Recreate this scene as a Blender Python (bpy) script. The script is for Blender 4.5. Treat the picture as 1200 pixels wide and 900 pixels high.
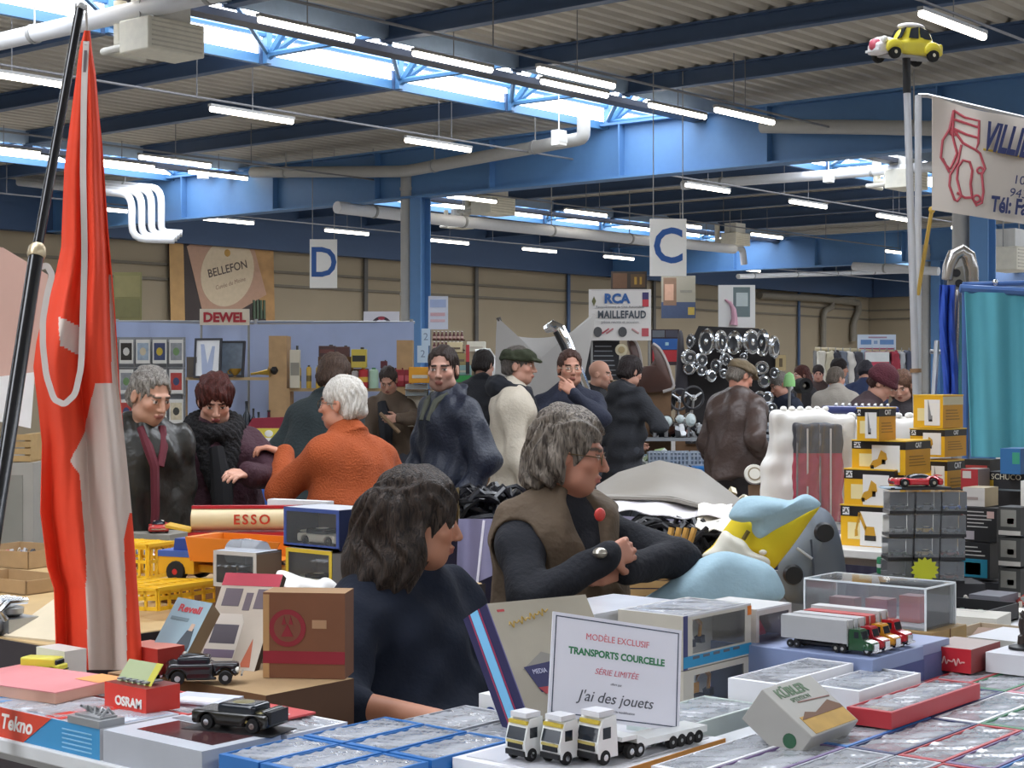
import bpy, math, random
import numpy as np
from mathutils import Vector, Matrix, Euler

for o in list(bpy.data.objects): bpy.data.objects.remove(o)
S = bpy.context.scene
COL = S.collection
RND = random.Random(7)
PI = math.pi

# ---------------------------------------------------------------- camera, world, exposure
FPX, HOR, EYE = 1950.0, 443.0, 1.60           # focal length in pixels of the 1200 px frame, horizon row, eye height
cam = bpy.data.cameras.new('camera'); camo = bpy.data.objects.new('camera', cam); COL.objects.link(camo)
UX, UY = 0.639, 0.769                          # world +X (U) runs along the rooflights, world +Y (V) along the girders
VA = -math.atan2(UY, UX)                       # heading of the camera in those axes
camo.location = (0, 0, EYE); camo.rotation_euler = (PI/2, 0, VA)
cam.sensor_fit = 'HORIZONTAL'; cam.sensor_width = 36.0; cam.lens = 36.0*FPX/1200.0
cam.shift_y = (HOR-450.0)/1200.0
cam.clip_start = 0.05; cam.clip_end = 300
S.camera = camo
S.view_settings.view_transform = 'Standard'; S.view_settings.look = 'None'
S.view_settings.gamma = 1.0; S.view_settings.use_curve_mapping = False
S.view_settings.exposure = 0.12
PANE_POWER, LAMP_POWER = 8.0, 9.0
wd = bpy.data.worlds.new('world'); S.world = wd; wd.use_nodes = True
wd.node_tree.nodes['Background'].inputs[0].default_value = (0.80, 0.88, 1.0, 1)
wd.node_tree.nodes['Background'].inputs[1].default_value = 2.0

# ---------------------------------------------------------------- axes
TH = 0.0
def UV(u, v, z=0.0): return Vector((u, v, z))
def CV(a, b, c=0.0): return Vector((UX*a+UY*b, -UY*a+UX*b, c))    # right / away / up as seen by the camera -> world
def W(x, y, Z): return CV((x-600.0)/FPX*Z, Z, EYE-(y-HOR)/FPX*Z)  # photo pixel at depth Z -> world
def depth(p): return UY*p[0]+UX*p[1]
def onZ(x, y, z):
    Z = (EYE-z)*FPX/(y-HOR); return W(x, y, Z)
def onV(x, y, v):
    t = (x-600.0)/FPX; return W(x, y, v/(UX-UY*t))
def onU(x, y, u):
    t = (x-600.0)/FPX; return W(x, y, u/(UY+UX*t))
def px(p):
    Z = depth(p); return (600+FPX*(UX*p[0]-UY*p[1])/Z, HOR-(p[2]-EYE)*FPX/Z)

# ---------------------------------------------------------------- materials
def lin(h):
    h = h.lstrip('#'); c = [int(h[i:i+2], 16)/255.0 for i in (0, 2, 4)]
    return tuple(x/12.92 if x <= 0.04045 else ((x+0.055)/1.055)**2.4 for x in c)
_M = {}
def M(hexc, rough=0.6, metal=0.0, var=0.12, scale=9.0, bump=0.0, emit=0.0, trans=0.0, spec=None, coat=0.0, alpha=1.0, bscale=None):
    key = (hexc, rough, metal, var, scale, bump, emit, trans, spec, coat, alpha, bscale)
    if key in _M: return _M[key]
    m = bpy.data.materials.new('mat_%s_%d' % (hexc.strip('#'), len(_M))); m.use_nodes = True
    nt = m.node_tree; b = nt.nodes['Principled BSDF']; c = lin(hexc)
    b.inputs['Base Color'].default_value = (*c, 1); b.inputs['Roughness'].default_value = rough
    b.inputs['Metallic'].default_value = metal
    if spec is not None: b.inputs['Specular IOR Level'].default_value = spec
    if coat: b.inputs['Coat Weight'].default_value = coat; b.inputs['Coat Roughness'].default_value = 0.08
    if trans: b.inputs['Transmission Weight'].default_value = trans
    if alpha < 1: b.inputs['Alpha'].default_value = alpha
    if emit:
        b.inputs['Emission Color'].default_value = (*c, 1); b.inputs['Emission Strength'].default_value = emit
    if var or bump:
        tc = nt.nodes.new('ShaderNodeTexCoord'); nz = nt.nodes.new('ShaderNodeTexNoise')
        nz.inputs['Scale'].default_value = scale; nz.inputs['Detail'].default_value = 4
        nt.links.new(tc.outputs['Object'], nz.inputs['Vector'])
        if var:
            mx = nt.nodes.new('ShaderNodeMix'); mx.data_type = 'RGBA'
            mx.inputs[6].default_value = (*[x*(1-var) for x in c], 1)
            mx.inputs[7].default_value = (*[min(1, x*(1+var)) for x in c], 1)
            nt.links.new(nz.outputs['Fac'], mx.inputs[0]); nt.links.new(mx.outputs[2], b.inputs['Base Color'])
        if bump:
            n2 = nz
            if bscale:
                n2 = nt.nodes.new('ShaderNodeTexNoise'); n2.inputs['Scale'].default_value = bscale
                nt.links.new(tc.outputs['Object'], n2.inputs['Vector'])
            bp = nt.nodes.new('ShaderNodeBump'); bp.inputs['Strength'].default_value = bump; bp.inputs['Distance'].default_value = 0.02
            nt.links.new(n2.outputs['Fac'], bp.inputs['Height']); nt.links.new(bp.outputs['Normal'], b.inputs['Normal'])
    _M[key] = m; return m
def glow(hexc, power):
    key = ('glow', hexc, power)
    if key in _M: return _M[key]
    m = bpy.data.materials.new('glow_%d' % len(_M)); m.use_nodes = True; nt = m.node_tree
    nt.nodes.clear(); o = nt.nodes.new('ShaderNodeOutputMaterial'); e = nt.nodes.new('ShaderNodeEmission')
    e.inputs[0].default_value = (*lin(hexc), 1); e.inputs[1].default_value = power
    nt.links.new(e.outputs[0], o.inputs[0]); _M[key] = m; return m
def film(tint='#FFFFFF', op=0.12, rough=0.06, spec=0.5, wave=0.0):
    """clear plastic film or acrylic sheet: mostly see-through, with a glossy crinkled surface"""
    key = ('film', tint, op, rough, wave)
    if key in _M: return _M[key]
    m = bpy.data.materials.new('film_%d' % len(_M)); m.use_nodes = True; nt = m.node_tree; nt.nodes.clear()
    o = nt.nodes.new('ShaderNodeOutputMaterial'); tr = nt.nodes.new('ShaderNodeBsdfTransparent'); g = nt.nodes.new('ShaderNodeBsdfGlossy')
    d = nt.nodes.new('ShaderNodeBsdfDiffuse'); fr = nt.nodes.new('ShaderNodeFresnel'); fr.inputs[0].default_value = 1.55
    m1 = nt.nodes.new('ShaderNodeMixShader'); m2 = nt.nodes.new('ShaderNodeMixShader')
    tr.inputs[0].default_value = (0.97, 0.98, 0.99, 1); g.inputs['Roughness'].default_value = rough; d.inputs[0].default_value = (*lin(tint), 1)
    m1.inputs[0].default_value = op
    nt.links.new(tr.outputs[0], m1.inputs[1]); nt.links.new(d.outputs[0], m1.inputs[2])
    nt.links.new(fr.outputs[0], m2.inputs[0]); nt.links.new(m1.outputs[0], m2.inputs[1]); nt.links.new(g.outputs[0], m2.inputs[2])
    nt.links.new(m2.outputs[0], o.inputs[0])
    if wave:
        tc = nt.nodes.new('ShaderNodeTexCoord'); nz = nt.nodes.new('ShaderNodeTexNoise'); nz.inputs['Scale'].default_value = 11
        nz.inputs['Detail'].default_value = 1
        bp = nt.nodes.new('ShaderNodeBump'); bp.inputs['Strength'].default_value = wave; bp.inputs['Distance'].default_value = 0.03
        nt.links.new(tc.outputs['Object'], nz.inputs['Vector']); nt.links.new(nz.outputs['Fac'], bp.inputs['Height'])
        nt.links.new(bp.outputs['Normal'], g.inputs['Normal']); nt.links.new(bp.outputs['Normal'], fr.inputs['Normal'])
    _M[key] = m; return m
def vcol(name, rough=0.6, spec=0.4):
    key = ('vcol', name)
    if key in _M: return _M[key]
    m = bpy.data.materials.new(name); m.use_nodes = True; nt = m.node_tree; b = nt.nodes['Principled BSDF']
    b.inputs['Roughness'].default_value = rough; b.inputs['Specular IOR Level'].default_value = spec
    a = nt.nodes.new('ShaderNodeVertexColor'); a.layer_name = 'Col'; nt.links.new(a.outputs['Color'], b.inputs['Base Color'])
    _M[key] = m; return m

# ---------------------------------------------------------------- mesh builder
class MB:
    def __init__(self): self.v = []; self.f = []; self.m = []; self.mats = []; self.T = None; self.cur = 0
    def use(self, mat):
        if mat not in self.mats: self.mats.append(mat)
        self.cur = self.mats.index(mat); return self
    def at(self, T): self.T = T; return self
    def add(self, vs, fs):
        k = len(self.v)
        if self.T is not None: vs = [self.T @ Vector(p) for p in vs]
        self.v += [tuple(p) for p in vs]; self.f += [tuple(i+k for i in f) for f in fs]; self.m += [self.cur]*len(fs); return self
    def box(self, x0, x1, y0, y1, z0, z1):
        vs = [(x, y, z) for z in (z0, z1) for y in (y0, y1) for x in (x0, x1)]
        return self.add(vs, [(0, 2, 3, 1), (4, 5, 7, 6), (0, 1, 5, 4), (2, 6, 7, 3), (0, 4, 6, 2), (1, 3, 7, 5)])
    def cbox(self, c, s): return self.box(c[0]-s[0]/2, c[0]+s[0]/2, c[1]-s[1]/2, c[1]+s[1]/2, c[2]-s[2]/2, c[2]+s[2]/2)
    def quad(self, a, b, c, d): return self.add([a, b, c, d], [(0, 1, 2, 3)])
    def prism(self, poly, y0, y1, ax='y'):
        """poly in (x,z) extruded along y; ax='z': poly (x,y) along z; ax='x': poly (y,z) along x"""
        n = len(poly)
        P = {'y': lambda p, t: (p[0], t, p[1]), 'z': lambda p, t: (p[0], p[1], t), 'x': lambda p, t: (t, p[0], p[1])}[ax]
        vs = [P(p, y0) for p in poly]+[P(p, y1) for p in poly]
        fs = [tuple(range(n)), tuple(range(2*n-1, n-1, -1))]+[(i, i+n, (i+1) % n+n, (i+1) % n) for i in range(n)]
        a = sum(poly[i][0]*poly[(i+1) % n][1]-poly[(i+1) % n][0]*poly[i][1] for i in range(n))
        flip = (a < 0) != (ax != 'y') if y1 > y0 else (a < 0) == (ax != 'y')
        flip = not flip if ax == 'y' else flip
        if flip: fs = [f[::-1] for f in fs]
        # outward check on first cap
        return self.add(vs, fs)
    def tube(self, pts, r, n=8, cap=True, closed=False):
        pts = [Vector(p) for p in pts]; m = len(pts); rs = r if isinstance(r, (list, tuple)) else [r]*m
        vs = []; fs = []; nrm = None
        for i, p in enumerate(pts):
            if closed: d = pts[(i+1) % m]-pts[i-1]
            else: d = pts[min(i+1, m-1)]-pts[max(i-1, 0)]
            if d.length < 1e-9: d = Vector((0, 0, 1))
            d.normalize()
            if nrm is None:
                nrm = d.orthogonal().normalized()
            else:
                nrm = nrm-d*nrm.dot(d)
                nrm = nrm.normalized() if nrm.length > 1e-6 else d.orthogonal().normalized()
            b = d.cross(nrm)
            for k in range(n):
                a = 2*PI*k/n; vs.append(p+(nrm*math.cos(a)+b*math.sin(a))*rs[i])
        for i in range(m if closed else m-1):
            j = (i+1) % m
            for k in range(n):
                fs.append((i*n+k, i*n+(k+1) % n, j*n+(k+1) % n, j*n+k))
        if cap and not closed: fs += [tuple(range(n-1, -1, -1)), tuple(range((m-1)*n, m*n))]
        return self.add(vs, fs)
    def cyl(self, a, b, r0, r1=None, n=16): return self.tube([a, b], [r0, r0 if r1 is None else r1], n)
    def lathe(self, prof, c=(0, 0, 0), n=20, axis='z'):
        """prof: list of (radius, height); axis along z, y or x"""
        vs = []; fs = []
        for r, h in prof:
            for k in range(n):
                a = 2*PI*k/n; p = (r*math.cos(a), r*math.sin(a), h)
                if axis == 'y': p = (p[0], p[2], -p[1])
                elif axis == 'x': p = (p[2], p[0], p[1])
                vs.append((p[0]+c[0], p[1]+c[1], p[2]+c[2]))
        for i in range(len(prof)-1):
            for k in range(n):
                fs.append((i*n+k, i*n+(k+1) % n, (i+1)*n+(k+1) % n, (i+1)*n+k))
        if prof[0][0] > 1e-5: fs.append(tuple(range(n-1, -1, -1)))
        if prof[-1][0] > 1e-5: fs.append(tuple(range((len(prof)-1)*n, len(prof)*n)))
        return self.add(vs, fs)
    def ball(self, c, r, n=12):
        rr = r if isinstance(r, (tuple, list)) else (r, r, r); vs = []; fs = []; m = n//2
        for i in range(m+1):
            t = PI*i/m
            for k in range(n):
                a = 2*PI*k/n; vs.append((c[0]+rr[0]*math.sin(t)*math.cos(a), c[1]+rr[1]*math.sin(t)*math.sin(a), c[2]-rr[2]*math.cos(t)))
        for i in range(m):
            for k in range(n): fs.append((i*n+k, i*n+(k+1) % n, (i+1)*n+(k+1) % n, (i+1)*n+k))
        return self.add(vs, fs)
    def grid(self, fn, nu, nv, thick=0.0, matfn=None):
        """fn(s,t)->point; with thick: a closed sheet of that thickness"""
        P = [[Vector(fn(i/nu, j/nv)) for i in range(nu+1)] for j in range(nv+1)]
        def nrm(i, j):
            a = P[j][min(i+1, nu)]-P[j][max(i-1, 0)]; b = P[min(j+1, nv)][i]-P[max(j-1, 0)][i]; c = a.cross(b)
            return c.normalized() if c.length > 1e-12 else Vector((0, 0, 1))
        vs = [P[j][i] for j in range(nv+1) for i in range(nu+1)]; q = lambda i, j: j*(nu+1)+i
        fs = [(q(i, j), q(i+1, j), q(i+1, j+1), q(i, j+1)) for j in range(nv) for i in range(nu)]
        ms = [matfn((i+.5)/nu, (j+.5)/nv) for j in range(nv) for i in range(nu)] if matfn else None
        if thick:
            N = len(vs); vs += [P[j][i]-nrm(i, j)*thick for j in range(nv+1) for i in range(nu+1)]
            fs += [tuple(x+N for x in f[::-1]) for f in fs]
            if ms: ms += ms[:]
            rim = [(q(i, 0), q(i+1, 0)) for i in range(nu)]+[(q(nu, j), q(nu, j+1)) for j in range(nv)]+[(q(i+1, nv), q(i, nv)) for i in range(nu-1, -1, -1)]+[(q(0, j+1), q(0, j)) for j in range(nv-1, -1, -1)]
            for a, b in rim:
                fs.append((b, a, a+N, b+N))
                if ms: ms.append(ms[0])
        c0 = self.cur; k = len(self.m); self.add(vs, fs)
        if ms: self.m[k:] = ms
        self.cur = c0; return self
    def build(self, name, parent=None, mat=None, smooth=35, bevel=0.0, loc=None):
        me = bpy.data.meshes.new(name); me.from_pydata(self.v, [], self.f)
        mats = self.mats or [mat]
        for m in mats: me.materials.append(m)
        if len(mats) > 1: me.polygons.foreach_set('material_index', self.m)
        me.validate(); me.update()
        if smooth:
            me.polygons.foreach_set('use_smooth', [True]*len(me.polygons))
            me.set_sharp_from_angle(angle=math.radians(smooth))
        o = bpy.data.objects.new(name, me); COL.objects.link(o)
        if parent is not None: o.parent = parent
        if loc is not None: o.location = loc
        if bevel:
            b = o.modifiers.new('bevel', 'BEVEL'); b.width = bevel; b.segments = 2; b.limit_method = 'ANGLE'
        return o
def B(mat=None):
    b = MB()
    if mat is not None: b.use(mat)
    return b
def tag(o, label, cat=None, group=None, kind=None):
    o['label'] = label
    if cat: o['category'] = cat
    if group: o['group'] = group
    if kind: o['kind'] = kind
    return o
def thing(name, label, cat, loc=(0, 0, 0), rz=0.0, group=None, rot=None, scale=None):
    o = bpy.data.objects.new(name, None); COL.objects.link(o); o.location = loc
    o.rotation_euler = rot if rot is not None else (0, 0, rz); o.empty_display_size = 0.05
    if scale: o.scale = (scale,)*3
    return tag(o, label, cat, group)
def framed(name, label, cat, origin, ex, ey, ez, group=None):
    """an Empty whose axes are the given (orthonormalised) directions"""
    ex = Vector(ex).normalized(); ey = Vector(ey); ey = (ey-ex*ey.dot(ex)).normalized(); z = ex.cross(ey)
    o = thing(name, label, cat, (0, 0, 0), group=group)
    m = Matrix((ex, ey, z)).transposed().to_4x4(); m.translation = Vector(origin); o.matrix_world = m
    o.location = m.translation; o.rotation_euler = m.to_euler(); return o
def dup(root, loc, rz=None, label=None, group=None, rot=None):
    r = root.copy(); COL.objects.link(r); r.location = loc
    if rz is not None: r.rotation_euler = (0, 0, rz)
    if rot is not None: r.rotation_euler = rot
    if label: r['label'] = label
    if group: r['group'] = group
    for ch in root.children:
        c = ch.copy(); COL.objects.link(c); c.parent = r
        for g in ch.children:
            d = g.copy(); COL.objects.link(d); d.parent = c
    return r
def text(body, size, mat, parent, T, name='lettering', align='CENTER', extrude=0.0006, shear=0.0, bold=0.0, sx=1.0, space=1.0):
    cu = bpy.data.curves.new(name, 'FONT'); cu.body = body; cu.size = size; cu.align_x = align; cu.align_y = 'CENTER'
    cu.extrude = extrude; cu.shear = shear; cu.offset = bold; cu.space_character = space; cu.resolution_u = 3
    cu.materials.append(mat); t = bpy.data.objects.new('tmp', cu); me = bpy.data.meshes.new_from_object(t); bpy.data.objects.remove(t); bpy.data.curves.remove(cu)
    me.name = name; o = bpy.data.objects.new(name, me); COL.objects.link(o); o.parent = parent
    o.matrix_local = T if sx == 1.0 else T @ Matrix.Diagonal((sx, 1, 1, 1)); return o
def FR(o, ex, ey):
    """matrix with origin o, x axis ex, y axis ey"""
    ex = Vector(ex).normalized(); ey = Vector(ey).normalized(); ez = ex.cross(ey)
    m = Matrix((ex, ey, ez)).transposed().to_4x4(); m.translation = Vector(o); return m
X3, Y3, Z3 = Vector((1, 0, 0)), Vector((0, 1, 0)), Vector((0, 0, 1))
def struct(name, mb, label, parent=None, **k):
    o = mb.build(name, parent, **k)
    if parent is None: tag(o, label, None, None, 'structure')
    return o

# ---------------------------------------------------------------- the hall
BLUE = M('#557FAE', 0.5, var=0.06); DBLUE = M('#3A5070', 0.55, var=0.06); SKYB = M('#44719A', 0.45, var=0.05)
WHITE_PIPE = M('#D9DADC', 0.45, var=0.05); GREY_PIPE = M('#A7A6A2', 0.5, var=0.06)
DECK = M('#B4AEA3', 0.7, var=0.10, scale=2.0)
WALLM = M('#958770', 0.8, var=0.10, scale=0.8); FLOORM = M('#928D86', 0.6, var=0.18, scale=1.5)
UMIN, UMAX, VMIN, VMAX, DECKZ = -14.0, 64.0, -13.0, 33.5, 6.15
GU = (3.1, 23.1, 45.2)                          # girders
SKV = ((-8.6, -6.2), (3.1, 5.4), (14.8, 17.1), (26.5, 28.8))

def hallobj(name, mb, label, **k):
    o = struct(name, mb, label, **k); o.rotation_euler = (0, 0, TH); return o
hallobj('floor', B(FLOORM).box(UMIN, UMAX, VMIN, VMAX, -0.1, 0), 'grey concrete floor of the exhibition hall')
hallobj('wall_left', B(WALLM).box(UMIN, UMAX, VMAX, VMAX+.2, 0, 8), 'long beige panelled wall behind the stalls')
hallobj('wall_far', B(WALLM).box(UMAX, UMAX+.2, VMIN, VMAX, 0, 8), 'beige end wall far down the hall')
hallobj('wall_right', B(WALLM).box(UMIN, UMAX, VMIN-.2, VMIN, 0, 8), 'beige side wall of the hall')
hallobj('wall_near', B(WALLM).box(UMIN-.2, UMIN, VMIN, VMAX, 0, 8), 'beige near wall of the hall')

def deck_bay(v0, v1):
    pitch = 0.28; prof = []; v = v0
    while v < v1-1e-6:
        for a, z in ((0, 0), (.10, 0), (.14, .07), (.24, .07)): prof.append((min(v+a, v1), DECKZ+z))
        v += pitch
    prof.append((v1, DECKZ)); b = B(DECK); vs = []; fs = []
    for i, (v, z) in enumerate(prof): vs += [(UMIN, v, z), (UMAX, v, z)]
    for i in range(len(prof)-1): fs.append((2*i, 2*i+2, 2*i+3, 2*i+1))
    b.add(vs, fs); b.box(UMIN, UMAX, v0, v1, DECKZ+.12, DECKZ+.2); return b
edges = [VMIN]+[x for s in SKV for x in s]+[VMAX]
for i in range(0, len(edges), 2):
    hallobj('ceiling' if i == 0 else 'ceiling.%03d' % (i//2), deck_bay(edges[i], edges[i+1]), 'corrugated grey metal roof deck between the skylights', smooth=0)

def inview(p, m=60):
    if depth(p) < 1: return False
    x, y = px(p); return -m < x < 1200+m and -m < y < 900+m
PANE = glow('#F2F7FF', PANE_POWER)
nwin = 0
for v0, v1 in SKV:
    vm = (v0+v1)/2; apex = DECKZ+.95
    nwin += 1
    b = B(PANE); b.quad((UMIN, v0, DECKZ+.1), (UMAX, v0, DECKZ+.1), (UMAX, vm, apex), (UMIN, vm, apex))
    b.quad((UMIN, vm, apex), (UMAX, vm, apex), (UMAX, v1+.04, DECKZ+.25), (UMIN, v1+.04, DECKZ+.25)); b.quad((UMIN, v1+.04, DECKZ+.25), (UMAX, v1+.04, DECKZ+.25), (UMAX, v1+.04, DECKZ-.14), (UMIN, v1+.04, DECKZ-.14))
    b.quad((UMIN, v0, DECKZ+.25), (UMIN, vm, apex), (UMIN, v1, DECKZ+.25), (UMIN, vm, DECKZ+.25))
    hallobj('window_%d' % nwin, b, 'bright daylit glazing of a rooflight strip', smooth=0)
    # curbs either side
    hallobj('trim_%d' % nwin, B(M('#8FA3BC', .6)).box(UMIN, UMAX, v0-.06, v0, DECKZ-.25, DECKZ+.12), 'upstand along the near side of a rooflight')
    hallobj('trim_%d' % (nwin+10), B(SKYB).box(UMIN, UMAX, v1, v1+.09, DECKZ-.27, DECKZ-.14), 'light blue upstand along the far side of a rooflight')
    if v0 < 10: continue
    # dark gutter rail, steel chord and lattice of the rooflight frame
    hallobj('trim_%d' % (nwin+20), B(M('#3B3E4A', .5)).box(UMIN, UMAX, v0+.22, v0+.48, DECKZ-.33, DECKZ-.24), 'dark cable rail hung along a rooflight')
    for k in range(-2, 20):
        u = 23.1-2.6*(k-7)
        if u < 4 or not (inview(UV(u, v1, 6), 250)): continue
        b = B(SKYB); b.box(u-.05, u+.05, v1-.1, v1, DECKZ-.27, DECKZ+.45); b.tube([(u, v1-.05, DECKZ+.12), (u+2.6, v1-.05, DECKZ+.12)], .04, 6)
        b.tube([(u, v1-.05, DECKZ-.2), (u, vm, apex-.08)], .055, 6)
        b.tube([(u, v1-.05, DECKZ-.2), (u+.9, vm+.1, apex-.1)], .05, 6)
        b.tube([(u, v1-.05, DECKZ-.15), (u, v0, DECKZ-.15)], .045, 6)
        b.tube([(u, v0, DECKZ-.12), (u+2.6, v1-.05, DECKZ-.12)], .036, 6)
        b.tube([(u, vm, apex-.08), (u+2.6, vm, apex-.08)], .05, 6)
        hallobj('beam', b, 'light blue steel lattice bracing inside a rooflight')
# secondary beams parallel to the girders, cut at the rooflights
for k in range(-16, 16):
    u = 23.1+2.6*k
    if k in (-8, 0) or abs(u-45.2) < 1.3 or u > 62: continue
    for i in range(0, len(edges), 2):
        a, c = edges[i], edges[i+1]
        if not any(inview(UV(u, a+(c-a)*t/12, 6), 120) for t in range(13)): continue
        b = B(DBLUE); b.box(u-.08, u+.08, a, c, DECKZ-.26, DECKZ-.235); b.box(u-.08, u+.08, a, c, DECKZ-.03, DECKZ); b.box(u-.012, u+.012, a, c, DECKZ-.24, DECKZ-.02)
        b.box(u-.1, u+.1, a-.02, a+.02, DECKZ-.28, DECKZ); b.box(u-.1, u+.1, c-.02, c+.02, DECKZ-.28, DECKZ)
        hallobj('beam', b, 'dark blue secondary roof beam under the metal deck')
for u in GU:
    b = B(BLUE); b.box(u-.17, u+.17, VMIN, VMAX, 5.0, 5.04); b.box(u-.17, u+.17, VMIN, VMAX, 5.92, 5.96); b.box(u-.015, u+.015, VMIN, VMAX, 5.03, 5.93)
    for v in np.arange(VMIN+.7, VMAX, 2.9): b.box(u-.165, u+.165, v-.012, v+.012, 5.03, 5.93)
    hallobj('girder' if u == 3.1 else 'girder.%03d' % int(u), b, 'deep blue plate girder crossing the hall').__setitem__('kind', 'structure')
    for v in (-2.0, 10.25, 21.45):
        if not inview(UV(u, v, 3), 80): continue
        b = B(BLUE); b.box(u-.14, u-.12, v-.14, v+.14, 0, 5.0); b.box(u+.12, u+.14, v-.14, v+.14, 0, 5.0); b.box(u-.13, u+.13, v-.01, v+.01, 0, 5.0)
        b.box(u-.17, u+.17, v-.17, v+.17, 0, .03)
        hallobj('column', b, 'blue steel column carrying a girder')
        t = thing('downpipe', 'pale rain downpipe strapped beside the blue steel column' if (u, v) == (23.1, 21.45) else 'thick pale downpipe on the blue column behind the exhaust pipe' if (u, v) == (23.1, 10.25) else 'pale downpipe on a distant blue column', 'pipe', UV(u, v+.34), TH)
        B(GREY_PIPE).cyl((0, 0, 0), (0, 0, 5.5), .125, n=16).build('pipe', t)
        for z in (1.2, 3.2, 5.2): B(GREY_PIPE).lathe([(.14, z-.03), (.14, z+.03)], n=16).build('collar', t)
# eaves girder and girts, posts on the long wall
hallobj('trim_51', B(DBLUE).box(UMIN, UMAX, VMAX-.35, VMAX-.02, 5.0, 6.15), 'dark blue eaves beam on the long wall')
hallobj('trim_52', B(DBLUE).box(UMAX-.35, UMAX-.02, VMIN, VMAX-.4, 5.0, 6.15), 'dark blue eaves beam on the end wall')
GIRT = M('#6E6658', .7)
for n_, z in enumerate((4.42, 4.05)):
    hallobj('trim_%d' % (60+n_), B(GIRT).box(UMIN, UMAX, VMAX-.06, VMAX-.01, z, z+.07), 'dark horizontal rail fixed along the long wall')
    hallobj('trim_%d' % (64+n_), B(GIRT).box(UMAX-.06, UMAX-.01, VMIN, VMAX-.1, z, z+.07), 'dark horizontal rail fixed along the end wall')
for n_, u in enumerate((14.5, 19.3, 24.1, 28.9, 33.7, 38.5, 43.1, 48, 53, 58)):
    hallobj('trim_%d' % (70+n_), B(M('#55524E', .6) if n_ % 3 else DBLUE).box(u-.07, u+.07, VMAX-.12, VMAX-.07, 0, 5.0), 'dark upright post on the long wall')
for n_, v in enumerate((8, 12.8, 17.6, 22.4, 27.2)):
    hallobj('trim_%d' % (84+n_), B(M('#55524E', .6)).box(UMAX-.12, UMAX-.07, v-.07, v+.07, 0, 5.0), 'dark upright post on the end wall')

# ---------------------------------------------------------------- lamps on conduits
TUBE = glow('#FFF6E6', LAMP_POWER); LAMPB = M('#C9C9C6', .5)
lt = None
for v, us in ((7.6, (12.5, 16.4, 20.3, 24.2)), (12.5, (16.3, 20.2, 27.4, 31.3, 35.2, 39.1, 46)), (17.8, (11.8, 15.7, 19.6, 27.4, 31.3, 35.2, 39.1, 46.9, 50.8, 54.7)),
              (22.6, (18.2, 25.9, 29.8, 33.7, 37.6, 45)), (30.2, (14.5, 22.2, 25.9, 29.8, 33.7, 37.6, 41.5, 49)), (14.45, (8.5, 11.0, 13.6, 16.2, 18.8, 21.4)), (26.2, (12, 14.6, 17.2, 19.8, 22.2, 26.5))):
    zz = 5.3 if v not in (14.45, 26.2) else 5.72  # the two higher rows are tubes added to stand for bright rooflight panes
    nm = 'hung in the row nearest the camera' if v == 7.6 else 'beside the first rooflight, upper row added for its bright panes' if v < 15 else 'hung past the first rooflight' if v < 18 else 'hung over the middle stalls' if v < 24 else 'added for the bright panes of the second rooflight' if v < 28 else 'hung along the beige wall'
    for u in us:
        p = UV(u, v, zz)
        if not inview(p, 40): continue
        if lt is None:
            lt = thing('tube_lamp', '', 'lamp', p, TH)
            B(M('#8E8E8C', .5)).box(-.78, .78, -.035, .035, .03, .07).build('housing', lt)
            B(TUBE).cyl((-.75, 0, 0), (.75, 0, 0), .04, n=10).build('tube', lt)
            B(M('#77777A', .5)).box(-.006, .006, -.004, .004, .07, .84).build('hanger', lt)
            o = lt
        else: o = dup(lt, p)
        tag(o, 'lit fluorescent tube lamp '+nm, 'lamp', 'fluorescent lamps '+nm)
    if zz < 5.5:
        t = thing('lamp_conduit', 'thin grey conduit carrying the row of tube lamps '+nm, 'conduit', UV(0, v, 5.43), TH)
        B(M('#77777A', .5)).cyl((8, 0, 0), (62, 0, 0), .017, n=8).build('rail', t)
        for u in np.arange(9.5, 62, 5.2):
            if inview(UV(u, v, 6), 30): B(M('#77777A', .5)).box(u-.006, u+.006, -.006, .006, 0, .72).build('drop_rod', t)
# pipes
def pipe(label, pts, r, mat=WHITE_PIPE, n=14, rings=True):
    o = thing('overhead_pipe', label, 'pipe')
    P = [Vector(p) for p in pts]; q = []
    for i, p in enumerate(P):                    # rounded elbows
        if 0 < i < len(P)-1:
            a = (P[i-1]-p); c = (P[i+1]-p); d = min(.3, a.length/3, c.length/3); a.normalize(); c.normalize()
            for t in (0, .25, .5, .75, 1): q.append(p+a*d*(1-t)**2+c*d*t**2)
        else: q.append(p)
    B(mat).tube(q, r, n).build('pipe', o)
    for i in range(len(P)-1):
        L = (P[i+1]-P[i]).length
        if L < 2.5 or not rings: continue
        d = (P[i+1]-P[i]).normalized()
        for s in np.arange(1.0, L-.4, 3.0):
            c = P[i]+d*s
            if not inview(c, 40): continue
            b = B(M('#9A9A98', .5)); b.tube([c-d*.03, c+d*.03], r*1.12, n); b.tube([c+Z3*r, c+Z3*max(.1, DECKZ-c.z)], .012, 5); b.build('hanger', o)
    return o
def pxU(x, y, v): return onV(x, y, v)
pipe('fat white heating pipe crossing above the flag', [UV(10.9, 26, 5.45), UV(10.9, 11, 5.45)], .10)
pipe('white heating pipe running to the letter C sign', [onV(395, 243, 23.2), onV(505, 256, 23.2), onV(770, 283, 23.2), onV(860, 292, 23.2)], .12)
for k in range(4):
    a = onU(22, 205+3*k, 22.3-.2*k); c = onU(189-11.5*k, 221+2.5*k, 22.3-.2*k)
    pipe(('first', 'second', 'third', 'fourth')[k]+' white pipe of the bundle turning down left of the blue girder', [a, c, c-Z3*.92, c-Z3*.92+CV(.42+.15*k, .1, -.02)], .075, rings=(k == 0))
p1_ = onU(296, 202, 22.8); p2_ = onU(474, 201, 22.8); p3_ = onU(684, 162, 21.6)
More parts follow.
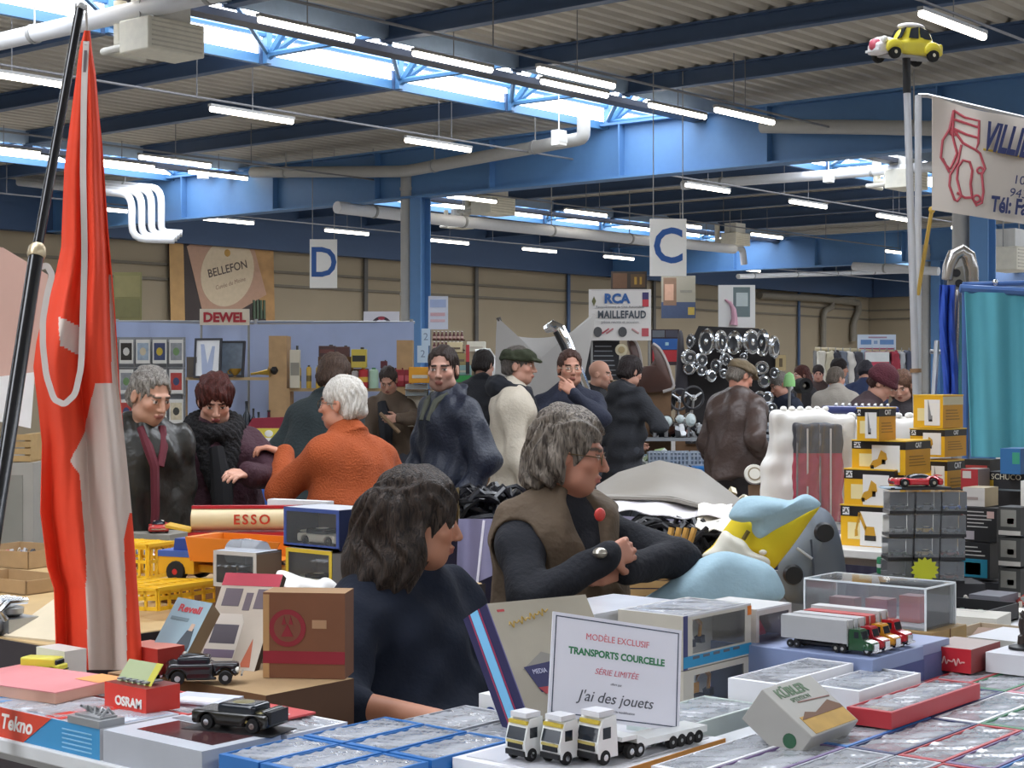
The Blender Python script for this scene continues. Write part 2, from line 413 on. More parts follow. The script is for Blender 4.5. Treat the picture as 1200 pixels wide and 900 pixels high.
pipe('grey drain pipe along the girder with an elbow under the rooflight', [p1_, p2_, p3_, p3_+Z3*.35], .11, GREY_PIPE)
pipe('grey drain pipe along the girder behind the toy car', [onU(893, 148, 22.7), onU(1000, 149, 22.7), onU(1200, 152, 22.7)], .11, GREY_PIPE)
pipe('white pipe with a square box crossing behind the tall poles', [onU(800, 217, 30), onU(970, 205, 30), onU(1110, 194, 30)], .1)
pipe('thin pale pipe low under the far girder', [onV(805, 284, 26), onV(870, 291, 26), onV(872, 310, 26)], .1)
pipe('pale pipe running far behind the pole pair', [onU(1000, 312, 43), onU(1100, 318, 43)], .12)
pipe('pale long pipe crossing the beige wall at right of centre', [onV(865, 324, 31), onV(1060, 318, 31)], .09)
# ceiling heaters and small boxes
def heater(label, p, s=1.0, g=None):
    o = thing('unit_heater', label, 'heater', p, TH, g, scale=s)
    B(M('#E4DFCE', .5)).box(-.45, .45, -.3, .3, 0, .42).build('casing', o, bevel=.02)
    B(M('#DDD8C8', .4)).tube([(-.2, .3, .2), (-.2, .6, .2), (-.2, .6, .75)], .09, 12).build('flue', o)
    B(M('#B9B6AC', .4)).tube([(-.35, .3, .1), (-.35, .75, .1), (.3, .75, .1)], .05, 10).build('gas_line', o)
    b = B(M('#C9C3B2', .5))
    for k in range(6): b.box(-.40, .40, -.312, -.30, .05+.06*k, .07+.06*k)
    b.build('louver', o); B(M('#D8D6CF', .3)).box(-.3, .3, -.2, .25, .42, .75).build('top_housing', o)
    for sx in (-.35, .35): B(M('#9A9A98', .5)).cyl((sx, 0, .42), (sx, 0, max(.8, (DECKZ-p.z)/s)), .012, n=6).build('hanger', o)
    return o
heater('cream box heater hung under the first rooflight beside the flag', W(190, 66, 17.5), .82)
heater('cream box heater hung under the white pipe beyond the blue column', onV(578, 252, 25), 1.0)
heater('small cream heater tucked above the white pipe by the column', onV(540, 268, 26), .6)
heater('cream heater hanging right of the letter C sign', onV(862, 288, 24), .8)
heater('cream heater hanging behind the two tall poles', onV(1062, 222, 15), .9)
heater('cream heater beside the blue column at the picture edge', onU(1185, 318, 26), .9)
for lab, p in (('white junction box hanging below the rooflight frame', W(655, 162, 26)), ('white junction box on the pipe left of the poles', onU(971, 207, 29.8)), ('pale sensor box under the rooflight on the left', onU(238, 203, 22.84))):
    o = thing('junction_box', lab, 'box', p, TH); B(M('#E8E8E4', .5)).box(-.1, .1, -.08, .08, -.12, .12).build('casing', o, bevel=.01)
    B(M('#CFCFCB', .5)).box(-.105, .105, -.085, -.08, -.07, .07).build('cover', o); B(LAMPB).cyl((0, 0, .12), (0, 0, max(.5, DECKZ-p.z)), .01, n=6).build('hanger', o)
# ---------------------------------------------------------------- implicit surfaces for people and soft things
def surfnet(F, org, h):
    s = F < 0; nx, ny, nz = F.shape
    c = np.zeros((nx-1, ny-1, nz-1), np.int8); offs = [(i, j, k) for i in (0, 1) for j in (0, 1) for k in (0, 1)]
    for i, j, k in offs: c += s[i:nx-1+i, j:ny-1+j, k:nz-1+k]
    I = np.argwhere((c > 0) & (c < 8)); N = len(I)
    if N == 0: return np.zeros((0, 3)), np.zeros((0, 4), int)
    ind = -np.ones((nx-1, ny-1, nz-1), np.int32); ind[I[:, 0], I[:, 1], I[:, 2]] = np.arange(N)
    val = np.stack([F[I[:, 0]+i, I[:, 1]+j, I[:, 2]+k] for i, j, k in offs], 1)
    acc = np.zeros((N, 3)); cnt = np.zeros(N)
    for a in range(8):
        for ax in range(3):
            o = offs[a]
            if o[ax]: continue
            o2 = list(o); o2[ax] = 1; b = offs.index(tuple(o2))
            va, vb = val[:, a], val[:, b]; m = (va < 0) != (vb < 0)
            t = np.where(m, va/np.where(m, va-vb, 1), 0); p = np.tile(np.array(o, float), (N, 1)); p[:, ax] += t
            acc[m] += p[m]; cnt[m] += 1
    V = org+(I+acc/cnt[:, None])*h; Q = []
    for ax in range(3):
        sl0 = [slice(1, -1)]*3; sl0[ax] = slice(0, -1); sl1 = list(sl0); sl1[ax] = slice(1, None)
        d0, d1 = s[tuple(sl0)], s[tuple(sl1)]; E = np.argwhere(d0 != d1)
        if len(E) == 0: continue
        fl = d0[E[:, 0], E[:, 1], E[:, 2]]; E = E+1; E[:, ax] -= 1
        b, c2 = (ax+1) % 3, (ax+2) % 3
        def g(db, dc):
            X = E.copy(); X[:, b] -= db; X[:, c2] -= dc; return ind[X[:, 0], X[:, 1], X[:, 2]]
        q = np.stack([g(1, 1), g(0, 1), g(0, 0), g(1, 0)], 1); q[~fl] = q[~fl][:, ::-1]; Q.append(q)
    Q = np.concatenate(Q); return V, Q[(Q >= 0).all(1)]

class Sdf:
    """list of blended primitives; build() gives one closed mesh"""
    def __init__(self): self.p = []
    def rc(self, a, b, r1, r2=None, k=.02, R=None, sc=None, op='u'):
        self.p.append(('rc', np.array(a, float), np.array(b, float), r1, r1 if r2 is None else r2, k, R, sc, op)); return self
    def el(self, c, r, k=.02, R=None, op='u'):
        self.p.append(('el', np.array(c, float), np.array(r if hasattr(r, '__len__') else (r, r, r), float), 0, 0, k, R, None, op)); return self
    def tor(self, c, R0, r, k=.01, R=None, sc=None, op='u'):
        self.p.append(('to', np.array(c, float), None, R0, r, k, R, sc, op)); return self
    def bx(self, c, hs, rad=.01, k=.01, R=None, op='u'):
        self.p.append(('bx', np.array(c, float), np.array(hs, float), rad, 0, k, R, None, op)); return self
    def cut(self, c, n):                        # remove everything on the side n points to
        self.p.append(('pl', np.array(c, float), np.array(n, float)/np.linalg.norm(n), 0, 0, .006, None, None, 's')); return self
    def noise(self, fn): self.p.append(('fn', fn)); return self
    def ext(self, q):
        t = q[0]
        if t == 'rc':
            r = max(q[3], q[4])*max(1, max(q[7]) if q[7] is not None else 1); return np.minimum(q[1], q[2])-r, np.maximum(q[1], q[2])+r
        if t == 'el': r = q[2].max() if q[6] is not None else q[2]; return q[1]-r, q[1]+r
        if t == 'to': r = (q[3]+q[4])*(max(1, max(q[7])) if q[7] is not None else 1); return q[1]-r, q[1]+r
        if t == 'bx': r = np.linalg.norm(q[2])+q[3] if q[6] is not None else q[2]+q[3]; return q[1]-r, q[1]+r
        return None
    def mesh(self, h, pad=.03):
        L = [self.ext(q) for q in self.p if q[0] in ('rc', 'el', 'to', 'bx') and q[8] == 'u']
        lo = np.min([l[0] for l in L], 0)-pad; hi = np.max([l[1] for l in L], 0)+pad
        n = np.ceil((hi-lo)/h).astype(int)+2; F = np.full(n, .5, np.float32)
        ax = [lo[i]+np.arange(n[i])*h for i in range(3)]
        for q in self.p:
            if q[0] == 'fn':
                X, Y, Z = ax[0][:, None, None], ax[1][None, :, None], ax[2][None, None, :]
                F += q[1](X, Y, Z).astype(np.float32); continue
            e = self.ext(q)
            if e is None: sl = [slice(None)]*3
            else:
                m = max(q[5]*1.5, 2*h)+.01; a = np.floor((e[0]-m-lo)/h).astype(int); b = np.ceil((e[1]+m-lo)/h).astype(int)
                a = np.clip(a, 0, n); b = np.clip(b, 0, n)
                if (b <= a).any(): continue
                sl = [slice(a[i], b[i]) for i in range(3)]
            P = np.stack(np.meshgrid(*[ax[i][sl[i]] for i in range(3)], indexing='ij'), -1)
            d = self.dist(q, P); G = F[tuple(sl)]; k = q[5]
            if q[8] == 'u':
                t = np.clip(k-np.abs(G-d), 0, None)/k; F[tuple(sl)] = np.minimum(G, d)-t*t*k*.25
            else:
                d = -d; t = np.clip(k-np.abs(G-d), 0, None)/k; F[tuple(sl)] = np.maximum(G, d)+t*t*k*.25
        for i in range(3):
            for j in (0, -1):
                s_ = [slice(None)]*3; s_[i] = j; F[tuple(s_)] = np.maximum(F[tuple(s_)], .01)
        return surfnet(F, lo, h)
    def dist(self, q, P):
        t = q[0]
        if t == 'pl': return -((P-q[1]) @ q[2])
        R = q[6]
        if t == 'rc':
            a, b = q[1], q[2]; ba = b-a; pa = P-a; hh = np.clip(pa @ ba/max(ba @ ba, 1e-9), 0, 1); v = pa-hh[..., None]*ba; m = 1.0
            if q[7] is not None:
                if R is not None: v = v @ R
                v = v/np.array(q[7]); m = min(q[7])
            return (np.sqrt((v*v).sum(-1))-(q[3]+(q[4]-q[3])*hh))*(m if m < 1 else 1)
        v = P-q[1]
        if R is not None: v = v @ R
        if t == 'el':
            r = q[2]; k0 = np.sqrt(((v/r)**2).sum(-1)); k1 = np.sqrt(((v/(r*r))**2).sum(-1))+1e-9; return k0*(k0-1)/k1
        if t == 'to':
            if q[7] is not None: v = v/np.array(q[7])
            w = np.sqrt(v[..., 0]**2+v[..., 1]**2)-q[3]; return np.sqrt(w*w+v[..., 2]**2)-q[4]
        if t == 'bx':
            w = np.abs(v)-q[2]; return np.sqrt((np.clip(w, 0, None)**2).sum(-1))+np.minimum(w.max(-1), 0)-q[3]
    def build(self, name, parent, mat, h=.008, colfn=None, mats=None, matfn=None):
        V, Q = self.mesh(h); return np_mesh(name, V, Q, parent, mat, colfn, mats, matfn)
def np_mesh(name, V, Q, parent, mat, colfn=None, mats=None, matfn=None):
    me = bpy.data.meshes.new(name); n = len(Q)
    me.vertices.add(len(V)); me.vertices.foreach_set('co', V.astype(np.float32).ravel())
    me.loops.add(n*4); me.loops.foreach_set('vertex_index', Q.astype(np.int32).ravel())
    me.polygons.add(n); me.polygons.foreach_set('loop_start', np.arange(0, n*4, 4, dtype=np.int32))
    me.polygons.foreach_set('use_smooth', np.ones(n, bool))
    for m in (mats or [mat]): me.materials.append(m)
    if matfn is not None: me.polygons.foreach_set('material_index', matfn(V[Q].mean(1)).astype(np.int32))
    me.update(calc_edges=True); me.validate()
    if colfn is not None:
        c = colfn(V); a = me.color_attributes.new('Col', 'FLOAT_COLOR', 'POINT')
        a.data.foreach_set('color', np.concatenate([c, np.ones((len(V), 1))], 1).astype(np.float32).ravel())
    o = bpy.data.objects.new(name, me); COL.objects.link(o); o.parent = parent; return o

def rotx(a): c, s = math.cos(a), math.sin(a); return np.array([[1, 0, 0], [0, c, -s], [0, s, c]])
def rotz(a): c, s = math.cos(a), math.sin(a); return np.array([[c, -s, 0], [s, c, 0], [0, 0, 1]])
def roty(a): c, s = math.cos(a), math.sin(a); return np.array([[c, 0, s], [0, 1, 0], [-s, 0, c]])
def nrm_(v): v = np.array(v, float); return v/max(np.linalg.norm(v), 1e-9)
def wrinkle(amp, f=1.0, seed=0):
    r = np.random.RandomState(seed); ks = [(r.randn(3)*(16*f), r.rand()*6, .6) for _ in range(4)]+[(r.randn(3)*(34*f)*np.array([1, 1, .6]), r.rand()*6, .35) for _ in range(4)]
    return lambda X, Y, Z: amp*sum(w*np.sin(k[0]*X+k[1]*Y+k[2]*Z+p+1.3*np.sin(9*f*Z+5*f*X)) for k, p, w in ks)

def head_shape(s, T, fat=0.0, nose=1.0):
    """T(p)->figure coordinates, R rotation of the head; face looks along -y"""
    R = T.R
    def el(c, r, k, op='u'): s.el(T(c), np.array(r)*T.s, k, R, op)
    def rc(a, b, r1, r2, k, op='u'): s.rc(T(a), T(b), r1*T.s, r2*T.s, k, op=op)
    el((0, .012, .038), (.074, .094, .088), .02)
    el((0, -.028, -.03), (.062+fat, .068, .085), .03)
    el((0, -.05, -.09), (.034+fat, .036, .03), .03)
    for sx in (-1, 1):
        el((sx*.045, -.062, -.022), (.022+fat*.6, .022, .02), .02); el((sx*.048, -.018, -.075), (.022+fat, .04, .026), .03)
    rc((-.034, -.088, .026), (.034, -.088, .026), .010, .010, .014)
    for sx in (-1, 1): el((sx*.032, -.107, .004), (.019, .016, .012), .010, 's')
    for sx in (-1, 1): el((sx*.032, -.082, .003), (.0135, .0135, .0125), .003)
    rc((0, -.094, .012), (0, -.112*nose-.003, -.03), .008, .0115*nose, .010); 
    for sx in (-1, 1): el((sx*.012, -.104, -.034), (.009, .010, .008), .006)
    el((0, -.097, -.06), (.023, .010, .0065), .006); el((0, -.095, -.071), (.02, .010, .006), .006)
    el((0, -.106, -.0655), (.024, .006, .0018), .003, 's')
    for sx in (-1, 1):
        el((sx*.079, .012, -.006), (.010, .021, .032), .006); el((sx*.088, .005, -.002), (.006, .011, .018), .005, 's')
class HT:
    def __init__(s, c, R, sc): s.c = np.array(c, float); s.R = R; s.s = sc
    def __call__(s, p): return s.c+s.R @ (np.array(p, float)*s.s)
    def inv(s, V): return ((V-s.c) @ s.R)/s.s
    def M4(s):
        m = Matrix([list(r) for r in s.R*s.s]).to_4x4(); m.translation = Vector(s.c); return m
def srgb(h): return np.array(lin(h))
def face_colors(T, skin, hairc=None, beard=None, lip='#9E6458', brow='#4A382C', eye='#3A2A20', shave=None):
    sk = srgb(skin)
    def fn(V):
        q = T.inv(V); c = np.tile(sk, (len(V), 1)); x, y, z = q[:, 0], q[:, 1], q[:, 2]; ax = np.abs(x); front = y < -.03
        red = np.clip(1-((ax-.045)**2/.0009+(z+.025)**2/.0009), 0, 1)*front; c += red[:, None]*np.array([.05, -.03, -.03])*sk.mean()*2
        if shave: m = front & (z < -.045) & (z > -.12); c[m] = c[m]*.65+srgb(shave)*.35
        m = ((x/.024)**2+((z+.066)/.012)**2 < 1) & (y < -.088); c[m] = srgb(lip)
        m = (((ax-.033)/.024)**2+((z-.026)/.0065)**2 < 1) & (y < -.06); c[m] = srgb(brow)
        e = (((ax-.032)/.0125)**2+((z-.003)/.0062)**2 < 1) & (y < -.07); c[e] = srgb('#D8D0C8')
        e = (((ax-.032)/.0062)**2+((z-.003)/.0062)**2 < 1) & (y < -.07); c[e] = srgb(eye)
        e = (((ax-.032)/.017)**2+((z-.0105)/.0028)**2 < 1) & (y < -.07); c[e] = srgb(brow)
        if beard is not None:
            m = ((y < .02) & (z < -.04) & (z > -.13) & ~(((x/.026)**2+((z+.066)/.011)**2 < 1))); c[m] = srgb(beard)
        return c
    return fn
SKIN = {}
def skinmat(): return vcol('skin', .5, .35)
def hand_shape(s, w, d, n, curl=.5, side=1, sc=1.0, r=.0095, point=False, spread=1.0):
    """palm, four fingers and a thumb. w wrist, d towards the fingers, n palm normal, side +1/-1: where the thumb leaves"""
    d = nrm_(d); n = nrm_(np.array(n)-d*np.dot(n, d)); t = np.cross(d, n)*side
    for i, o in enumerate((.028, .0095, -.0095, -.027)):
        kn = w+(d*(.092-.006*abs(i-1))+t*o)*sc; s.rc(w+(d*.012+t*o*.55)*sc, kn, .016*sc, .012*sc, .012)
        L = np.array((.040, .026, .02))*(.93, 1.05, .98, .78)[i]*sc; a = 0; p = kn
        cc = curl*(.25 if (point and i == 0) else 1.0); fd = nrm_(d+t*o*1.5*spread)
        for j in range(3):
            a += cc*(.75, 1.15, .85)[j]; q = p+(fd*math.cos(a)+n*math.sin(a))*L[j]
            s.rc(p, q, r*sc*(1.0, .95, .88)[j], r*sc*(.95, .88, .8)[j], .004); p = q
    b = w+(d*.028+t*.026)*sc; m = b+(t*.030+d*.032+n*.014)*sc; e = m+(t*.006+d*.032+n*.016)*sc
    s.rc(w+(d*.01+t*.01)*sc, b, .018*sc, .016*sc, .01); s.rc(b, m, .014*sc, .0115*sc, .006); s.rc(m, e, .0112*sc, .009*sc, .004)

def ik(a, t, l1, l2, pole):
    d = t-a; L = np.linalg.norm(d)
    if L > (l1+l2)*.995: d = d/L*(l1+l2)*.995; t = a+d; L = (l1+l2)*.995
    u = d/L; x = (l1*l1-l2*l2+L*L)/(2*L); y = math.sqrt(max(l1*l1-x*x, 0)); p = np.array(pole, float); p = p-u*np.dot(p, u); return a+u*x+nrm_(p)*y, t

def hairmat(c1, c2, f=1.0):
    key = ('hair', c1, c2, f)
    if key in _M: return _M[key]
    m = bpy.data.materials.new('hair_%d' % len(_M)); m.use_nodes = True; nt = m.node_tree; b = nt.nodes['Principled BSDF']; b.inputs['Roughness'].default_value = .55
    b.inputs['Specular IOR Level'].default_value = .3
    tc = nt.nodes.new('ShaderNodeTexCoord'); mp = nt.nodes.new('ShaderNodeMapping'); mp.inputs['Scale'].default_value = (150*f, 150*f, 26*f); nz = nt.nodes.new('ShaderNodeTexNoise')
    nz.inputs['Scale'].default_value = 1.0; nz.inputs['Detail'].default_value = 3; nz.inputs['Distortion'].default_value = 1.2
    nt.links.new(tc.outputs['Object'], mp.inputs[0]); nt.links.new(mp.outputs[0], nz.inputs['Vector'])
    r = nt.nodes.new('ShaderNodeValToRGB'); r.color_ramp.elements[0].position = .35; r.color_ramp.elements[1].position = .68
    r.color_ramp.elements[0].color = (*lin(c1), 1); r.color_ramp.elements[1].color = (*lin(c2), 1)
    nt.links.new(nz.outputs['Fac'], r.inputs[0]); nt.links.new(r.outputs[0], b.inputs['Base Color'])
    bp = nt.nodes.new('ShaderNodeBump'); bp.inputs['Strength'].default_value = .9; bp.inputs['Distance'].default_value = .012
    nt.links.new(nz.outputs['Fac'], bp.inputs['Height']); nt.links.new(bp.outputs['Normal'], b.inputs['Normal']); _M[key] = m; return m
def person(label, head, Z, yaw=0, hyaw=0, pitch=0, roll=0, lean=0, size=1.0, build=1.0, belly=0.0, skin='#C49478', hair=None, top=None, legs='#3A3C44',
           R=None, L=None, h=.008, sit=None, face={}, cat='person', fat=0.0, nose=1.0, neck=0.0, side_lean=0.0, legbend=0.0, shoulders=1.0, has_legs=True):
    """head: photo pixel of the middle of the head; angles in degrees, yaw 0 looks at the camera, + turns to the picture's right.
    R/L: dict(hand=(pixel x, y, depth) or loc=(x,y,z), pole, curl, n, side)"""
    D = math.radians; hw = W(head[0], head[1], Z); s = size; th = D(lean)
    Lt = .53*s; pel = np.zeros(3); Rl = rotx(th) @ roty(D(side_lean))
    tz = lambda z, x=0, y=0: pel+Rl @ np.array([x*s, y*s, z*s])
    nb = tz(.53, 0, .0); hc = nb+rotx(th*.5) @ np.array([0, -.035*s, (.165+neck)*s])
    rz = VA+D(yaw); Rw = rotz(rz)
    root = np.array(hw)-Rw @ hc; zp = root[2]; root[2] = 0.0
    for v in (pel, nb, hc): v[2] += zp
    o = thing('person', label, cat, tuple(root), rz)
    toloc = lambda p: Rw.T @ (np.array(p)-root)
    Rh = rotz(D(hyaw-yaw)) @ rotx(D(pitch)) @ roty(D(roll)); T = HT(hc, Rh, s)
    b = Sdf(); bw = build
    b.rc(tz(.02), tz(.40), .105*s*bw, .115*s*bw, .04, Rl, (1.1, .66, 1)).rc(tz(.45, -.12*shoulders), tz(.45, .12*shoulders), .036*s, .036*s, .05)
    b.rc(nb-np.array([0, 0, .03*s]), T((0, .022, -.06)), .062*s, .055*s, .03)
    head_shape(b, T, fat, nose)
    arms = {}
    for nm, sg, A in (('R', -1, R), ('L', 1, L)):
        A = A or {}; sh = tz(.452, sg*.158*shoulders*bw**.5, .0); l1, l2 = .29*s, .255*s
        tgt = toloc(W(*A['hand'])) if 'hand' in A else (pel+Rl @ (np.array(A['loc'])*s) if 'loc' in A else sh+np.array([sg*.05, -.10, -.5])*s)
        el, wr = ik(sh, tgt, l1, l2, A.get('pole', (sg*.2, .9, -.3))); arms[nm] = (sh, el, wr)
        b.rc(sh, el, .046*s, .038*s, .02).rc(el, wr, .038*s, .026*s, .02)
        d = nrm_(wr-el) if 'd' not in A else np.array(A['d'], float)
        if 'dto' in A: d = nrm_(toloc(W(*A['dto']))-wr)
        hand_shape(b, wr, d, np.array(A.get('n', (-sg, 0, 0)), float), A.get('curl', .5), A.get('side', 1)*(-sg), s, r=max(.0095, h*1.12), point=A.get('point', False))
    col = face_colors(T, skin, **face); b.build('body', o, skinmat(), h, col)
    # clothes
    tp = top or {}; hem = tp.get('hem', -.12); inf = tp.get('inflate', .02); w = tp.get('wide', 1.12); dp = tp.get('deep', .80)
    def shell(inf, hem, sleeves=True, collar=True, open_v=None, sd=1):
        g = Sdf(); r0 = .13*s*bw
        g.rc(tz(hem-.02), tz(.10), r0*tp.get('skirt', 1.06)+inf+belly*.5, r0+inf+belly, .06, Rl, (w, dp, 1))
        if belly: g.el(tz(.10, 0, -.05-belly*.3), np.array([r0*1.02+inf+belly*.7, r0*.8+inf+belly*.8, .2*s]), .08, Rl)
        g.rc(tz(.10), tz(.38), r0+inf+belly*.7, .14*s*bw+inf, .06, Rl, (w, dp, 1))
        g.rc(tz(.452, -.135*shoulders*bw**.5), tz(.452, .135*shoulders*bw**.5), .05*s+inf*.8, .05*s+inf*.8, .07).rc(tz(.44), nb+np.array([0, .008, .022*s]), .085*s+inf, .064*s+inf*.5, .05)
        g.cut(tz(hem), Rl @ np.array([0, 0, -1.0]))
        if sleeves:
            for nm, sg in (('R', -1), ('L', 1)):
                sh, el, wr = arms[nm]; sl = tp.get('sleeve', 1.0); u = nrm_(wr-el)
                g.rc(sh, el, .052*s*bw**.4+inf*.75, .044*s*bw**.3+inf*.7, .03)
                e = el+(wr-el)*sl if sl < 1 else wr-u*.005
                g.rc(el, e, .043*s*bw**.3+inf*.7, .032*s+inf*.6, .025)
        if collar:
            cr = tp.get('collar', .012); c = nb+Rl @ np.array([0, .012*s, .02*s]); g.tor(c, .068*s+inf*.3, cr, .02, Rl @ rotx(D(18)), (1, 1.0, .5))
            if tp.get('collar_h'): g.tor(c+Rl @ np.array([0, .015, .02]), .070*s, cr*1.2, .02, Rl @ rotx(D(22)), (1, 1, .42))
        if tp.get('hood'): g.el(nb+Rl @ np.array([0, .10*s, -.02*s]), (.13*s, .07*s, .10*s), .04, Rl)
        for e in tp.get('extra', []): e(g, tz, s, Rl, arms)
        g.noise(wrinkle(tp.get('wr', .006), tp.get('wf', 1.0), sd))
        return g
    nm = tp.get('name', 'jacket'); mt = tp.get('mat') or M(tp.get('col', '#333A4A'), tp.get('rough', .8), var=.14, scale=tp.get('mscale', 14), bump=tp.get('bump', .25), bscale=tp.get('bscale', 60))
    shell(inf, hem, True, True, sd=len(label)).build(nm, o, mt, h*1.15)
    if tp.get('vest'):
        vt = tp['vest']; keep = dict(tp); tp.update(vt.get('tp', {})); g = shell(inf+.03, vt.get('hem', -.14), False, vt.get('collar', True), sd=len(label))
        for sg, nmx in ((-1, 'R'), (1, 'L')):
            sh, el, wr = arms[nmx]; g.rc(sh+nrm_(el-sh)*.045*s+np.array([sg*.02*s, 0, 0]), el, .075*s, .085*s, .015, op='s')
        g.rc(tz(.56, 0, -.12), tz(.34, 0, -.20), .07*s, .03*s, .015, op='s').rc(tz(.34, 0, -.21), tz(.05, 0, -.24), .028*s, .02*s, .015, op='s')
        g.build('vest', o, vt['mat'], h*1.15); tp = keep
    if has_legs:
        lg = Sdf(); r = .088*s*bw**.7; lift = zp
        for sg in (-1, 1):
            hip = pel+np.array([sg*.09*s, 0, 0]); 
            if sit is not None: kn = hip+np.array([sg*.05, -.44*s, .0]); ft = kn+np.array([0, .06, -kn[2]+.09])
            else: ft = np.array([sg*.11*s, .02, .09]); kn, ft = ik(hip, ft, max(.44*s, (zp-.06)*.51), max(.42*s, (zp-.06)*.50), (0, -1, 0))
            lg.rc(hip, kn, r+.012, .066*s, .04).rc(kn, ft, .066*s, .052*s, .03)
            sh_ = Sdf().rc(ft+np.array([0, .03, -.05]), ft+np.array([0, -.13*s, -.062]), .042*s, .036*s, .02, None, (1, 1, .8)); sh_.cut((0, 0, .005), (0, 0, -1)); sh_.build('shoe', o, M('#2A2624', .5), .012)
        lg.rc(pel+np.array([-.07*s, 0, .02]), pel+np.array([.07*s, 0, .02]), .115*s*bw, k=.05, sc=(1, .85, 1))
        lg.noise(wrinkle(.005, 1, 5)); lg.build('trousers', o, M(legs, .85, var=.12, bump=.2), h*1.5)
    # hair
    if hair:
        hs = Sdf(); st = hair['style']; t = hair.get('t', .012); E = lambda c, r, k=.02, op='u': hs.el(T(c), np.array(r)*s, k, Rh, op)
        E((0, .012+.004, .042), (.076+t, .096+t, .089+t)); 
        if st in ('short', 'long', 'full'): E((0, .06, -.02), (.07+t, .05+t, .07))
        if st == 'long':
            for i, (x, y, z, r) in enumerate(hair.get('blobs') or [(-.07, .03, -.05, .055), (.07, .03, -.05, .055), (-.06, .06, -.12, .06), (.06, .06, -.12, .06), (0, .09, -.12, .07), (0, .09, -.04, .07)]): E((x, y, z), (r, r, r*1.2), .03)
        for b_ in hair.get('add', []): E(b_[:3], b_[3] if hasattr(b_[3], '__len__') else (b_[3],)*3, .02)
        fz = hair.get('line', .052)               # height of the hairline on the forehead
        E((0, -.10, fz-.125), (hair.get('fw', .074), hair.get('fd', .09), .125), .012, 's')
        if st in ('short', 'full', 'bald_top'): E((0, -.05, -.12), (.1, .075, .105), .012, 's'); hs.cut(T((0, .05, hair.get('nape', -.07))), Rh @ np.array([0, .35, -1]))
        if not hair.get('ears', 1) == 0:
            for sx in (-1, 1): E((sx*.085, -.0, -.012), (.022, .024, .03), .008, 's')
        if st == 'bald_top': E((0, -.02, .12), (.085, .11, .075), .015, 's')
        f = hair.get('freq', 1.0); am = hair.get('amp', .004)
        def strands(X, Y, Z_):
            P_ = np.stack(np.broadcast_arrays(X, Y, Z_), -1); q = T.inv(P_); x, y, z = q[..., 0], q[..., 1]-.02, q[..., 2]; ph = np.arctan2(x, y); rr = np.sqrt(x*x+y*y)
            top = np.clip((z-.06)/.05, 0, 1); w1 = np.sin(ph*22*f+3*np.sin(z*26*f+ph*2)+1.5*np.sin(z*60*f)); w2 = np.sin(x*150*f+2*np.sin(y*40*f)+2*np.sin(z*70))
            return am*((1-top)*w1+top*w2)*np.clip(rr/.04, 0, 1)+am*.6*np.sin(60*f*q[..., 2]+40*f*x)*np.sin(50*f*y)
        hs.noise(strands)
        hs.build('hair', o, hairmat(hair['col'], hair.get('col2', hair['col']), f), h*hair.get('hf', .9))
    o_ = o; o_['_'] = 0; del o_['_']
    return dict(o=o, T=T, tz=tz, arms=arms, nb=nb, Rl=Rl, s=s, pel=pel, h=h, toloc=toloc)
def glasses(P, col='#5A4A3A', r=.022):
    b = B(M(col, .3, metal=.6)); b.at(P['T'].M4())
    for sx in (-1, 1):
        pts = [(sx*.032+r*1.05*math.cos(a), -.104+.004*abs(math.cos(a)), .0+r*.82*math.sin(a)) for a in np.linspace(0, 2*PI, 16, endpoint=False)]; b.tube(pts, .0016, 5, closed=True)
        b.tube([(sx*.054, -.10, .004), (sx*.078, -.06, .006), (sx*.084, .012, .004), (sx*.084, .022, -.012)], .0018, 5)
    b.tube([(-.01, -.106, .003), (0, -.110, .006), (.01, -.106, .003)], .0016, 5)
    return b.build('glasses', P['o'])
def flat_cap(P, mat, name='cap'):
    g = Sdf(); T = P['T']; s = T.s; R = T.R
    g.el(T((0, .012, .072)), np.array((.092, .115, .052))*s, .02, R).el(T((0, -.055, .066)), np.array((.078, .07, .034))*s, .03, R)
    g.el(T((0, -.098, .045)), np.array((.068, .062, .011))*s, .014, R @ rotx(.22)); g.tor(T((0, .012, .047)), .088*s, .012*s, .015, R, (1, 1.18, 1))
    g.cut(T((0, 0, .03)), R @ np.array([0, 0, -1.])); g.noise(wrinkle(.003, 2, 3)); return g.build(name, P['o'], mat, P['h']*.9)
def beanie(P, mat):
    g = Sdf(); T = P['T']; s = T.s; R = T.R; g.el(T((0, .02, .05)), np.array((.098, .118, .112))*s, .02, R).tor(T((0, .012, .03)), .09*s, .018*s, .02, R, (1, 1.2, 1.3))
    g.cut(T((0, 0, .0)), R @ np.array([0, -.15, -1.])); return g.build('beanie', P['o'], mat, P['h'])
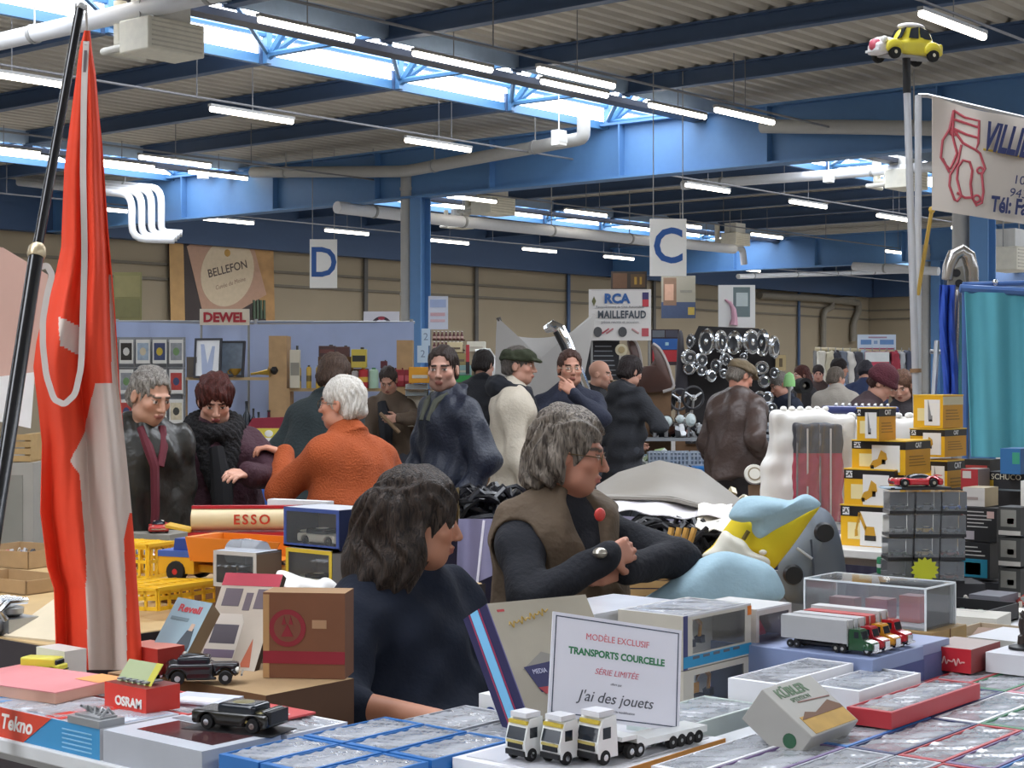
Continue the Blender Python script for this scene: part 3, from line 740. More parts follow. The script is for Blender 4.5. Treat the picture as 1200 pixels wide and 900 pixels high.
# ---------------------------------------------------------------- people
def people():
    LEATH = M('#2B2A26', .38, var=.2, scale=12, bump=.3, bscale=25)
    # seller seated in front, long dark hair
    P = person('heavy seated seller with long dark wavy hair and a plain navy sweatshirt', (490, 612), 4.5, yaw=48, hyaw=98, pitch=6, lean=4, size=1.0, build=1.34, belly=.085, skin='#B98268', fat=.012, h=.0055, sit=.45,
        hair=dict(style='long', col='#1C1715', col2='#4A3E36', t=.024, amp=.007, freq=.7, line=.066, fw=.060, fd=.066, ears=0, hf=.9, blobs=[(-.07, .05, -.06, .062), (.07, .05, -.06, .062), (-.075, .06, -.13, .066), (.07, .07, -.13, .066), (0, .115, -.11, .075), (-.03, .12, -.17, .06), (.04, .115, -.17, .055), (-.085, .02, -.09, .045), (0, .10, -.02, .08), (-.06, .09, .02, .06)]),
        top=dict(name='sweatshirt', col='#0E1728', rough=.95, hem=-.2, inflate=.02, wr=.010, wf=.8, sleeve=.12, collar=.016, bump=.15), legs='#22252C', legbend=1,
        R=dict(hand=(508, 842, 4.05), pole=(-.9, .6, -.6), curl=.7, n=(0, 0, -1)), L=dict(loc=(.20, -.42, .04), pole=(1, .2, -.3), n=(0, 0, -1)), face=dict(brow='#2A2018'))
    # seller with arms crossed
    P = person('seller in a brown padded vest and glasses with arms crossed', (668, 532), 5.0, yaw=42, hyaw=84, pitch=8, lean=3, size=.98, build=1.18, belly=.03, skin='#B27C66', fat=.008, h=.0055,
        hair=dict(style='long', col='#3A322C', col2='#8E8478', t=.020, amp=.008, freq=.6, line=.082, fw=.070, fd=.080, hf=.9, ears=0, blobs=[(-.06, .06, -.03, .05), (.06, .06, -.03, .05), (0, .09, -.04, .055), (-.068, .04, -.055, .038), (0, .10, -.075, .04), (.06, .05, -.055, .036), (-.05, .08, -.07, .036)]),
        top=dict(name='sweater', col='#14161E', rough=.9, hem=-.18, inflate=.018, wr=.006, collar=.012, vest=dict(mat=M('#5A4B3B', .85, var=.18, scale=20, bump=.4, bscale=30), hem=-.22, tp=dict(wr=.008))),
        R=dict(hand=(712, 653, 4.72), dto=(756, 636, 4.84), pole=(-.9, .2, -.7), curl=.5, n=(.3, .9, -.2), side=-1), L=dict(hand=(728, 668, 4.82), pole=(1, -.5, -.1), curl=.4, n=(0, 1, .2)), face=dict(brow='#5A4C42', lip='#A8665C'))
    glasses(P, '#6A5A40'); b = B(M('#E8E4DE', .4)).use(M('#C03A34', .4)); c = P['toloc'](W(703, 603, 4.80)); b.ball(c, (.02, .012, .02)); b.build('lapel_badge', P['o'])
    b = B(M('#B9B4A8', .3, metal=.8)); c = P['toloc'](W(703, 648, 4.68)); b.ball(c, (.022, .022, .016)); b.build('wristwatch', P['o'])
    # orange sweater
    P = person('white-haired man in a rust orange ribbed sweater pointing left', (401, 474), 7.8, yaw=-132, hyaw=-112, pitch=0, lean=6, size=1.0, build=1.22, belly=.03, skin='#C98E74', h=.0065,
        hair=dict(style='short', col='#C9C2B6', col2='#F2EEE6', t=.010, line=.06, nape=-.075), top=dict(name='sweater', mat=M('#A14A1E', .9, var=.12, bump=.5, bscale=120), hem=-.16, inflate=.03, collar=.014, wr=.005),
        L=dict(hand=(333, 531, 7.95), dto=(300, 520, 7.95), pole=(.5, .3, -.7), curl=.6, n=(0, 0, -1)), R=dict(loc=(-.28, -.12, .02), pole=(-.9, .4, -.2)))
    glasses(P)
    # left pair
    P = person('grey-haired man in a black leather jacket and red shirt beside the flag', (176, 464), 7.55, yaw=34, hyaw=48, pitch=20, lean=10, size=1.0, build=1.05, skin='#C0937C', h=.006,
        hair=dict(style='short', col='#5E5852', col2='#A8A29A', t=.008, line=.088, fw=.076, nape=-.08, amp=.005), top=dict(name='jacket', mat=LEATH, hem=-.16, inflate=.03, wr=.010, wf=1.3, collar=.022, collar_h=1),
        R=dict(loc=(-.19, -.14, -.06)), L=dict(loc=(.19, -.14, -.06)), face=dict(brow='#6A5E54'))
    b = B(M('#5E1E2A', .8)); tz = P['tz']; b.tube([tz(.56, -.05, -.06), tz(.48, -.035, -.125), tz(.40, -.012, -.158), tz(.2, 0, -.172), tz(0, .0, -.168)], [.02, .024, .022, .02, .018], 8); b.tube([tz(.56, .05, -.06), tz(.48, .035, -.125), tz(.40, .012, -.158)], [.02, .024, .02], 8); b.build('shirt', P['o'])
    P = person('woman with short auburn hair in a burgundy coat with black fur collar', (252, 470), 8.0, yaw=14, hyaw=14, pitch=24, lean=5, size=.93, build=1.18, skin='#D2A08A', h=.006,
        hair=dict(style='full', col='#351713', col2='#5E2A22', t=.022, line=.045, fw=.068, nape=-.07, amp=.005), top=dict(name='coat', col='#3A1A26', hem=-.42, inflate=.045, wr=.006, skirt=1.1, collar=.02, bump=.4),
        R=dict(loc=(-.2, -.10, -.08)), L=dict(hand=(291, 556, 7.72), pole=(.9, .1, -.5), curl=.45, n=(-.6, -.2, -.6)), face=dict(lip='#A8605C', brow='#3A2018'))
    g = Sdf(); tz = P['tz']; g.tor(P['nb']+np.array([0, .0, .035]), .098, .05, .03, P['Rl'] @ rotx(.25), (1, 1.1, .9)); g.rc(tz(.50, -.08, -.10), tz(.22, .02, -.21), .05, .04, .03).rc(tz(.50, .08, -.10), tz(.22, .03, -.21), .05, .042, .03)
    g.noise(lambda X, Y, Z: .006*np.sin(130*X+40*Z)*np.sin(120*Y+90*Z)); g.build('fur_collar', P['o'], M('#141214', .95, var=.3, bump=.6, bscale=90), .007)
    b = B(M('#0E0D10', .9)); b.tube([tz(.47, 0, -.16), tz(.3, .02, -.235), tz(.1, .03, -.24), tz(-.15, .04, -.235)], [.035, .05, .05, .055], 8); b.build('scarf', P['o'])
    P = person('man in a dark green wool coat bent over behind the orange sweater', (392, 442), 9.6, yaw=150, hyaw=160, pitch=20, lean=22, size=1.0, build=1.15, skin='#B98A72', h=.008,
        hair=dict(style='short', col='#3A2A22', col2='#5A4638', t=.014, nape=-.085), top=dict(name='coat', col='#1B2729', hem=-.2, inflate=.035, wr=.006, collar=.022), L=dict(loc=(.3, -.2, .1)), R=dict(loc=(-.3, -.2, .1)))
    P = person('stallholder in a brown work jacket looking down between shelves', (455, 446), 15.6, yaw=-8, hyaw=-6, pitch=30, lean=10, size=1.0, skin='#B98C78', h=.009,
        hair=dict(style='short', col='#2A2220', col2='#3E322C', t=.008, line=.084, fw=.076), top=dict(name='jacket', col='#57483A', hem=-.2, inflate=.035, collar=.024, wr=.008), R=dict(loc=(-.2, -.3, .0)), L=dict(hand=(466, 491, 15.2), pole=(.9, 0, -.4), n=(0, 1, 0)))
    b = B(M('#7A6248', .7)); b.tube([P['toloc'](W(445, 484, 15.1)), P['toloc'](W(468, 507, 15.1))], .018, 7); b.build('held_stick', P['o'])
    b = B(M('#15181F', .8)); b.tube([P['tz'](.50, -.05, -.08), P['tz'](.30, 0, -.19), P['tz'](.1, 0, -.2)], [.05, .07, .05], 8); b.build('sweater', P['o'])
    P = person('dark-haired young man in a long navy parka turning toward the camera', (519, 433), 9.4, yaw=-52, hyaw=-12, pitch=4, lean=2, size=1.03, build=1.12, skin='#B88E7C', h=.0065,
        hair=dict(style='short', col='#251C18', col2='#3C2E28', t=.007, line=.088, fw=.078, nape=-.06), top=dict(name='parka', col='#141B2C', hem=-.32, inflate=.045, collar=.03, collar_h=1, wr=.009, wf=.9, rough=.55), legs='#2A3448',
        L=dict(loc=(.27, -.12, -.02), pole=(.8, .6, -.3)), R=dict(loc=(-.2, -.2, -.05)), face=dict(brow='#2A1E18', shave='#7A5E54'))
    b = B(M('#4A4C40', .8)); b.at(None); tz = P['tz']; b.tube([tz(.56, -.07, -.05), tz(.52, -.04, -.11), tz(.42, -.03, -.16)], [.02, .024, .018], 8); b.tube([tz(.56, .07, -.05), tz(.52, .04, -.11), tz(.42, .03, -.16)], [.02, .024, .018], 8); b.build('collar_lining', P['o'])
    P = person('man in an olive flat cap and pale beige jacket seen from the side', (608, 429), 11.5, yaw=88, hyaw=80, pitch=2, lean=0, size=1.04, build=1.12, skin='#BD8E7A', h=.0075,
        hair=dict(style='short', col='#4A4440', col2='#6A625C', t=.008, line=.055), top=dict(name='jacket', col='#BDB3A2', hem=-.18, inflate=.05, skirt=1.25, collar=.018, wr=.012, wf=.8, rough=.7), legs='#3A3836',
        R=dict(loc=(-.28, -.10, -.10), pole=(-.4, 1, -.3)), L=dict(loc=(.24, -.2, .02)))
    flat_cap(P, M('#2E3320', .9, var=.2, scale=40, bump=.3))
    g = Sdf(); g.tor(P['nb']+np.array([0, .02, .01]), .098, .05, .03, P['Rl'] @ rotx(.3), (1, 1.1, 1.1)); g.el(P['nb']+np.array([0, .10, .02]), (.13, .085, .085), .04); g.rc(P['tz'](.5, .05, -.1), P['tz'](.3, .02, -.2), .03, .02, .02).noise(wrinkle(.004, 2, 2)); g.build('scarf', P['o'], M('#171A22', .9), .008)
    P = person('man in a navy sweater with glasses holding his hand to his chin', (668, 432), 11.8, yaw=8, hyaw=10, pitch=2, lean=2, size=1.02, build=1.24, skin='#C08C76', h=.0075,
        hair=dict(style='short', col='#3A2620', col2='#54382E', t=.008, line=.092, fw=.076), top=dict(name='sweater', col='#161C30', hem=-.2, inflate=.025, collar=.016, wr=.007),
        L=dict(hand=(673, 462, 11.55), pole=(.9, -.1, -.9), curl=1.0, n=(-.5, .9, 0), point=True), R=dict(hand=(670, 505, 11.5), pole=(-1, .1, -.4), curl=.6, n=(0, 1, 0)), face=dict(brow='#3A2820'))
    glasses(P, '#B8A890')
    P = person('bald man in a black jacket in profile', (703, 439), 15.0, yaw=70, hyaw=75, pitch=6, lean=4, size=1.0, build=1.1, skin='#C4947E', h=.009,
        top=dict(name='jacket', col='#1A1A1E', hem=-.2, inflate=.035, collar=.02, collar_h=1), R=dict(loc=(-.25, -.25, .0)), L=dict(loc=(.2, -.3, .1)), face=dict(shave='#7A6058'))
    P = person('man in a charcoal hooded coat seen from behind by the hubcap stall', (739, 436), 14.4, yaw=130, hyaw=125, pitch=14, lean=5, size=1.0, build=1.05, skin='#B98C78', h=.009,
        hair=dict(style='full', col='#211C1C', col2='#3A3030', t=.018, nape=-.08), top=dict(name='coat', col='#24262C', hem=-.35, inflate=.04, hood=True, collar=.02, wr=.008), L=dict(loc=(.2, -.3, .1)), R=dict(hand=(757, 477, 14.3), pole=(-.9, .3, -.6), curl=.9))
    P = person('man in a brown leather jacket and tweed flat cap by the hubcaps', (868, 441), 13.4, yaw=138, hyaw=120, pitch=22, lean=6, size=1.04, build=1.24, skin='#BE8670', h=.008,
        hair=dict(style='short', col='#6A625A', col2='#8A8278', t=.006, line=.055), top=dict(name='jacket', mat=M('#463630', .45, var=.2, scale=10, bump=.35, bscale=25), hem=-.1, inflate=.045, collar=.018, wr=.010), legs='#2E2A2C',
        L=dict(loc=(.30, -.16, -.02)), R=dict(loc=(-.30, -.06, .05)))
    flat_cap(P, M('#6E604A', .9, var=.25, scale=50, bump=.4))
    P = person('grey-haired man in a navy jacket looking down at the hubcaps', (914, 451), 17.6, yaw=-70, hyaw=-75, pitch=24, lean=12, size=1.0, build=1.15, skin='#BE8E7C', h=.01,
        hair=dict(style='short', col='#55504C', col2='#8E8882', t=.008, nape=-.08), top=dict(name='jacket', col='#1C2436', hem=-.15, inflate=.04, collar=.02), R=dict(loc=(-.3, -.3, .05)), L=dict(loc=(.3, -.3, .1)))
    P = person('broad man in a pale grey jacket seen from behind in the far aisle', (980, 444), 18.4, yaw=160, hyaw=120, pitch=8, lean=8, size=1.0, build=1.25, skin='#B98C78', h=.011,
        hair=dict(style='short', col='#5A5048', col2='#746A60', t=.008), top=dict(name='jacket', col='#A39C92', hem=-.15, inflate=.05, collar=.02))
    P = person('woman with loose dark red hair in a grey-black coat in the far aisle', (939, 440), 22, yaw=-60, hyaw=-70, pitch=4, size=.98, skin='#C49A88', h=.012,
        hair=dict(style='long', col='#3A1C18', col2='#5E3028', t=.016), top=dict(name='coat', col='#2A282C', hem=-.3, inflate=.04))
    P = person('small far-off person facing the camera under the clothes rail', (959, 438), 25, yaw=-10, hyaw=-10, pitch=10, size=.97, skin='#C09080', h=.013, hair=dict(style='short', col='#2A2020', t=.014), top=dict(name='coat', col='#3A2A28', hem=-.3, inflate=.04))
    P = person('tall dark-haired man in a light blue shirt in the far aisle', (984, 432), 23, yaw=80, hyaw=85, pitch=5, size=1.03, skin='#B98A74', h=.012, hair=dict(style='short', col='#221A1A', t=.016), top=dict(name='shirt', col='#7C92B8', hem=-.1, inflate=.02))
    P = person('man in a royal navy jacket bending at the far clothes rail', (1014, 436), 20.5, yaw=165, hyaw=165, pitch=25, lean=16, size=1.03, build=1.15, skin='#B98A74', h=.012, hair=dict(style='short', col='#2A2830', t=.016), top=dict(name='jacket', col='#1E2C4E', hem=-.15, inflate=.045))
    P = person('person bending in a maroon knitted beanie behind the garment rail', (1034, 450), 12.8, yaw=75, hyaw=70, pitch=34, lean=30, size=1.0, build=1.05, skin='#C0907C', h=.008, hair=dict(style='short', col='#3A2420', t=.008), top=dict(name='coat', col='#3A2A2E', hem=-.2, inflate=.04))
    beanie(P, M('#4A1C26', .95, var=.2, bump=.5, bscale=80))
    P = person('woman with long brown hair looking down beside the maroon beanie', (1057, 452), 13.4, yaw=-25, hyaw=-30, pitch=26, lean=10, size=.95, skin='#C89A86', h=.008, hair=dict(style='long', col='#4A3226', col2='#7A5844', t=.012, line=.055), top=dict(name='coat', col='#2A2428', hem=-.3, inflate=.035))
    P = person('dark-haired man in a black jacket half hidden behind the olive cap', (567, 428), 14.6, yaw=170, hyaw=150, pitch=10, lean=6, size=.99, build=1.1, skin='#B98C78', h=.01, hair=dict(style='short', col='#241E1C', t=.014), top=dict(name='jacket', col='#191B22', hem=-.2, inflate=.04, collar=.024, collar_h=1))
people()
# ---------------------------------------------------------------- builders of stall goods
def carton(name, label, cat, loc, size, mats, group=None, rz=0.0, lid=True, parent=None):
    """box with a material per side: keys l (-x), r (-y), t (+z), o (others). origin at the base centre"""
    o = thing(name, label, cat, loc, rz, group); x, y, z = size[0]/2, size[1]/2, size[2]
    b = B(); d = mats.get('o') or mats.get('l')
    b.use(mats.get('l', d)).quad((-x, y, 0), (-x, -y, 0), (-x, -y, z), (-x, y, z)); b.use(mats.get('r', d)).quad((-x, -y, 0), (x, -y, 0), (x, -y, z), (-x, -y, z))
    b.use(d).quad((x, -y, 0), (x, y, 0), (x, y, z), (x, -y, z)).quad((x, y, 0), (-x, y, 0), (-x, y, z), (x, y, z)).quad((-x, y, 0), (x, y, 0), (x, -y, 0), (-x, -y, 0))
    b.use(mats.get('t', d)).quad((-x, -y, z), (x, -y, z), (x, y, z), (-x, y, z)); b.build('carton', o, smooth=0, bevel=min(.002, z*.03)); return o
def on_left(o, size, x, z, body, h, mat, **k):   # lettering on the -x side; x counted from its middle towards the picture's right
    return text(body, h, mat, o, FR((-size[0]/2-.0012, -x, z), (0, -1, 0), (0, 0, 1)), **k)
def on_right(o, size, x, z, body, h, mat, **k):
    return text(body, h, mat, o, FR((x, -size[1]/2-.0012, z), (1, 0, 0), (0, 0, 1)), **k)
def patch(o, name, side, size, x0, x1, z0, z1, mat, d=.001):
    """a printed panel or label on one side of a carton"""
    b = B(mat)
    if side == 'l': b.box(-size[0]/2-d, -size[0]/2, -x1, -x0, z0, z1)
    elif side == 'r': b.box(x0, x1, -size[1]/2-d, -size[1]/2, z0, z1)
    else: b.box(x0, x1, z0, z1, size[2], size[2]+d)
    return b.build(name, o)
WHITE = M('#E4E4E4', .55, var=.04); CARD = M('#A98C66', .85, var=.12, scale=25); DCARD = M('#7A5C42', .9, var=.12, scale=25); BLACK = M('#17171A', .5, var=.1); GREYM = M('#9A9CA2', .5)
RUB = M('#141416', .8); CHROME = M('#D8DADC', .16, metal=1.0, var=.05); TIN = M('#A8A9AB', .35, metal=.9); WOOD = M('#B0905F', .7, var=.25, scale=14); DWOOD = M('#6E5238', .75, var=.25, scale=14); GLASSD = M('#20262E', .12, var=0)
RED = M('#B3202A', .35, coat=.3); CREAM = M('#DCD3B8', .6); YEL = M('#E2AC1C', .5); ORANGE = M('#E07A1E', .4); PAPER = M('#D8D4CC', .7)
def wheel(b, c, r, w, axis='y', hub=None):
    b.use(RUB).lathe([(r*.55, -w/2), (r*.93, -w/2), (r, -w*.3), (r, w*.3), (r*.93, w/2), (r*.55, w/2)], c, 16, axis)
    b.use(hub or TIN).lathe([(r*.6, -w*.42), (r*.2, -w*.52), (0, -w*.52)], c, 12, axis); b.lathe([(r*.6, w*.42), (r*.2, w*.52), (0, w*.52)], c, 12, axis)
def small_truck(parent, col, s=1.0, trailer=None, cabtype='flat', T=None, tcol=None):
    """lorry model along +x (front at -x), wheels on z=0; parts are children of parent"""
    T = T or Matrix.Identity(4); L = .058*s; Wd = .054*s
    b = B(col).at(T)
    if cabtype == 'flat':
        b.prism([(0, .012*s), (-.004*s, .04*s), (.004*s, .068*s), (.012*s, .082*s), (.045*s, .085*s), (.05*s, .012*s)], -Wd/2, Wd/2)
        b.use(M('#D8D8DC', .4)).box(.005*s, .045*s, -Wd*.4, Wd*.4, .084*s, .094*s); b.use(BLACK).box(-.006*s, .0, -Wd*.46, Wd*.46, .012*s, .022*s).box(-.0055*s, .0, -Wd*.36, Wd*.36, .026*s, .036*s)
    else:
        b.prism([(-.03*s, .012*s), (-.036*s, .02*s), (-.034*s, .038*s), (-.028*s, .042*s), (0, .048*s), (.008*s, .075*s), (.014*s, .08*s), (.048*s, .08*s), (.05*s, .012*s)], -Wd*.42, Wd*.42)
        for sy in (-1, 1): b.use(col).ball((-.018*s, sy*Wd*.44, .024*s), (.018*s, .008*s, .014*s), 10)
        b.use(CHROME).box(-.04*s, -.035*s, -Wd*.3, Wd*.3, .014*s, .036*s).box(-.043*s, -.037*s, -Wd*.5, Wd*.5, .01*s, .016*s)
    b.build('cab', parent)
    g = B(GLASSD).at(T)
    if cabtype == 'flat':
        g.prism([(-.0045*s, .043*s), (.003*s, .066*s), (.0055*s, .066*s), (-.002*s, .043*s)], -Wd*.43, Wd*.43); g.box(.01*s, .03*s, -Wd/2-.0008, Wd/2+.0008, .046*s, .066*s)
    else: g.prism([(-.0006, .05*s), (.0065*s, .073*s), (.009*s, .073*s), (.003*s, .05*s)], -Wd*.36, Wd*.36); g.box(.014*s, .03*s, -Wd*.42-.0008, Wd*.42+.0008, .052*s, .072*s)
    g.build('windscreen', parent)
    c = B(BLACK).at(T); ln = (.26 if trailer else .13)*s; c.box(.0, ln, -Wd*.25, Wd*.25, .014*s, .022*s).build('chassis', parent)
    for x in ([.016, .085, .108] if cabtype == 'flat' else [-.018, .07, .095]):
        for sy in (-1, 1):
            w = B().at(T); wheel(w, (x*s, sy*Wd*.42, .0135*s), .0135*s, .011*s); w = w.build('wheel', parent); B(CHROME).at(T).lathe([(.006*s, -.0005), (.006*s, .0005)], (x*s, sy*(Wd*.42+.0062*s), .0135*s), 8, 'y').build('hub', w)
    if trailer:
        t = B(tcol or col).at(T)
        if trailer == 'box': t.box(.055*s, .30*s, -Wd*.52, Wd*.52, .03*s, .105*s)
        elif trailer == 'low':
            t.box(.06*s, .10*s, -Wd*.5, Wd*.5, .034*s, .042*s).prism([(.10*s, .026*s), (.10*s, .042*s), (.125*s, .03*s), (.30*s, .03*s), (.30*s, .018*s), (.12*s, .018*s)], -Wd*.52, Wd*.52)
        else: t.tube([(.06*s, 0, .065*s), (.30*s, 0, .065*s)], .03*s, 16)
        t.build('trailer', parent)
        for x in (.2, .225, .25, .275) if trailer == 'low' else (.24, .266):
            for sy in (-1, 1):
                w = B().at(T); wheel(w, (x*s, sy*Wd*.44, .0125*s), .0125*s, .011*s); w.build('wheel', parent)
CARN = [0]
def model_car(parent, col, L=.1, kind='saloon', T=None, h=None, col2=None):
    """scale model car, nose towards -x, wheels on z=0"""
    T = T or Matrix.Identity(4); R = np.array(T.to_3x3()); t0 = np.array(T.translation); P = lambda x, y, z: t0+R @ np.array([x*L, y*L, z*L])
    h = h or L/46; s = Sdf(); bx = lambda c, hs, r=.02, k=.02: s.bx(P(*c), np.array(hs)*L, r*L, k*L, R)
    el = lambda c, r, k=.02, op='u': s.el(P(*c), np.array(r)*L, k*L, R, op)
    g = Sdf(); gx = lambda c, hs, r=.03, k=.03: g.bx(P(*c), np.array(hs)*L, r*L, k*L, R)
    wb, wr, tr = .30, .075, .165; wx = (-.29, .29)
    if kind == 'saloon': bx((0, 0, .14), (.44, .165, .05), .04); gx((.05, 0, .23), (.2, .13, .03), .045); top = ((.05, 0, .29), (.15, .125, .01), .03)
    elif kind == 'sport': bx((0, 0, .10), (.45, .19, .03), .035); el((-.28, 0, .12), (.24, .2, .05)); el((.3, 0, .14), (.2, .2, .07)); g.el(P(.05, 0, .17), np.array((.24, .15, .085))*L, .02*L, R); top = ((.07, 0, .235), (.09, .11, .008), .015); bx((.45, 0, .22), (.03, .18, .004), .006); wr, tr = .082, .18
    elif kind == 'vintage':                     # long bonnet, separate wings, upright cabin
        bx((-.22, 0, .17), (.2, .075, .05), .03); el((-.42, 0, .17), (.03, .07, .09)); bx((.14, 0, .16), (.24, .15, .06), .04); el((.36, 0, .2), (.1, .14, .1), .05); gx((.10, 0, .27), (.17, .125, .04), .03); top = ((.11, 0, .335), (.14, .115, .012), .03)
        for sy in (-1, 1):
            el((-.3, sy*.15, .13), (.14, .045, .065), .03); el((.32, sy*.16, .13), (.13, .04, .07), .03); bx((0, sy*.165, .075), (.2, .03, .006), .008)
        wr = .085
    elif kind == 'open':                        # open race car with spare wheel and lamps
        bx((-.1, 0, .12), (.34, .1, .035), .03); el((-.32, 0, .14), (.16, .1, .06)); bx((.25, 0, .14), (.17, .12, .03), .03); gx((-.02, 0, .18), (.02, .09, .02), .012); top = ((.2, 0, .2), (.1, .1, .012), .02)
        for sy in (-1, 1):
            el((-.28, sy*.16, .12), (.13, .045, .055), .02); el((.3, sy*.165, .12), (.13, .045, .06), .02)
        wr = .085
    elif kind == 'van': bx((.05, 0, .2), (.38, .17, .13), .03); bx((-.38, 0, .13), (.06, .16, .06), .03); gx((-.28, 0, .25), (.1, .155, .05), .02); top = ((.05, 0, .345), (.36, .15, .005), .02)
    elif kind == 'rally': bx((0, 0, .13), (.46, .18, .045), .03); gx((.06, 0, .22), (.2, .14, .035), .04); top = ((.06, 0, .285), (.13, .13, .008), .02); bx((.42, 0, .24), (.03, .17, .008), .008); wr = .08
    for x in wx:
        for sy in (-1, 1): s.rc(P(x, sy*(tr-.04), wr), P(x, sy*.3, wr), (wr+.018)*L, k=.008*L, op='s')
    s.build('bodywork', parent, col, h); g.build('glasshouse', parent, GLASSD, h)
    b = B(col2 or col).at(T); c, hs, r = top; b.ball([v*L for v in c], ((hs[0]+r)*L, (hs[1]+r)*L, (hs[2]+r*.5)*L), 16); b.build('roof', parent)
    for x in wx:
        for sy in (-1, 1):
            w = B().at(T); wheel(w, (x*L, sy*tr*L, wr*L), wr*L, .075*L, hub=CHROME); w = w.build('wheel', parent)
            if L > .15: B(CHROME).at(T).lathe([(wr*L*.42, -.0008), (wr*L*.3, .0022), (0, .003)][::-1] if False else [(wr*L*.42, -.001), (wr*L*.42, .001)], (x*L, sy*(tr+.042)*L, wr*L), 14, 'y').build('hubcap', w)
    b = B(CHROME).at(T); zf = .10 if kind != 'sport' else .08
    b.box(-.50*L, -.475*L, -.16*L, .16*L, zf*L, (zf+.025)*L).box(.475*L, .50*L, -.16*L, .16*L, zf*L, (zf+.025)*L); b.build('bumper', parent)
    for sy in (-1, 1):
        b = B(M('#E8E6DC', .2)).at(T); zz = .17 if kind in ('vintage', 'open') else .14
        b.lathe([(0, -.02*L), (.035*L, -.012*L), (.038*L, .012*L), (.02*L, .03*L)], (-.44*L, sy*.12*L, zz*L), 10, 'x'); b.build('headlamp', parent)
def table(label, u0, u1, v0, v1, z, top, leg=TIN, name='table', skirt=None, cat='table', th=.03):
    o = thing(name, label, cat, (u0, v0, 0)); a, c = u1-u0, v1-v0
    B(top).box(0, a, 0, c, z-th, z).build('tabletop', o, bevel=.004)
    for x in (.06, a-.06):
        for y in (.06, c-.06): B(leg).cyl((x, y, 0), (x, y, z-th), .016, n=10).build('leg', o)
    B(leg).box(.05, a-.05, .05, c-.05, z-th-.03, z-th).build('apron', o)
    if skirt:
        b = B(skirt); n = 40
        fn = lambda s, t: (-.012-.012*math.sin(s*60)*t, c-s*c, (z-.002)*(1-t)+.05*t); b.grid(fn, 60, 6, .003); fn2 = lambda s, t: (s*a, -.012-.012*math.sin(s*50)*t, (z-.002)*(1-t)+.05*t); b.grid(fn2, 60, 6, .003)
        b.build('cloth', o)
    return o
# ---------------------------------------------------------------- near stall: tables
TZ = .87
table('white trestle table along the picture bottom left under the red and blue boxes', 1.93, 2.33, 2.31, 3.95, TZ, M('#D4D6D8', .45), skirt=None)
table('broad white trestle table under the rows of cellophane boxes', 1.93, 3.58, .70, 2.30, TZ, M('#D4D6D8', .45))
table('white trestle table at the far end of the row of model lorries', 3.59, 5.25, .70, 2.30, TZ, M('#CCCDD0', .45))
# ---------------------------------------------------------------- flat window boxes with a model in each
FILM = film('#F4F8FF', .36, .12, wave=.5); CLEAR = film('#F4F8FA', .05, .03)  # milky white share of FILM stands in for skylight glare on the cellophane
TRAYN = {}
def tray(size, rim, inner, mcol, kind, loc, label, group=None, rz=0.0, dup_key=None):
    key = (size, id(rim), id(inner), id(mcol), kind)
    if key in TRAYN: return dup(TRAYN[key], loc, rz, label, group)
    o = thing('window_box', label, 'box', loc, rz, group); x, y, z = size[0]/2, size[1]/2, size[2]; r = .0035
    b = B(rim); b.box(-x, x, -y, -y+r, 0, z).box(-x, x, y-r, y, 0, z).box(-x, -x+r, -y+r, y-r, 0, z).box(x-r, x, -y+r, y-r, 0, z); b.box(-x+r, x-r, -y+r, y-r, 0, .004); b.build('carton', o)
    B(inner).box(-x+r, x-r, -y+r, y-r, .005, z*.42).build('insert', o)
    b = B(rim); b.box(-x+r, -x+.014, -y+r, y-r, z-.002, z).box(x-.008, x-r, -y+r, y-r, z-.002, z).box(-x+.014, x-.008, -y+r, -y+.007, z-.002, z); b.build('border', o)
    fn = lambda s, t: (-x+.012+s*(2*x-.019), -y+.006+t*(2*y-.011), z-.0015+.002*math.sin(s*21+3*t)*math.sin(t*7+s*9)+.0012*math.sin(s*43+t*11)); B(FILM).grid(fn, 26, 8).build('film', o)
    m = thing('model', '', 'x'); del m['label']; del m['category']; m.parent = o
    b = B(mcol); L = size[0]*.42; w_ = min(size[1]*.25, .022); z0 = z*.42; q_ = min(1, z*.5/.026)
    if kind == 'truck': b.box(-L, -L+.03, -w_, w_, z0, z0+.024*q_); b.use(M('#C8C9CE', .4)).box(-L+.035, L, -w_, w_, z0, z0+.026*q_); b.use(BLACK).box(-L-.001, -L+.001, -w_*.8, w_*.8, z0+.012*q_, z0+.02*q_)
    else: b.prism([(-L*.6, z0), (-L*.6, z0+.012), (-L*.3, z0+.014), (-L*.15, z0+.024), (L*.25, z0+.024), (L*.45, z0+.014), (L*.6, z0+.012), (L*.6, z0)], -w_, w_)
    bpy.data.objects.remove(m); b.build('toy', o); TRAYN[key] = o; return o
BLU = M('#2D6FB4', .4); NAVY = M('#27335E', .45); REDC = M('#B03038', .4); GRN = M('#2F7A50', .45); WHT = M('#DADADE', .5); SIL = M('#A9ACB4', .4); PINKC = M('#C77C8A', .5); PURP = M('#6A5580', .5)
INN = [M('#D6D8DE', .6), M('#B4BCCA', .6), M('#9AA8BE', .6), M('#CCC4C4', .6)]
TOY = [M('#C03030', .3), M('#D8D8DA', .3), M('#2F5FA0', .3), M('#D8A828', .3), M('#3C7A50', .3), M('#E07A30', .3)]
ordn = ['first', 'second', 'third', 'fourth', 'fifth', 'sixth', 'seventh', 'eighth', 'ninth', 'tenth']
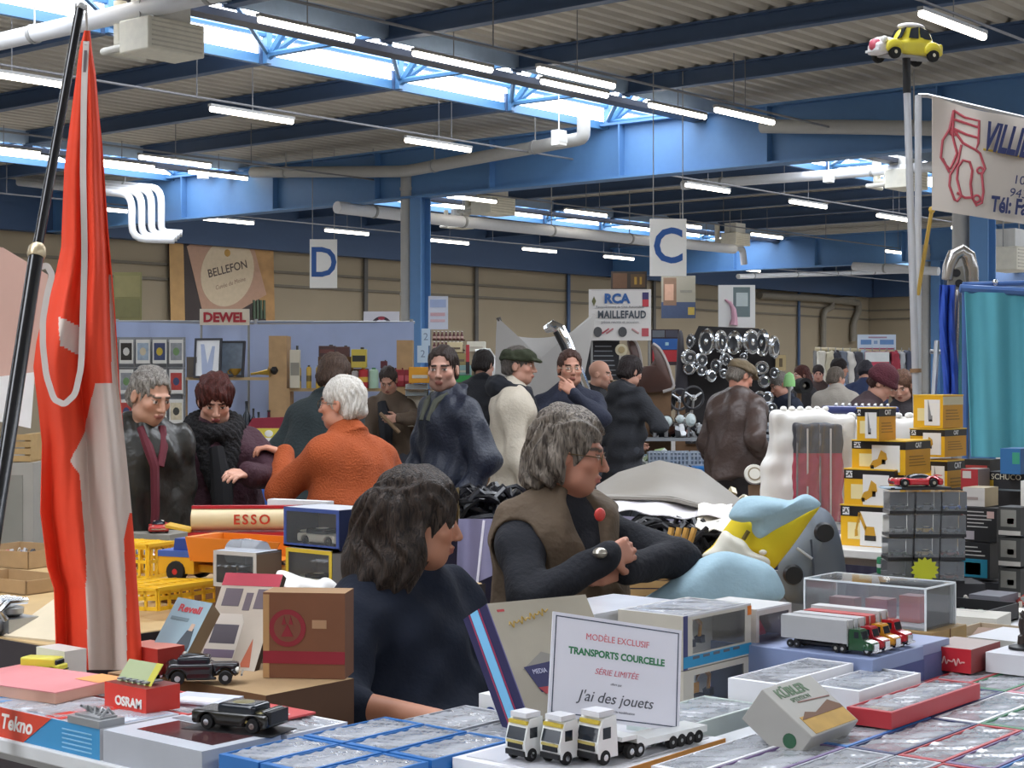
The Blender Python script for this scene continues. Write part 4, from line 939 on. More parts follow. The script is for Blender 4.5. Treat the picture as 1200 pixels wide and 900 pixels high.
# blue-edged trays near the corner
vv = [2.30, 2.19, 2.08, 1.965]
for j in range(3):
    for i, (a, c) in enumerate(((1.945, 2.145), (2.15, 2.375))):
        tray((c-a-.004, .104, .06), BLU, INN[(i+j) % 2], TOY[(i*2+j) % 3+0 if (i+j) % 2 else 1], 'truck', ((a+c)/2, (vv[j]+vv[j+1])/2, TZ), 'blue-edged cellophane box near the table corner, %s row from the left, %s of the pair' % (ordn[j], ('front', 'rear')[i]), 'blue-edged cellophane boxes')
tray((.21, .15, .05), SIL, INN[0], TOY[1], 'truck', (2.495, 2.21, TZ), 'grey-edged cellophane box under the seated seller\'s elbow', None)
tray((.20, .14, .05), SIL, INN[2], TOY[2], 'truck', (2.50, 2.05, TZ), 'grey-edged cellophane box right beside the leaning striped carton', None)
# big field of cellophane boxes on the right
rims = [BLU, NAVY, REDC, WHT, NAVY, GRN, PURP, BLU, PINKC, SIL]
rn = ['blue', 'navy', 'red', 'white', 'navy', 'green', 'purple', 'blue', 'pink', 'silver']
vl = [1.66, 1.567, 1.467, 1.37, 1.28, 1.19, 1.10, 1.01, .92, .83, .74]; ul = [2.02, 2.37, 2.72, 3.07, 3.42, 3.77, 4.12]
used_ = {}
for j in range(len(vl)-1):
    for i in range(len(ul)-1):
        a, c, d, e = ul[i], ul[i+1], vl[j+1], vl[j]
        ctr = Vector(((a+c)/2, (d+e)/2, .93)); p = px(ctr)
        if not inview(ctr, 60) or (j in (0, 1) and i == 2 and j == 0): continue
        if j == 0 and i < 1: continue
        k = (i*3+j*2+(i*j) % 3) % len(rims); nm = rn[k]; used_[(j, i)] = 1
        row = ordn[j]; colm = ordn[i]
        tray((c-a-.005, e-d-.004, .058), rims[k], INN[(i+2*j) % 4], TOY[(i+j*2) % 6], 'truck', (ctr.x, ctr.y, TZ), '%s-rimmed cellophane box of a model lorry, %s row from the sign, %s along it' % (nm, row, colm), 'rows of cellophane boxes on the broad table')
# taller boxes standing on / among them
def raised(label, u0, u1, v0, v1, z0, h, rim, inner, toy, group=None, kind='truck'):
    return tray((u1-u0, v1-v0, h), rim, inner, toy, kind, ((u0+u1)/2, (v0+v1)/2, z0), label, group)
TT = TZ+.06
raised('red-sided cellophane box lying on the trays behind the tilted green-lettered carton', 2.90, 3.30, 1.47, 1.565, TT, .032, REDC, INN[1], TOY[3])
raised('white-sided deep cellophane box behind the red-sided one', 2.97, 3.24, 1.575, 1.69, TT, .05, WHT, INN[2], TOY[2])
raised('long white-lidded cellophane box in front of the dark gap', 2.86, 3.18, 1.70, 1.81, TT, .065, M('#E2E2E6', .5), M('#D0D2DA', .6), TOY[1])
raised('flat pale green cellophane box left of the tilted carton', 2.58, 2.85, 1.72, 1.86, TT-.01, .035, M('#B9C4C0', .5), M('#B4C0BE', .6), TOY[4])
# ---------------------------------------------------------------- left corner: red and blue carton, grey carton, papers, models
TK_R = M('#D8452C', .45); TK_B = M('#3E93C8', .45)
sz = (.19, .50, .06); o = carton('toy_carton', 'long red and blue carton with white script lettering at the bottom left corner', 'box', (2.035, 2.885, TZ), sz, dict(l=TK_B, r=WHT, t=SIL, o=SIL))
b = B(TK_R); b.prism([(.25, 0), (.0, 0), (-.095, .06), (.25, .06)], -.0965, -.0949, 'x'); b.build('red_panel', o)
on_left(o, sz, -.025, .032, 'Tekno', .042, M('#F4F0EC', .5), shear=.25, bold=.0012)
for k in range(5): patch(o, 'small_print', 'l', sz, .13, .225, .008+.009*k, .0105+.009*k, M('#8FC4E4', .5))
for k in range(4): patch(o, 'printed_panel', 't', sz, -.09, .09, -.24+.12*k, -.235+.12*k+.05, (M('#C8D4E4', .15), M('#C84038', .3), M('#E8E8EC', .15), M('#6AA0D0', .2))[k])
B(FILM).grid(lambda s, t: (-.085+s*.17, -.24+t*.48, .0615+.0015*math.sin(s*9+t*17)*math.sin(t*31)), 8, 30).build('film', o)
tray((.16, .50, .055), M('#C23A34', .4), INN[3], TOY[2], 'car', (2.225, 2.885, TZ), 'red-edged cellophane box lying behind the red and blue carton')
sz = (.19, .29, .06); o = carton('toy_carton', 'plain grey carton with a dark window next to the red and blue one', 'box', (2.035, 2.48, TZ), sz, dict(l=M('#AEB2BA', .5), t=M('#B8BCC4', .4), o=M('#AEB2BA', .5)))
patch(o, 'window', 't', sz, -.05, .05, -.12, .10, M('#4A2E30', .12)); patch(o, 'printed_panel', 't', sz, .058, .085, -.13, .13, M('#7C8088', .3))
tray((.16, .29, .055), WHT, INN[0], TOY[0], 'truck', (2.225, 2.48, TZ), 'white-edged cellophane box behind the plain grey carton')
# pink papers
p = onZ(48, 815, .945); o = thing('paper_stack', 'thick stack of pink sheets lying on the red and blue carton', 'paper', (2.10, 3.06, TZ+.062), 0.15)
B(M('#CFA08C', .8)).box(-.10, .10, -.15, .17, 0, .022).build('sheets', o); B(M('#DB8C8E', .8)).box(-.101, .101, -.151, .171, .022, .024).build('cover_sheet', o)
B(M('#E8A060', .8)).add([(.02, -.15, .025), (.09, -.17, .026), (.10, -.08, .026), (.03, -.07, .025)], [(0, 1, 2, 3)]).build('orange_slip', o)
# yellow van on a plinth
o = thing('model_van', 'small yellow delivery van model on a dark plinth beside the red and white flag', 'model van', (2.205, 3.20, TZ+.06), 2.0); B(BLACK).box(-.058, .058, -.03, .03, 0, .006).build('plinth', o); model_car(o, M('#D8D044', .4), .105, 'van', Matrix.Translation((0, 0, .006)), col2=M('#E4DC8A', .4))
carton('white_carton', 'small white carton standing behind the yellow van model', 'box', (2.30, 3.27, TZ), (.06, .11, .105), dict(l=M('#D8D4B8', .5), o=M('#E4E2DA', .5)))
# red tin with lettering
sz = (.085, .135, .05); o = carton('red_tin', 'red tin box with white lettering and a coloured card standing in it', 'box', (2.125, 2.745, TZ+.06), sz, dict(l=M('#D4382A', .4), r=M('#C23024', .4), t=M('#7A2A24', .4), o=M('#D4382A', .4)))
on_left(o, sz, .012, .017, 'OSRAM', .026, M('#F0ECE6', .5), bold=.0008)
b = B(M('#A9B48A', .6)); b.add([(-.02, .062, .045), (-.02, -.05, .045), (.015, -.05, .09), (.015, .062, .09)], [(0, 1, 2, 3)]).build('picture_card', o); B(M('#C8C04A', .6)).add([(-.021, -.03, .045), (-.021, -.05, .045), (.014, -.05, .091), (.014, -.03, .091)], [(0, 1, 2, 3)]).build('yellow_strip', o)
b = B(M('#7C8088', .3)); 
for k in range(5): b.box(-.025, .02, .05-.02*k-.012, .05-.02*k, .055, .058)
b.build('card_print', o)
# silver block models
o = thing('metal_model', 'small grey metal model of a stone building on the grey carton', 'model', (1.968, 2.685, TZ+.06), 0)
B(M('#9C9EA0', .4, metal=.4)).box(-.03, .03, -.05, .05, 0, .014).box(-.02, .02, -.04, .04, .014, .018).build('base', o)
for k in range(5): B(TIN).tube([(-.015+.006*k, -.035+.016*k, .017), (.01-.004*k, -.025+.016*k, .03), (.02, -.03+.016*k, .018)], .003, 6).build('rail', o)
# black race car
o = thing('model_race_car', 'black and gold racing coupe model with a dark tail on the grey carton', 'model car', (2.11, 2.43, TZ+.062), VA-.42); model_car(o, M('#1A1A16', .25, coat=.4, var=.5, scale=50), .175, 'rally', col2=M('#77704A', .35))
B(BLACK).box(.080, .0905, -.03, .03, .018, .042).build('tail_panel', o); B(M('#A8985A', .35)).box(-.02, .05, -.0335, -.0325, .018, .023).build('gold_stripe', o); B(M('#A8985A', .35)).box(-.02, .05, .0325, .0335, .018, .023).build('gold_stripe', o); B(M('#B8AC7A', .35)).box(.045, .075, -.022, .022, .034, .036).build('gold_decal', o); B(BLACK).box(-.1, .1, -.045, .045, -.002, .0).build('plinth', o)
for k, (lab, c) in enumerate((('flat red leaflet sticking out behind the black race car', '#C24A4A'), ('flat pale leaflet beside the red tin box', '#C8CCD8'))):
    o = thing('leaflet', lab, 'leaflet', (2.26-.0*k, 2.50+.22*k, TZ+.058), .3*k); B(M(c, .4)).box(-.05, .05, -.07, .07, 0, .004).build('sheet', o); B(M('#E8E4E0', .5)).box(-.04, .0, -.05, .04, .004, .005).build('print', o)
# ---------------------------------------------------------------- sign and leaning carton
tl, tr_, bl, br = W(646, 716, 3.02), W(801, 740, 3.10), W(642, 838, 2.96), W(796, 857, 3.06)
o = framed('sign', 'white card sign with red, green and grey lettering leaning upright among the boxes', 'sign', bl, br-bl, tl-bl, None or (br-bl).cross(tl-bl)); w_, h_ = (br-bl).length, (tl-bl).length
B(M('#DCDCE6', .5, var=.02)).box(0, w_, 0, h_, -.003, 0).build('card', o); b = B(M('#3A4258', .5)); e = .006
for x0, x1, y0, y1 in ((e, w_-e, e, e+.002), (e, w_-e, h_-e-.002, h_-e), (e, e+.002, e, h_-e), (w_-e-.002, w_-e, e, h_-e)): b.box(x0, x1, y0, y1, 0, .0006)
b.build('border', o)
TX = lambda y: FR((w_*.5, h_*y, .0004), X3, Y3)
text('MODÈLE EXCLUSIF', .0165, M('#D06A74', .6), o, TX(.80), sx=.95, extrude=.0003); text('TRANSPORTS COURCELLE', .0175, M('#2E7A50', .6), o, TX(.645), bold=.0006, extrude=.0003, sx=.95)
text('SÉRIE LIMITÉE', .015, M('#C86A7A', .6), o, TX(.475), shear=.25, extrude=.0003); text('offert par', .006, M('#70707C', .6), o, TX(.37), extrude=.0002)
text("J'ai des jouets", .028, M('#4A4C56', .6), o, TX(.225), shear=.3, extrude=.0003); text('une marque de la modélisation', .0065, M('#70707C', .6), o, TX(.11), extrude=.0002)
P0, PX, PY = W(622, 846, 3.20), W(737, 826, 3.42), W(577, 707, 3.30); PZ = W(597, 849, 3.30)
o = framed('model_carton', 'tall carton with navy and light blue striped side leaning behind the white sign', 'box', P0, PX-P0, PY-P0, None); w_, h_, d_ = (PX-P0).length, (PY-P0).length, .075
fx = M('#A79F8E', .4, var=.25, scale=6); nv = M('#2C2B52', .4); b = B()
b.use(fx).quad((0, 0, 0), (w_, 0, 0), (w_, h_, 0), (0, h_, 0)).quad((w_, 0, -d_), (0, 0, -d_), (0, h_, -d_), (w_, h_, -d_)).quad((0, h_, 0), (w_, h_, 0), (w_, h_, -d_), (0, h_, -d_)).quad((0, 0, -d_), (w_, 0, -d_), (w_, 0, 0), (0, 0, 0)).quad((w_, 0, 0), (w_, 0, -d_), (w_, h_, -d_), (w_, h_, 0)); b.use(nv).quad((0, 0, -d_), (0, 0, 0), (0, h_, 0), (0, h_, -d_)); b.build('carton', o, smooth=0)
for a, c, m in ((-.052, -.030, M('#7CC0E8', .4)), (-.057, -.054, M('#A83A5A', .4)), (-.028, -.025, M('#A83A5A', .4)), (-.002, 0, M('#6E6A8C', .4))): B(m).box(-.001, 0, 0, h_, a, c).build('stripe', o)
b = B(M('#8C8880', .5)); b.prism([(.03, h_*.42), (.10, h_*.55), (.14, h_*.50), (.20, h_*.62), (w_-.01, h_*.60), (w_-.01, h_*.40)], 0, .0008, 'z'); b.build('printed_picture', o); B(M('#2A2A5A', .5)).prism([(.035, h_*.44), (w_-.02, h_*.5), (w_-.02, h_*.22), (.06, h_*.22)], .0008, .0014, 'z').build('printed_truck', o)
B(M('#A83038', .5)).prism([(.055, h_*.26), (w_-.02, h_*.25), (w_-.02, h_*.19), (.07, h_*.20)], .0014, .0018, 'z').build('printed_band', o)
text('MEDIA', .014, M('#C8C8E0', .5), o, FR((.075, h_*.39, .0017), X3, Y3), extrude=.0002); GS = M('#A8893A', .5); B(GS).tube([(.04+.0016*i, h_*.80+.0003*i+.0075*math.sin(i*.75)*(.55+.45*math.sin(i*.31)), .0004) for i in range(80)], .0016, 5).build('gold_script', o); B(M('#B83A40', .5)).box(.02, .04, h_*.92, h_*.94, 0, .0008).build('red_logo', o)
sz = (.07, .07, .055); o = carton('white_carton', 'small white carton with a blue round logo beside the seated seller', 'box', (2.66, 2.22, TZ+.0), (.09, .085, .075), dict(l=M('#E2E2E2', .5), o=M('#ECECEC', .5))); B(M('#2E4A8C', .4)).lathe([(.016, 0), (.016, .001)], (-.046, .01, .035), 16, 'x').build('round_logo', o); B(WHITE).lathe([(.009, 0), (.009, .001)], (-.047, .01, .035), 14, 'x').build('logo_centre', o)
# ---------------------------------------------------------------- three white lorries in front of the sign
o = thing('display_board', 'white board with an orange side under the white lorry models', 'board', (2.42, 1.85, TZ)); B(M('#E0E0E4', .45)).box(-.22, .22, -.17, .115, .0, .058).build('board', o); B(M('#B47A30', .6)).box(-.2, .222, -.173, -.17, .0, .058).build('orange_side', o); B(M('#C8C8CE', .3)).box(-.2, .2, -.15, .1, .058, .06).build('cover_sheet', o)
W_T = M('#E4E6E4', .3, coat=.3)
for k, (x, y, s_, lab, tr) in enumerate(((600, 893, .9, 'white lorry model nearest the seated seller, its cab facing left', None), (641, 897, .9, 'middle white lorry model of the three in front of the sign', None), (684, 897, .98, 'white lorry model pulling the low-loader trailer in front of the sign', 'low'))):
    p = onZ(x, y, TZ+.06); o = thing('model_lorry', lab, 'model lorry', (p.x+.012, p.y, TZ+.06), -.10); small_truck(o, W_T, s_, tr)
    B(M('#B8A860', .4)).box(-.0052, -.0035, -.02, .02, .036*s_, .041*s_).build('name_strip', o); B(M('#C8B040', .4)).box(.002, .008, -.022, .022, .072*s_, .079*s_).build('roof_sign', o)
# ---------------------------------------------------------------- stack of excavator boxes right of the sign
def excavator(parent, s, T, c=M('#D0922A', .45)):
    b = B(c).at(T); b.box(-.03*s, .03*s, -.02*s, .02*s, .02*s, .045*s).tube([(.03*s, 0, .04*s), (.07*s, 0, .075*s), (.105*s, 0, .05*s)], [.007*s, .008*s, .006*s], 6).tube([(.105*s, 0, .05*s), (.10*s, 0, .015*s)], .005*s, 6); b.build('digger_body', parent)
    b = B(BLACK).at(T); 
    for sy in (-1, 1): b.box(-.04*s, .04*s, sy*.022*s-.007*s, sy*.022*s+.007*s, 0, .018*s)
    b.prism([(.09*s, .015*s), (.11*s, .02*s), (.112*s, .0), (.095*s, .0)], -.01*s, .01*s); b.build('digger_tracks', parent); B(M('#D8D8D0', .4)).at(T).box(-.01*s, .02*s, -.018*s, .004*s, .045*s, .068*s).build('digger_cab', parent)
def window_carton(label, loc, size, front, win, band=None, top=None, toyfn=None, group=None, edge=None):
    """standing carton whose -y side is a window"""
    o = thing('window_carton', label, 'box', loc, 0, group); x, y, z = size[0]/2, size[1]/2, size[2]; b = B(front); t = .004
    b.use(front).box(-x, x, y-t, y, 0, z).box(-x, -x+t, -y, y-t, 0, z).box(x-t, x, -y, y-t, 0, z).box(-x+t, x-t, -y, y-t, 0, t); b.use(top or front).box(-x+t, x-t, -y, y-t, z-t, z)
    wx0, wx1, wz0, wz1 = win; b.use(front).box(-x+t, wx0, -y, -y+t, t, z-t).box(wx1, x-t, -y, -y+t, t, z-t).box(wx0, wx1, -y, -y+t, t, wz0).box(wx0, wx1, -y, -y+t, wz1, z-t); b.build('carton', o)
    B(CLEAR).quad((wx0, -y+.001, wz0), (wx1, -y+.001, wz0), (wx1, -y+.001, wz1), (wx0, -y+.001, wz1)).build('window', o); B(M('#D8D4C8', .6)).box(-x+t, x-t, -y+.10, -y+.104, t, z-t).build('backing_card', o)
    if band: B(band).box(-x, x, -y-.001, -y, .004, wz0-.004).build('band', o)
    if edge: B(edge).box(-x-.0005, -x+.016, -y-.0008, -y, 0, z).build('edge_strip', o)
    if toyfn: toyfn(o)
    return o
GB = M('#B9B3A6', .5); TEAL = M('#2A86B0', .45)
bx_ = onZ(802, 820, TT); u0, v0 = 2.90, 1.96
window_carton('lower of two stacked excavator boxes right of the white sign', (u0+.165, v0+.09, TT-.055), (.27, .17, .105), GB, (-.095, .105, .022, .092), None, None, lambda o: excavator(o, .9, Matrix.Translation((-.03, -.02, .02))), edge=None)
o = window_carton('upper excavator box with a blue band, on top of its stack right of the sign', (u0+.165, v0+.09, TT+.052), (.27, .17, .115), GB, (-.10, .11, .032, .104), TEAL, M('#C8C8CC', .25), lambda o: excavator(o, .85, Matrix.Translation((-.06, -.02, .034))), edge=M('#3A3C68', .5))
B(ORANGE).box(.12, .135, -.0862, -.085, .09, .11).build('orange_tab', o); fn = lambda s, t: (-.12+s*.24, -.08+t*.155, .1165+.001*math.sin(s*23+t*9)); B(FILM).grid(fn, 20, 8).build('film', o)
for k in range(5): B(M('#5A5A60', .5)).box(-.10+.04*k, -.075+.04*k, -.0865, -.086, .020, .026).build('small_print', o)
window_carton('grey window box left of the excavator stack, half hidden by the sign', (u0+.13, v0+.285, TT+.0), (.30, .17, .16), M('#C4C6CC', .4), (-.1, .1, .03, .12), None, M('#D2D4DA', .2))
window_carton('window box holding a pink-red vehicle beyond the excavator stack', (3.30, 2.05, TT), (.155, .17, .15), M('#BDB4AC', .5), (-.065, .065, .035, .135), None, M('#D8D8D8', .3), lambda o: B(M('#B84A5A', .4)).prism([(-.06, .05), (-.06, .08), (-.03, .11), (.03, .11), (.055, .08), (.055, .05)], -.03, .04).build('toy', o))
# ---------------------------------------------------------------- platform with lorries
o = thing('blue_carton', 'long blue-grey carton serving as a stand for the row of lorry models', 'box', (3.31, 1.87, TZ), 0); B(M('#7E8CB0', .45)).box(-.12, .12, -.21, .21, 0, .135).build('carton', o, bevel=.002); B(M('#3A4578', .5)).box(-.10, .12, -.2115, -.21, .0, .105).build('printed_panel', o)
for k in range(3): B(M('#B8BCD0', .5)).box(-.08+.06*k, -.05+.06*k, -.2125, -.2115, .05, .085).build('printed_picture', o)
o = thing('blue_carton', 'second blue-grey carton behind the lorry stand by the acrylic case', 'box', (3.52, 1.88, TZ), 0); B(M('#8A94B4', .45)).box(-.085, .085, -.20, .20, 0, .13).build('carton', o, bevel=.002); B(M('#59608A', .5)).box(-.07, .085, -.2015, -.20, .01, .105).build('printed_panel', o)
for k, (c, tr, tc, dv, du, lab, typ) in enumerate((('#1E4A2C', 'box', '#A9A9AA', .0, -.075, 'green bonneted lorry model with a grey box trailer', 'long'), ('#A3202C', 'box', '#B4B4B6', .0, -.025, 'dark red bonneted lorry model second in the row', 'long'), ('#C88A22', 'box', '#B0322E', .0, .025, 'yellow and red bonneted lorry model third in the row', 'long'), ('#A81824', 'box', '#C4C4C4', .0, .08, 'bright red bonneted lorry model at the far end of the row', 'long'))):
    o = thing('model_lorry', lab, 'model lorry', (3.31+du, 1.70+dv, TZ+.137), PI/2); small_truck(o, M(c, .25, coat=.5), .66 if k < 3 else .70, tr, typ, tcol=M(tc, .4))
    for sy in (-1, 1): B(CHROME).cyl((.036, sy*.014, .015), (.036, sy*.014, .07), .002, n=8).build('exhaust_stack', o)
# ---------------------------------------------------------------- acrylic case
o = thing('wooden_box', 'flat wooden box under the clear acrylic display case', 'box', (3.80, 1.96, TZ)); B(M('#A08252', .6, var=.3, scale=20)).box(-.095, .095, -.19, .19, 0, .12).build('box', o, bevel=.002); B(DWOOD).box(-.002, .002, -.1915, -.19, .0, .12).build('joint', o); B(DWOOD).box(-.0965, -.095, -.001, .001, 0, .12).build('joint', o)
o = thing('display_case', 'clear acrylic display case holding red models on a wooden box', 'display case', (3.80, 1.96, TZ+.12)); AC = film('#F2F6F8', .10, .02); x, y, z = .082, .165, .10
b = B(AC); b.box(-x, -x+.003, -y, y, 0, z).build('side_panel', o)
B(AC).box(x-.003, x, -y, y, 0, z).build('side_panel', o); B(AC).box(-x, x, -y, -y+.003, 0, z).build('end_panel', o); B(AC).box(-x, x, y-.003, y, 0, z).build('end_panel', o); B(AC).box(-x, x, -y, y, z, z+.003).build('lid', o); B(M('#D8DCDC', .4)).box(-x+.004, x-.004, -y+.004, y-.004, .0, .006).build('floor_plate', o)
b = B(M('#E8EEF0', .2))
for sx in (-1, 1):
    for sy in (-1, 1): b.box(sx*x-.002, sx*x+.002, sy*y-.002, sy*y+.002, 0, z)
for sx in (-1, 1): b.box(sx*x-.002, sx*x+.002, -y, y, z, z+.004)
for sy in (-1, 1): b.box(-x, x, sy*y-.002, sy*y+.002, z, z+.004)
b.build('edging', o)
for k, (c, v, s_, lab) in enumerate((('#9E3038', .0, (.05, .06, .05), 'dark red model crate inside the acrylic case, in the middle'), ('#B84A3A', -.09, (.05, .055, .065), 'orange-red model crate inside the acrylic case, at its right end'), ('#8A3A3A', .10, (.04, .07, .045), 'brown-red model crate inside the acrylic case, at its left end'))):
    carton('model_crate', lab, 'model', (3.81, 1.96+v, TZ+.127), s_, dict(l=M(c, .5), o=M(c, .5), t=M('#C49A9A', .4)))
# ---------------------------------------------------------------- red lettered carton, statuette etc.
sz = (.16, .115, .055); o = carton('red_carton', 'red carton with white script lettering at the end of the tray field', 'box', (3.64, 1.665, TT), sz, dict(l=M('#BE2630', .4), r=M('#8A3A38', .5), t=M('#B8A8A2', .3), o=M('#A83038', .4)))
B(M('#D8B0A8', .5)).tube([(-sz[0]/2-.0008, .045-.0011*i, .024+.009*math.sin(i*.6)*(.5+.5*math.sin(i*.23))) for i in range(80)], .0016, 5).build('white_script', o)
sz = (.20, .10, .045); o = carton('white_carton', 'white carton with a brown side carrying a small dark statuette', 'box', (3.71, 1.545, TT), sz, dict(l=M('#D2D2D6', .5), r=M('#8C6A52', .6), t=M('#CCCCD2', .4), o=M('#C8C8CC', .5)))
o = thing('statuette', 'small dark statuette on a round black base at the right side', 'statuette', (3.70, 1.545, TT+.046)); B(BLACK).lathe([(.032, 0), (.032, .006), (.012, .012)], n=18).build('base', o); B(M('#2E2420', .4)).lathe([(.012, .01), (.011, .03), (.006, .034), (.010, .055), (.008, .07), (.004, .073), (.007, .082), (.0, .09)], n=12).build('figure', o); B(M('#C8B48A', .4)).ball((.02, -.004, .03), (.007, .007, .012), 10).build('small_figure', o)
for k, (lab, u, v, s_, c) in enumerate((('pale lilac carton right of the statuette', 4.15, 1.36, (.2, .14, .06), '#B9B4C6'), ('white carton at the right picture edge beyond the trays', 4.35, 1.50, (.2, .2, .09), '#CFD0D6'), ('pale grey carton lying behind the red lettered one', 4.12, 1.72, (.22, .2, .07), '#B9B6B2'))):
    carton('pale_carton', lab, 'box', (u, v, TZ), s_, dict(o=M(c, .5), l=M(c, .5), t=M('#D4D4D8', .35)))
# tilted green-lettered carton
Pa, Pb, Pc, Pd = W(907, 806, 3.08), W(962, 789, 3.22), W(952, 864, 2.99), W(885, 828, 3.14)
o = framed('model_carton', 'tilted grey carton with green lettering and a landscape picture among the trays', 'box', Pc, Pb-Pa, Pa-Pc, None); w_, h_, d_ = (Pb-Pa).length, (Pa-Pc).length, .075; g1 = M('#A4A29C', .5); b = B(g1).box(0, w_, 0, h_, -d_, 0); b.build('carton', o, bevel=.002)
B(M('#B08A3A', .5, var=.4, scale=20)).box(.02, w_-.005, .004, h_*.36, 0, .0008).build('printed_field', o); B(M('#6A4A34', .6)).prism([(.02, h_*.30), (.05, h_*.42), (.08, h_*.36), (w_-.03, h_*.50), (w_-.005, h_*.36), (w_-.005, h_*.30)], .0008, .0012, 'z').build('printed_machine', o); B(M('#8A5A50', .6)).prism([(.06, h_*.60), (.06, h_*.612), (w_-.01, h_*.56), (w_-.01, h_*.548)], .0, .0012, 'z').build('printed_boom', o)
text('KÜBLER', .03, M('#4E6A4C', .5), o, FR((w_*.42, h_*.82, .0005), X3, Y3), bold=.001, extrude=.0003); text('SPEDITION', .014, M('#5A745A', .5), o, FR((w_*.45, h_*.66, .0005), X3, Y3), extrude=.0003)
B(M('#2E5A40', .5)).lathe([(.014, 0), (.014, .001)], (-.001, .03, -d_*.5), 14, 'x').build('green_logo', o)
# ---------------------------------------------------------------- helpers for things set up facing the aisle
def facing(name, label, cat, x, y, Z, group=None, turn=0.0, tilt=0.0):
    """Empty at photo pixel x,y and depth Z; local x to the right, y up, z towards the viewer (turned by the given angles)"""
    r = CV(math.cos(turn), math.sin(turn)); t = CV(math.sin(turn), -math.cos(turn)); up = (Z3*math.cos(tilt)-t*math.sin(tilt)).normalized()
    return framed(name, label, cat, W(x, y, Z), r, up, None, group)
def stuff(name, label, mb, **k):
    o = mb.build(name, **k); o['label'] = label; o['kind'] = 'stuff'; o['category'] = k.get('cat', 'clutter'); return o
def lerp(pts, t):
    for (a, b), (c, d) in zip(pts, pts[1:]):
        if t <= c: return b+(d-b)*(t-a)/(c-a) if c > a else d
    return pts[-1][1]
# ---------------------------------------------------------------- flag and pole
FRED = M('#E0401E', .75, var=.08); FWHT = M('#CFBFB4', .8, var=.06)
def flag():
    Lf = [(35, 100), (60, 93), (120, 85), (200, 75), (290, 72), (320, 66), (350, 56), (400, 44), (430, 40), (470, 44), (520, 49), (600, 47), (640, 52), (665, 55), (690, 63), (785, 66)]
    Rt = [(35, 104), (60, 107), (90, 112), (170, 120), (270, 127), (340, 133), (380, 136), (450, 140), (540, 148), (620, 155), (750, 164), (785, 166)]
    o = thing('flag', 'tall red flag with a pale cross hanging in folds from the black pole', 'flag', W(102, 40, 3.95))
    base = Vector(o.location)
    def uvz(s, t):
        y = 36+t*749; l, r = lerp(Lf, y), lerp(Rt, y); x = l+(r-l)*s
        amp = .008+.022*min(1, t*2); n = 2.1
        dz = amp*math.sin(2*PI*n*s+1.0*math.sin(t*5)+.6)+amp*.22*math.sin(2*PI*5.3*s+4*t)+.02*math.sin(t*9)
        b = math.exp(-((x-72)/26)**2-((y-410)/62)**2); dz -= .07*b
        return x, y, 3.95+dz
    def fn(s, t): return W(*uvz(s, t))-base
    def mf(s, t):
        x, y, _ = uvz(s, t)
        if 70 < x < 96 and 372+(x-70)*.5 < y < 405+(x-70)*.55: return 1
        if 322 < y < 452 and x > 126+(y-322)*.03: return 1
        if y > 450:
            l = lerp([(450, 112), (500, 101), (540, 82), (556, 92), (645, 99), (785, 105)], y); r = 999 if y < 602 else lerp([(602, 151), (632, 144), (695, 147), (785, 149)], y)
            if l < x < r: return 1
        return 0
    b = B(FRED).use(FWHT); b.cur = 0; b.grid(lambda s, t: fn(s, t), 150, 330, .003, mf); b.build('cloth', o)
    pth = [(101, 46), (99, 85), (98, 118), (97, 200), (99, 300), (97, 370), (95, 430), (88, 462), (75, 474), (63, 468), (54, 440), (50, 405), (50, 375), (55, 345), (61, 322), (55, 311), (46, 313)]
    P = []
    for i in range(len(pth)-1):
        for k in range(6): t = k/6; P.append((pth[i][0]*(1-t)+pth[i+1][0]*t, pth[i][1]*(1-t)+pth[i+1][1]*t))
    P.append(pth[-1]); P = [((P[max(i-1, 0)][0]+P[i][0]+P[min(i+1, len(P)-1)][0])/3, (P[max(i-1, 0)][1]+P[i][1]+P[min(i+1, len(P)-1)][1])/3) for i in range(len(P))]
    tape = M('#CFC6C0', .8); stitch = M('#6E6668', .8); b = B(tape); n = len(P)-1
    def rb(w, zz, a, c):
        def f(s, t):
            i = int(round((a+(c-a)*t)*n)); p = P[i]; d = (P[min(i+1, n)][0]-P[max(i-1, 0)][0], P[min(i+1, n)][1]-P[max(i-1, 0)][1]); L = math.hypot(*d); nx, ny = -d[1]/L, d[0]/L
            return W(p[0]+nx*(s-.5)*w, p[1]+ny*(s-.5)*w, zz-.03*math.sin(3.14*min(1, t*1.2)))-base
        return f
    b.grid(rb(7, 3.80, 0, 1), 2, n, .003); b.build('hem_tape', o)
    b = B(stitch)
    for k in range(46): b.grid(rb(3.4, 3.793, k/90, k/90+.0045), 1, 1, .001)
    st = b.build('stitching', o)
    B(M('#C9C5BE', .5)).tube([W(101, 5, 3.9)-base, W(102, 42, 3.95)-base], .003, 6).build('cord', o)
flag()
o = thing('flag_pole', 'black two-section pole leaning at the left with a pale brass collar', 'pole', W(94, 8, 3.9)); bl_ = Vector(o.location); PB = M('#101014', .25, coat=.4, var=.05)
q0, q1, q2 = W(94, 8, 3.9), W(43, 296, 3.68), W(-2, 590, 3.45); q3 = q2+(q2-q1)*((q2.z-.0)/(q1.z-q2.z))
B(PB).cyl(q0-bl_, q1-bl_, .0105, .0115, 16).build('upper_section', o); B(PB).cyl(q1-bl_, q3-bl_, .0165, .0175, 16).build('lower_section', o)
d_ = (q2-q1).normalized(); B(M('#CDBB9A', .35, metal=.6)).tube([q1-bl_-d_*.02, q1-bl_-d_*.012, q1-bl_+d_*.004, q1-bl_+d_*.012], [.013, .019, .021, .018], 16).build('collar', o); B(M('#C8C8C8', .3, metal=.6)).ball(q0-bl_, .014, 12).build('finial', o)
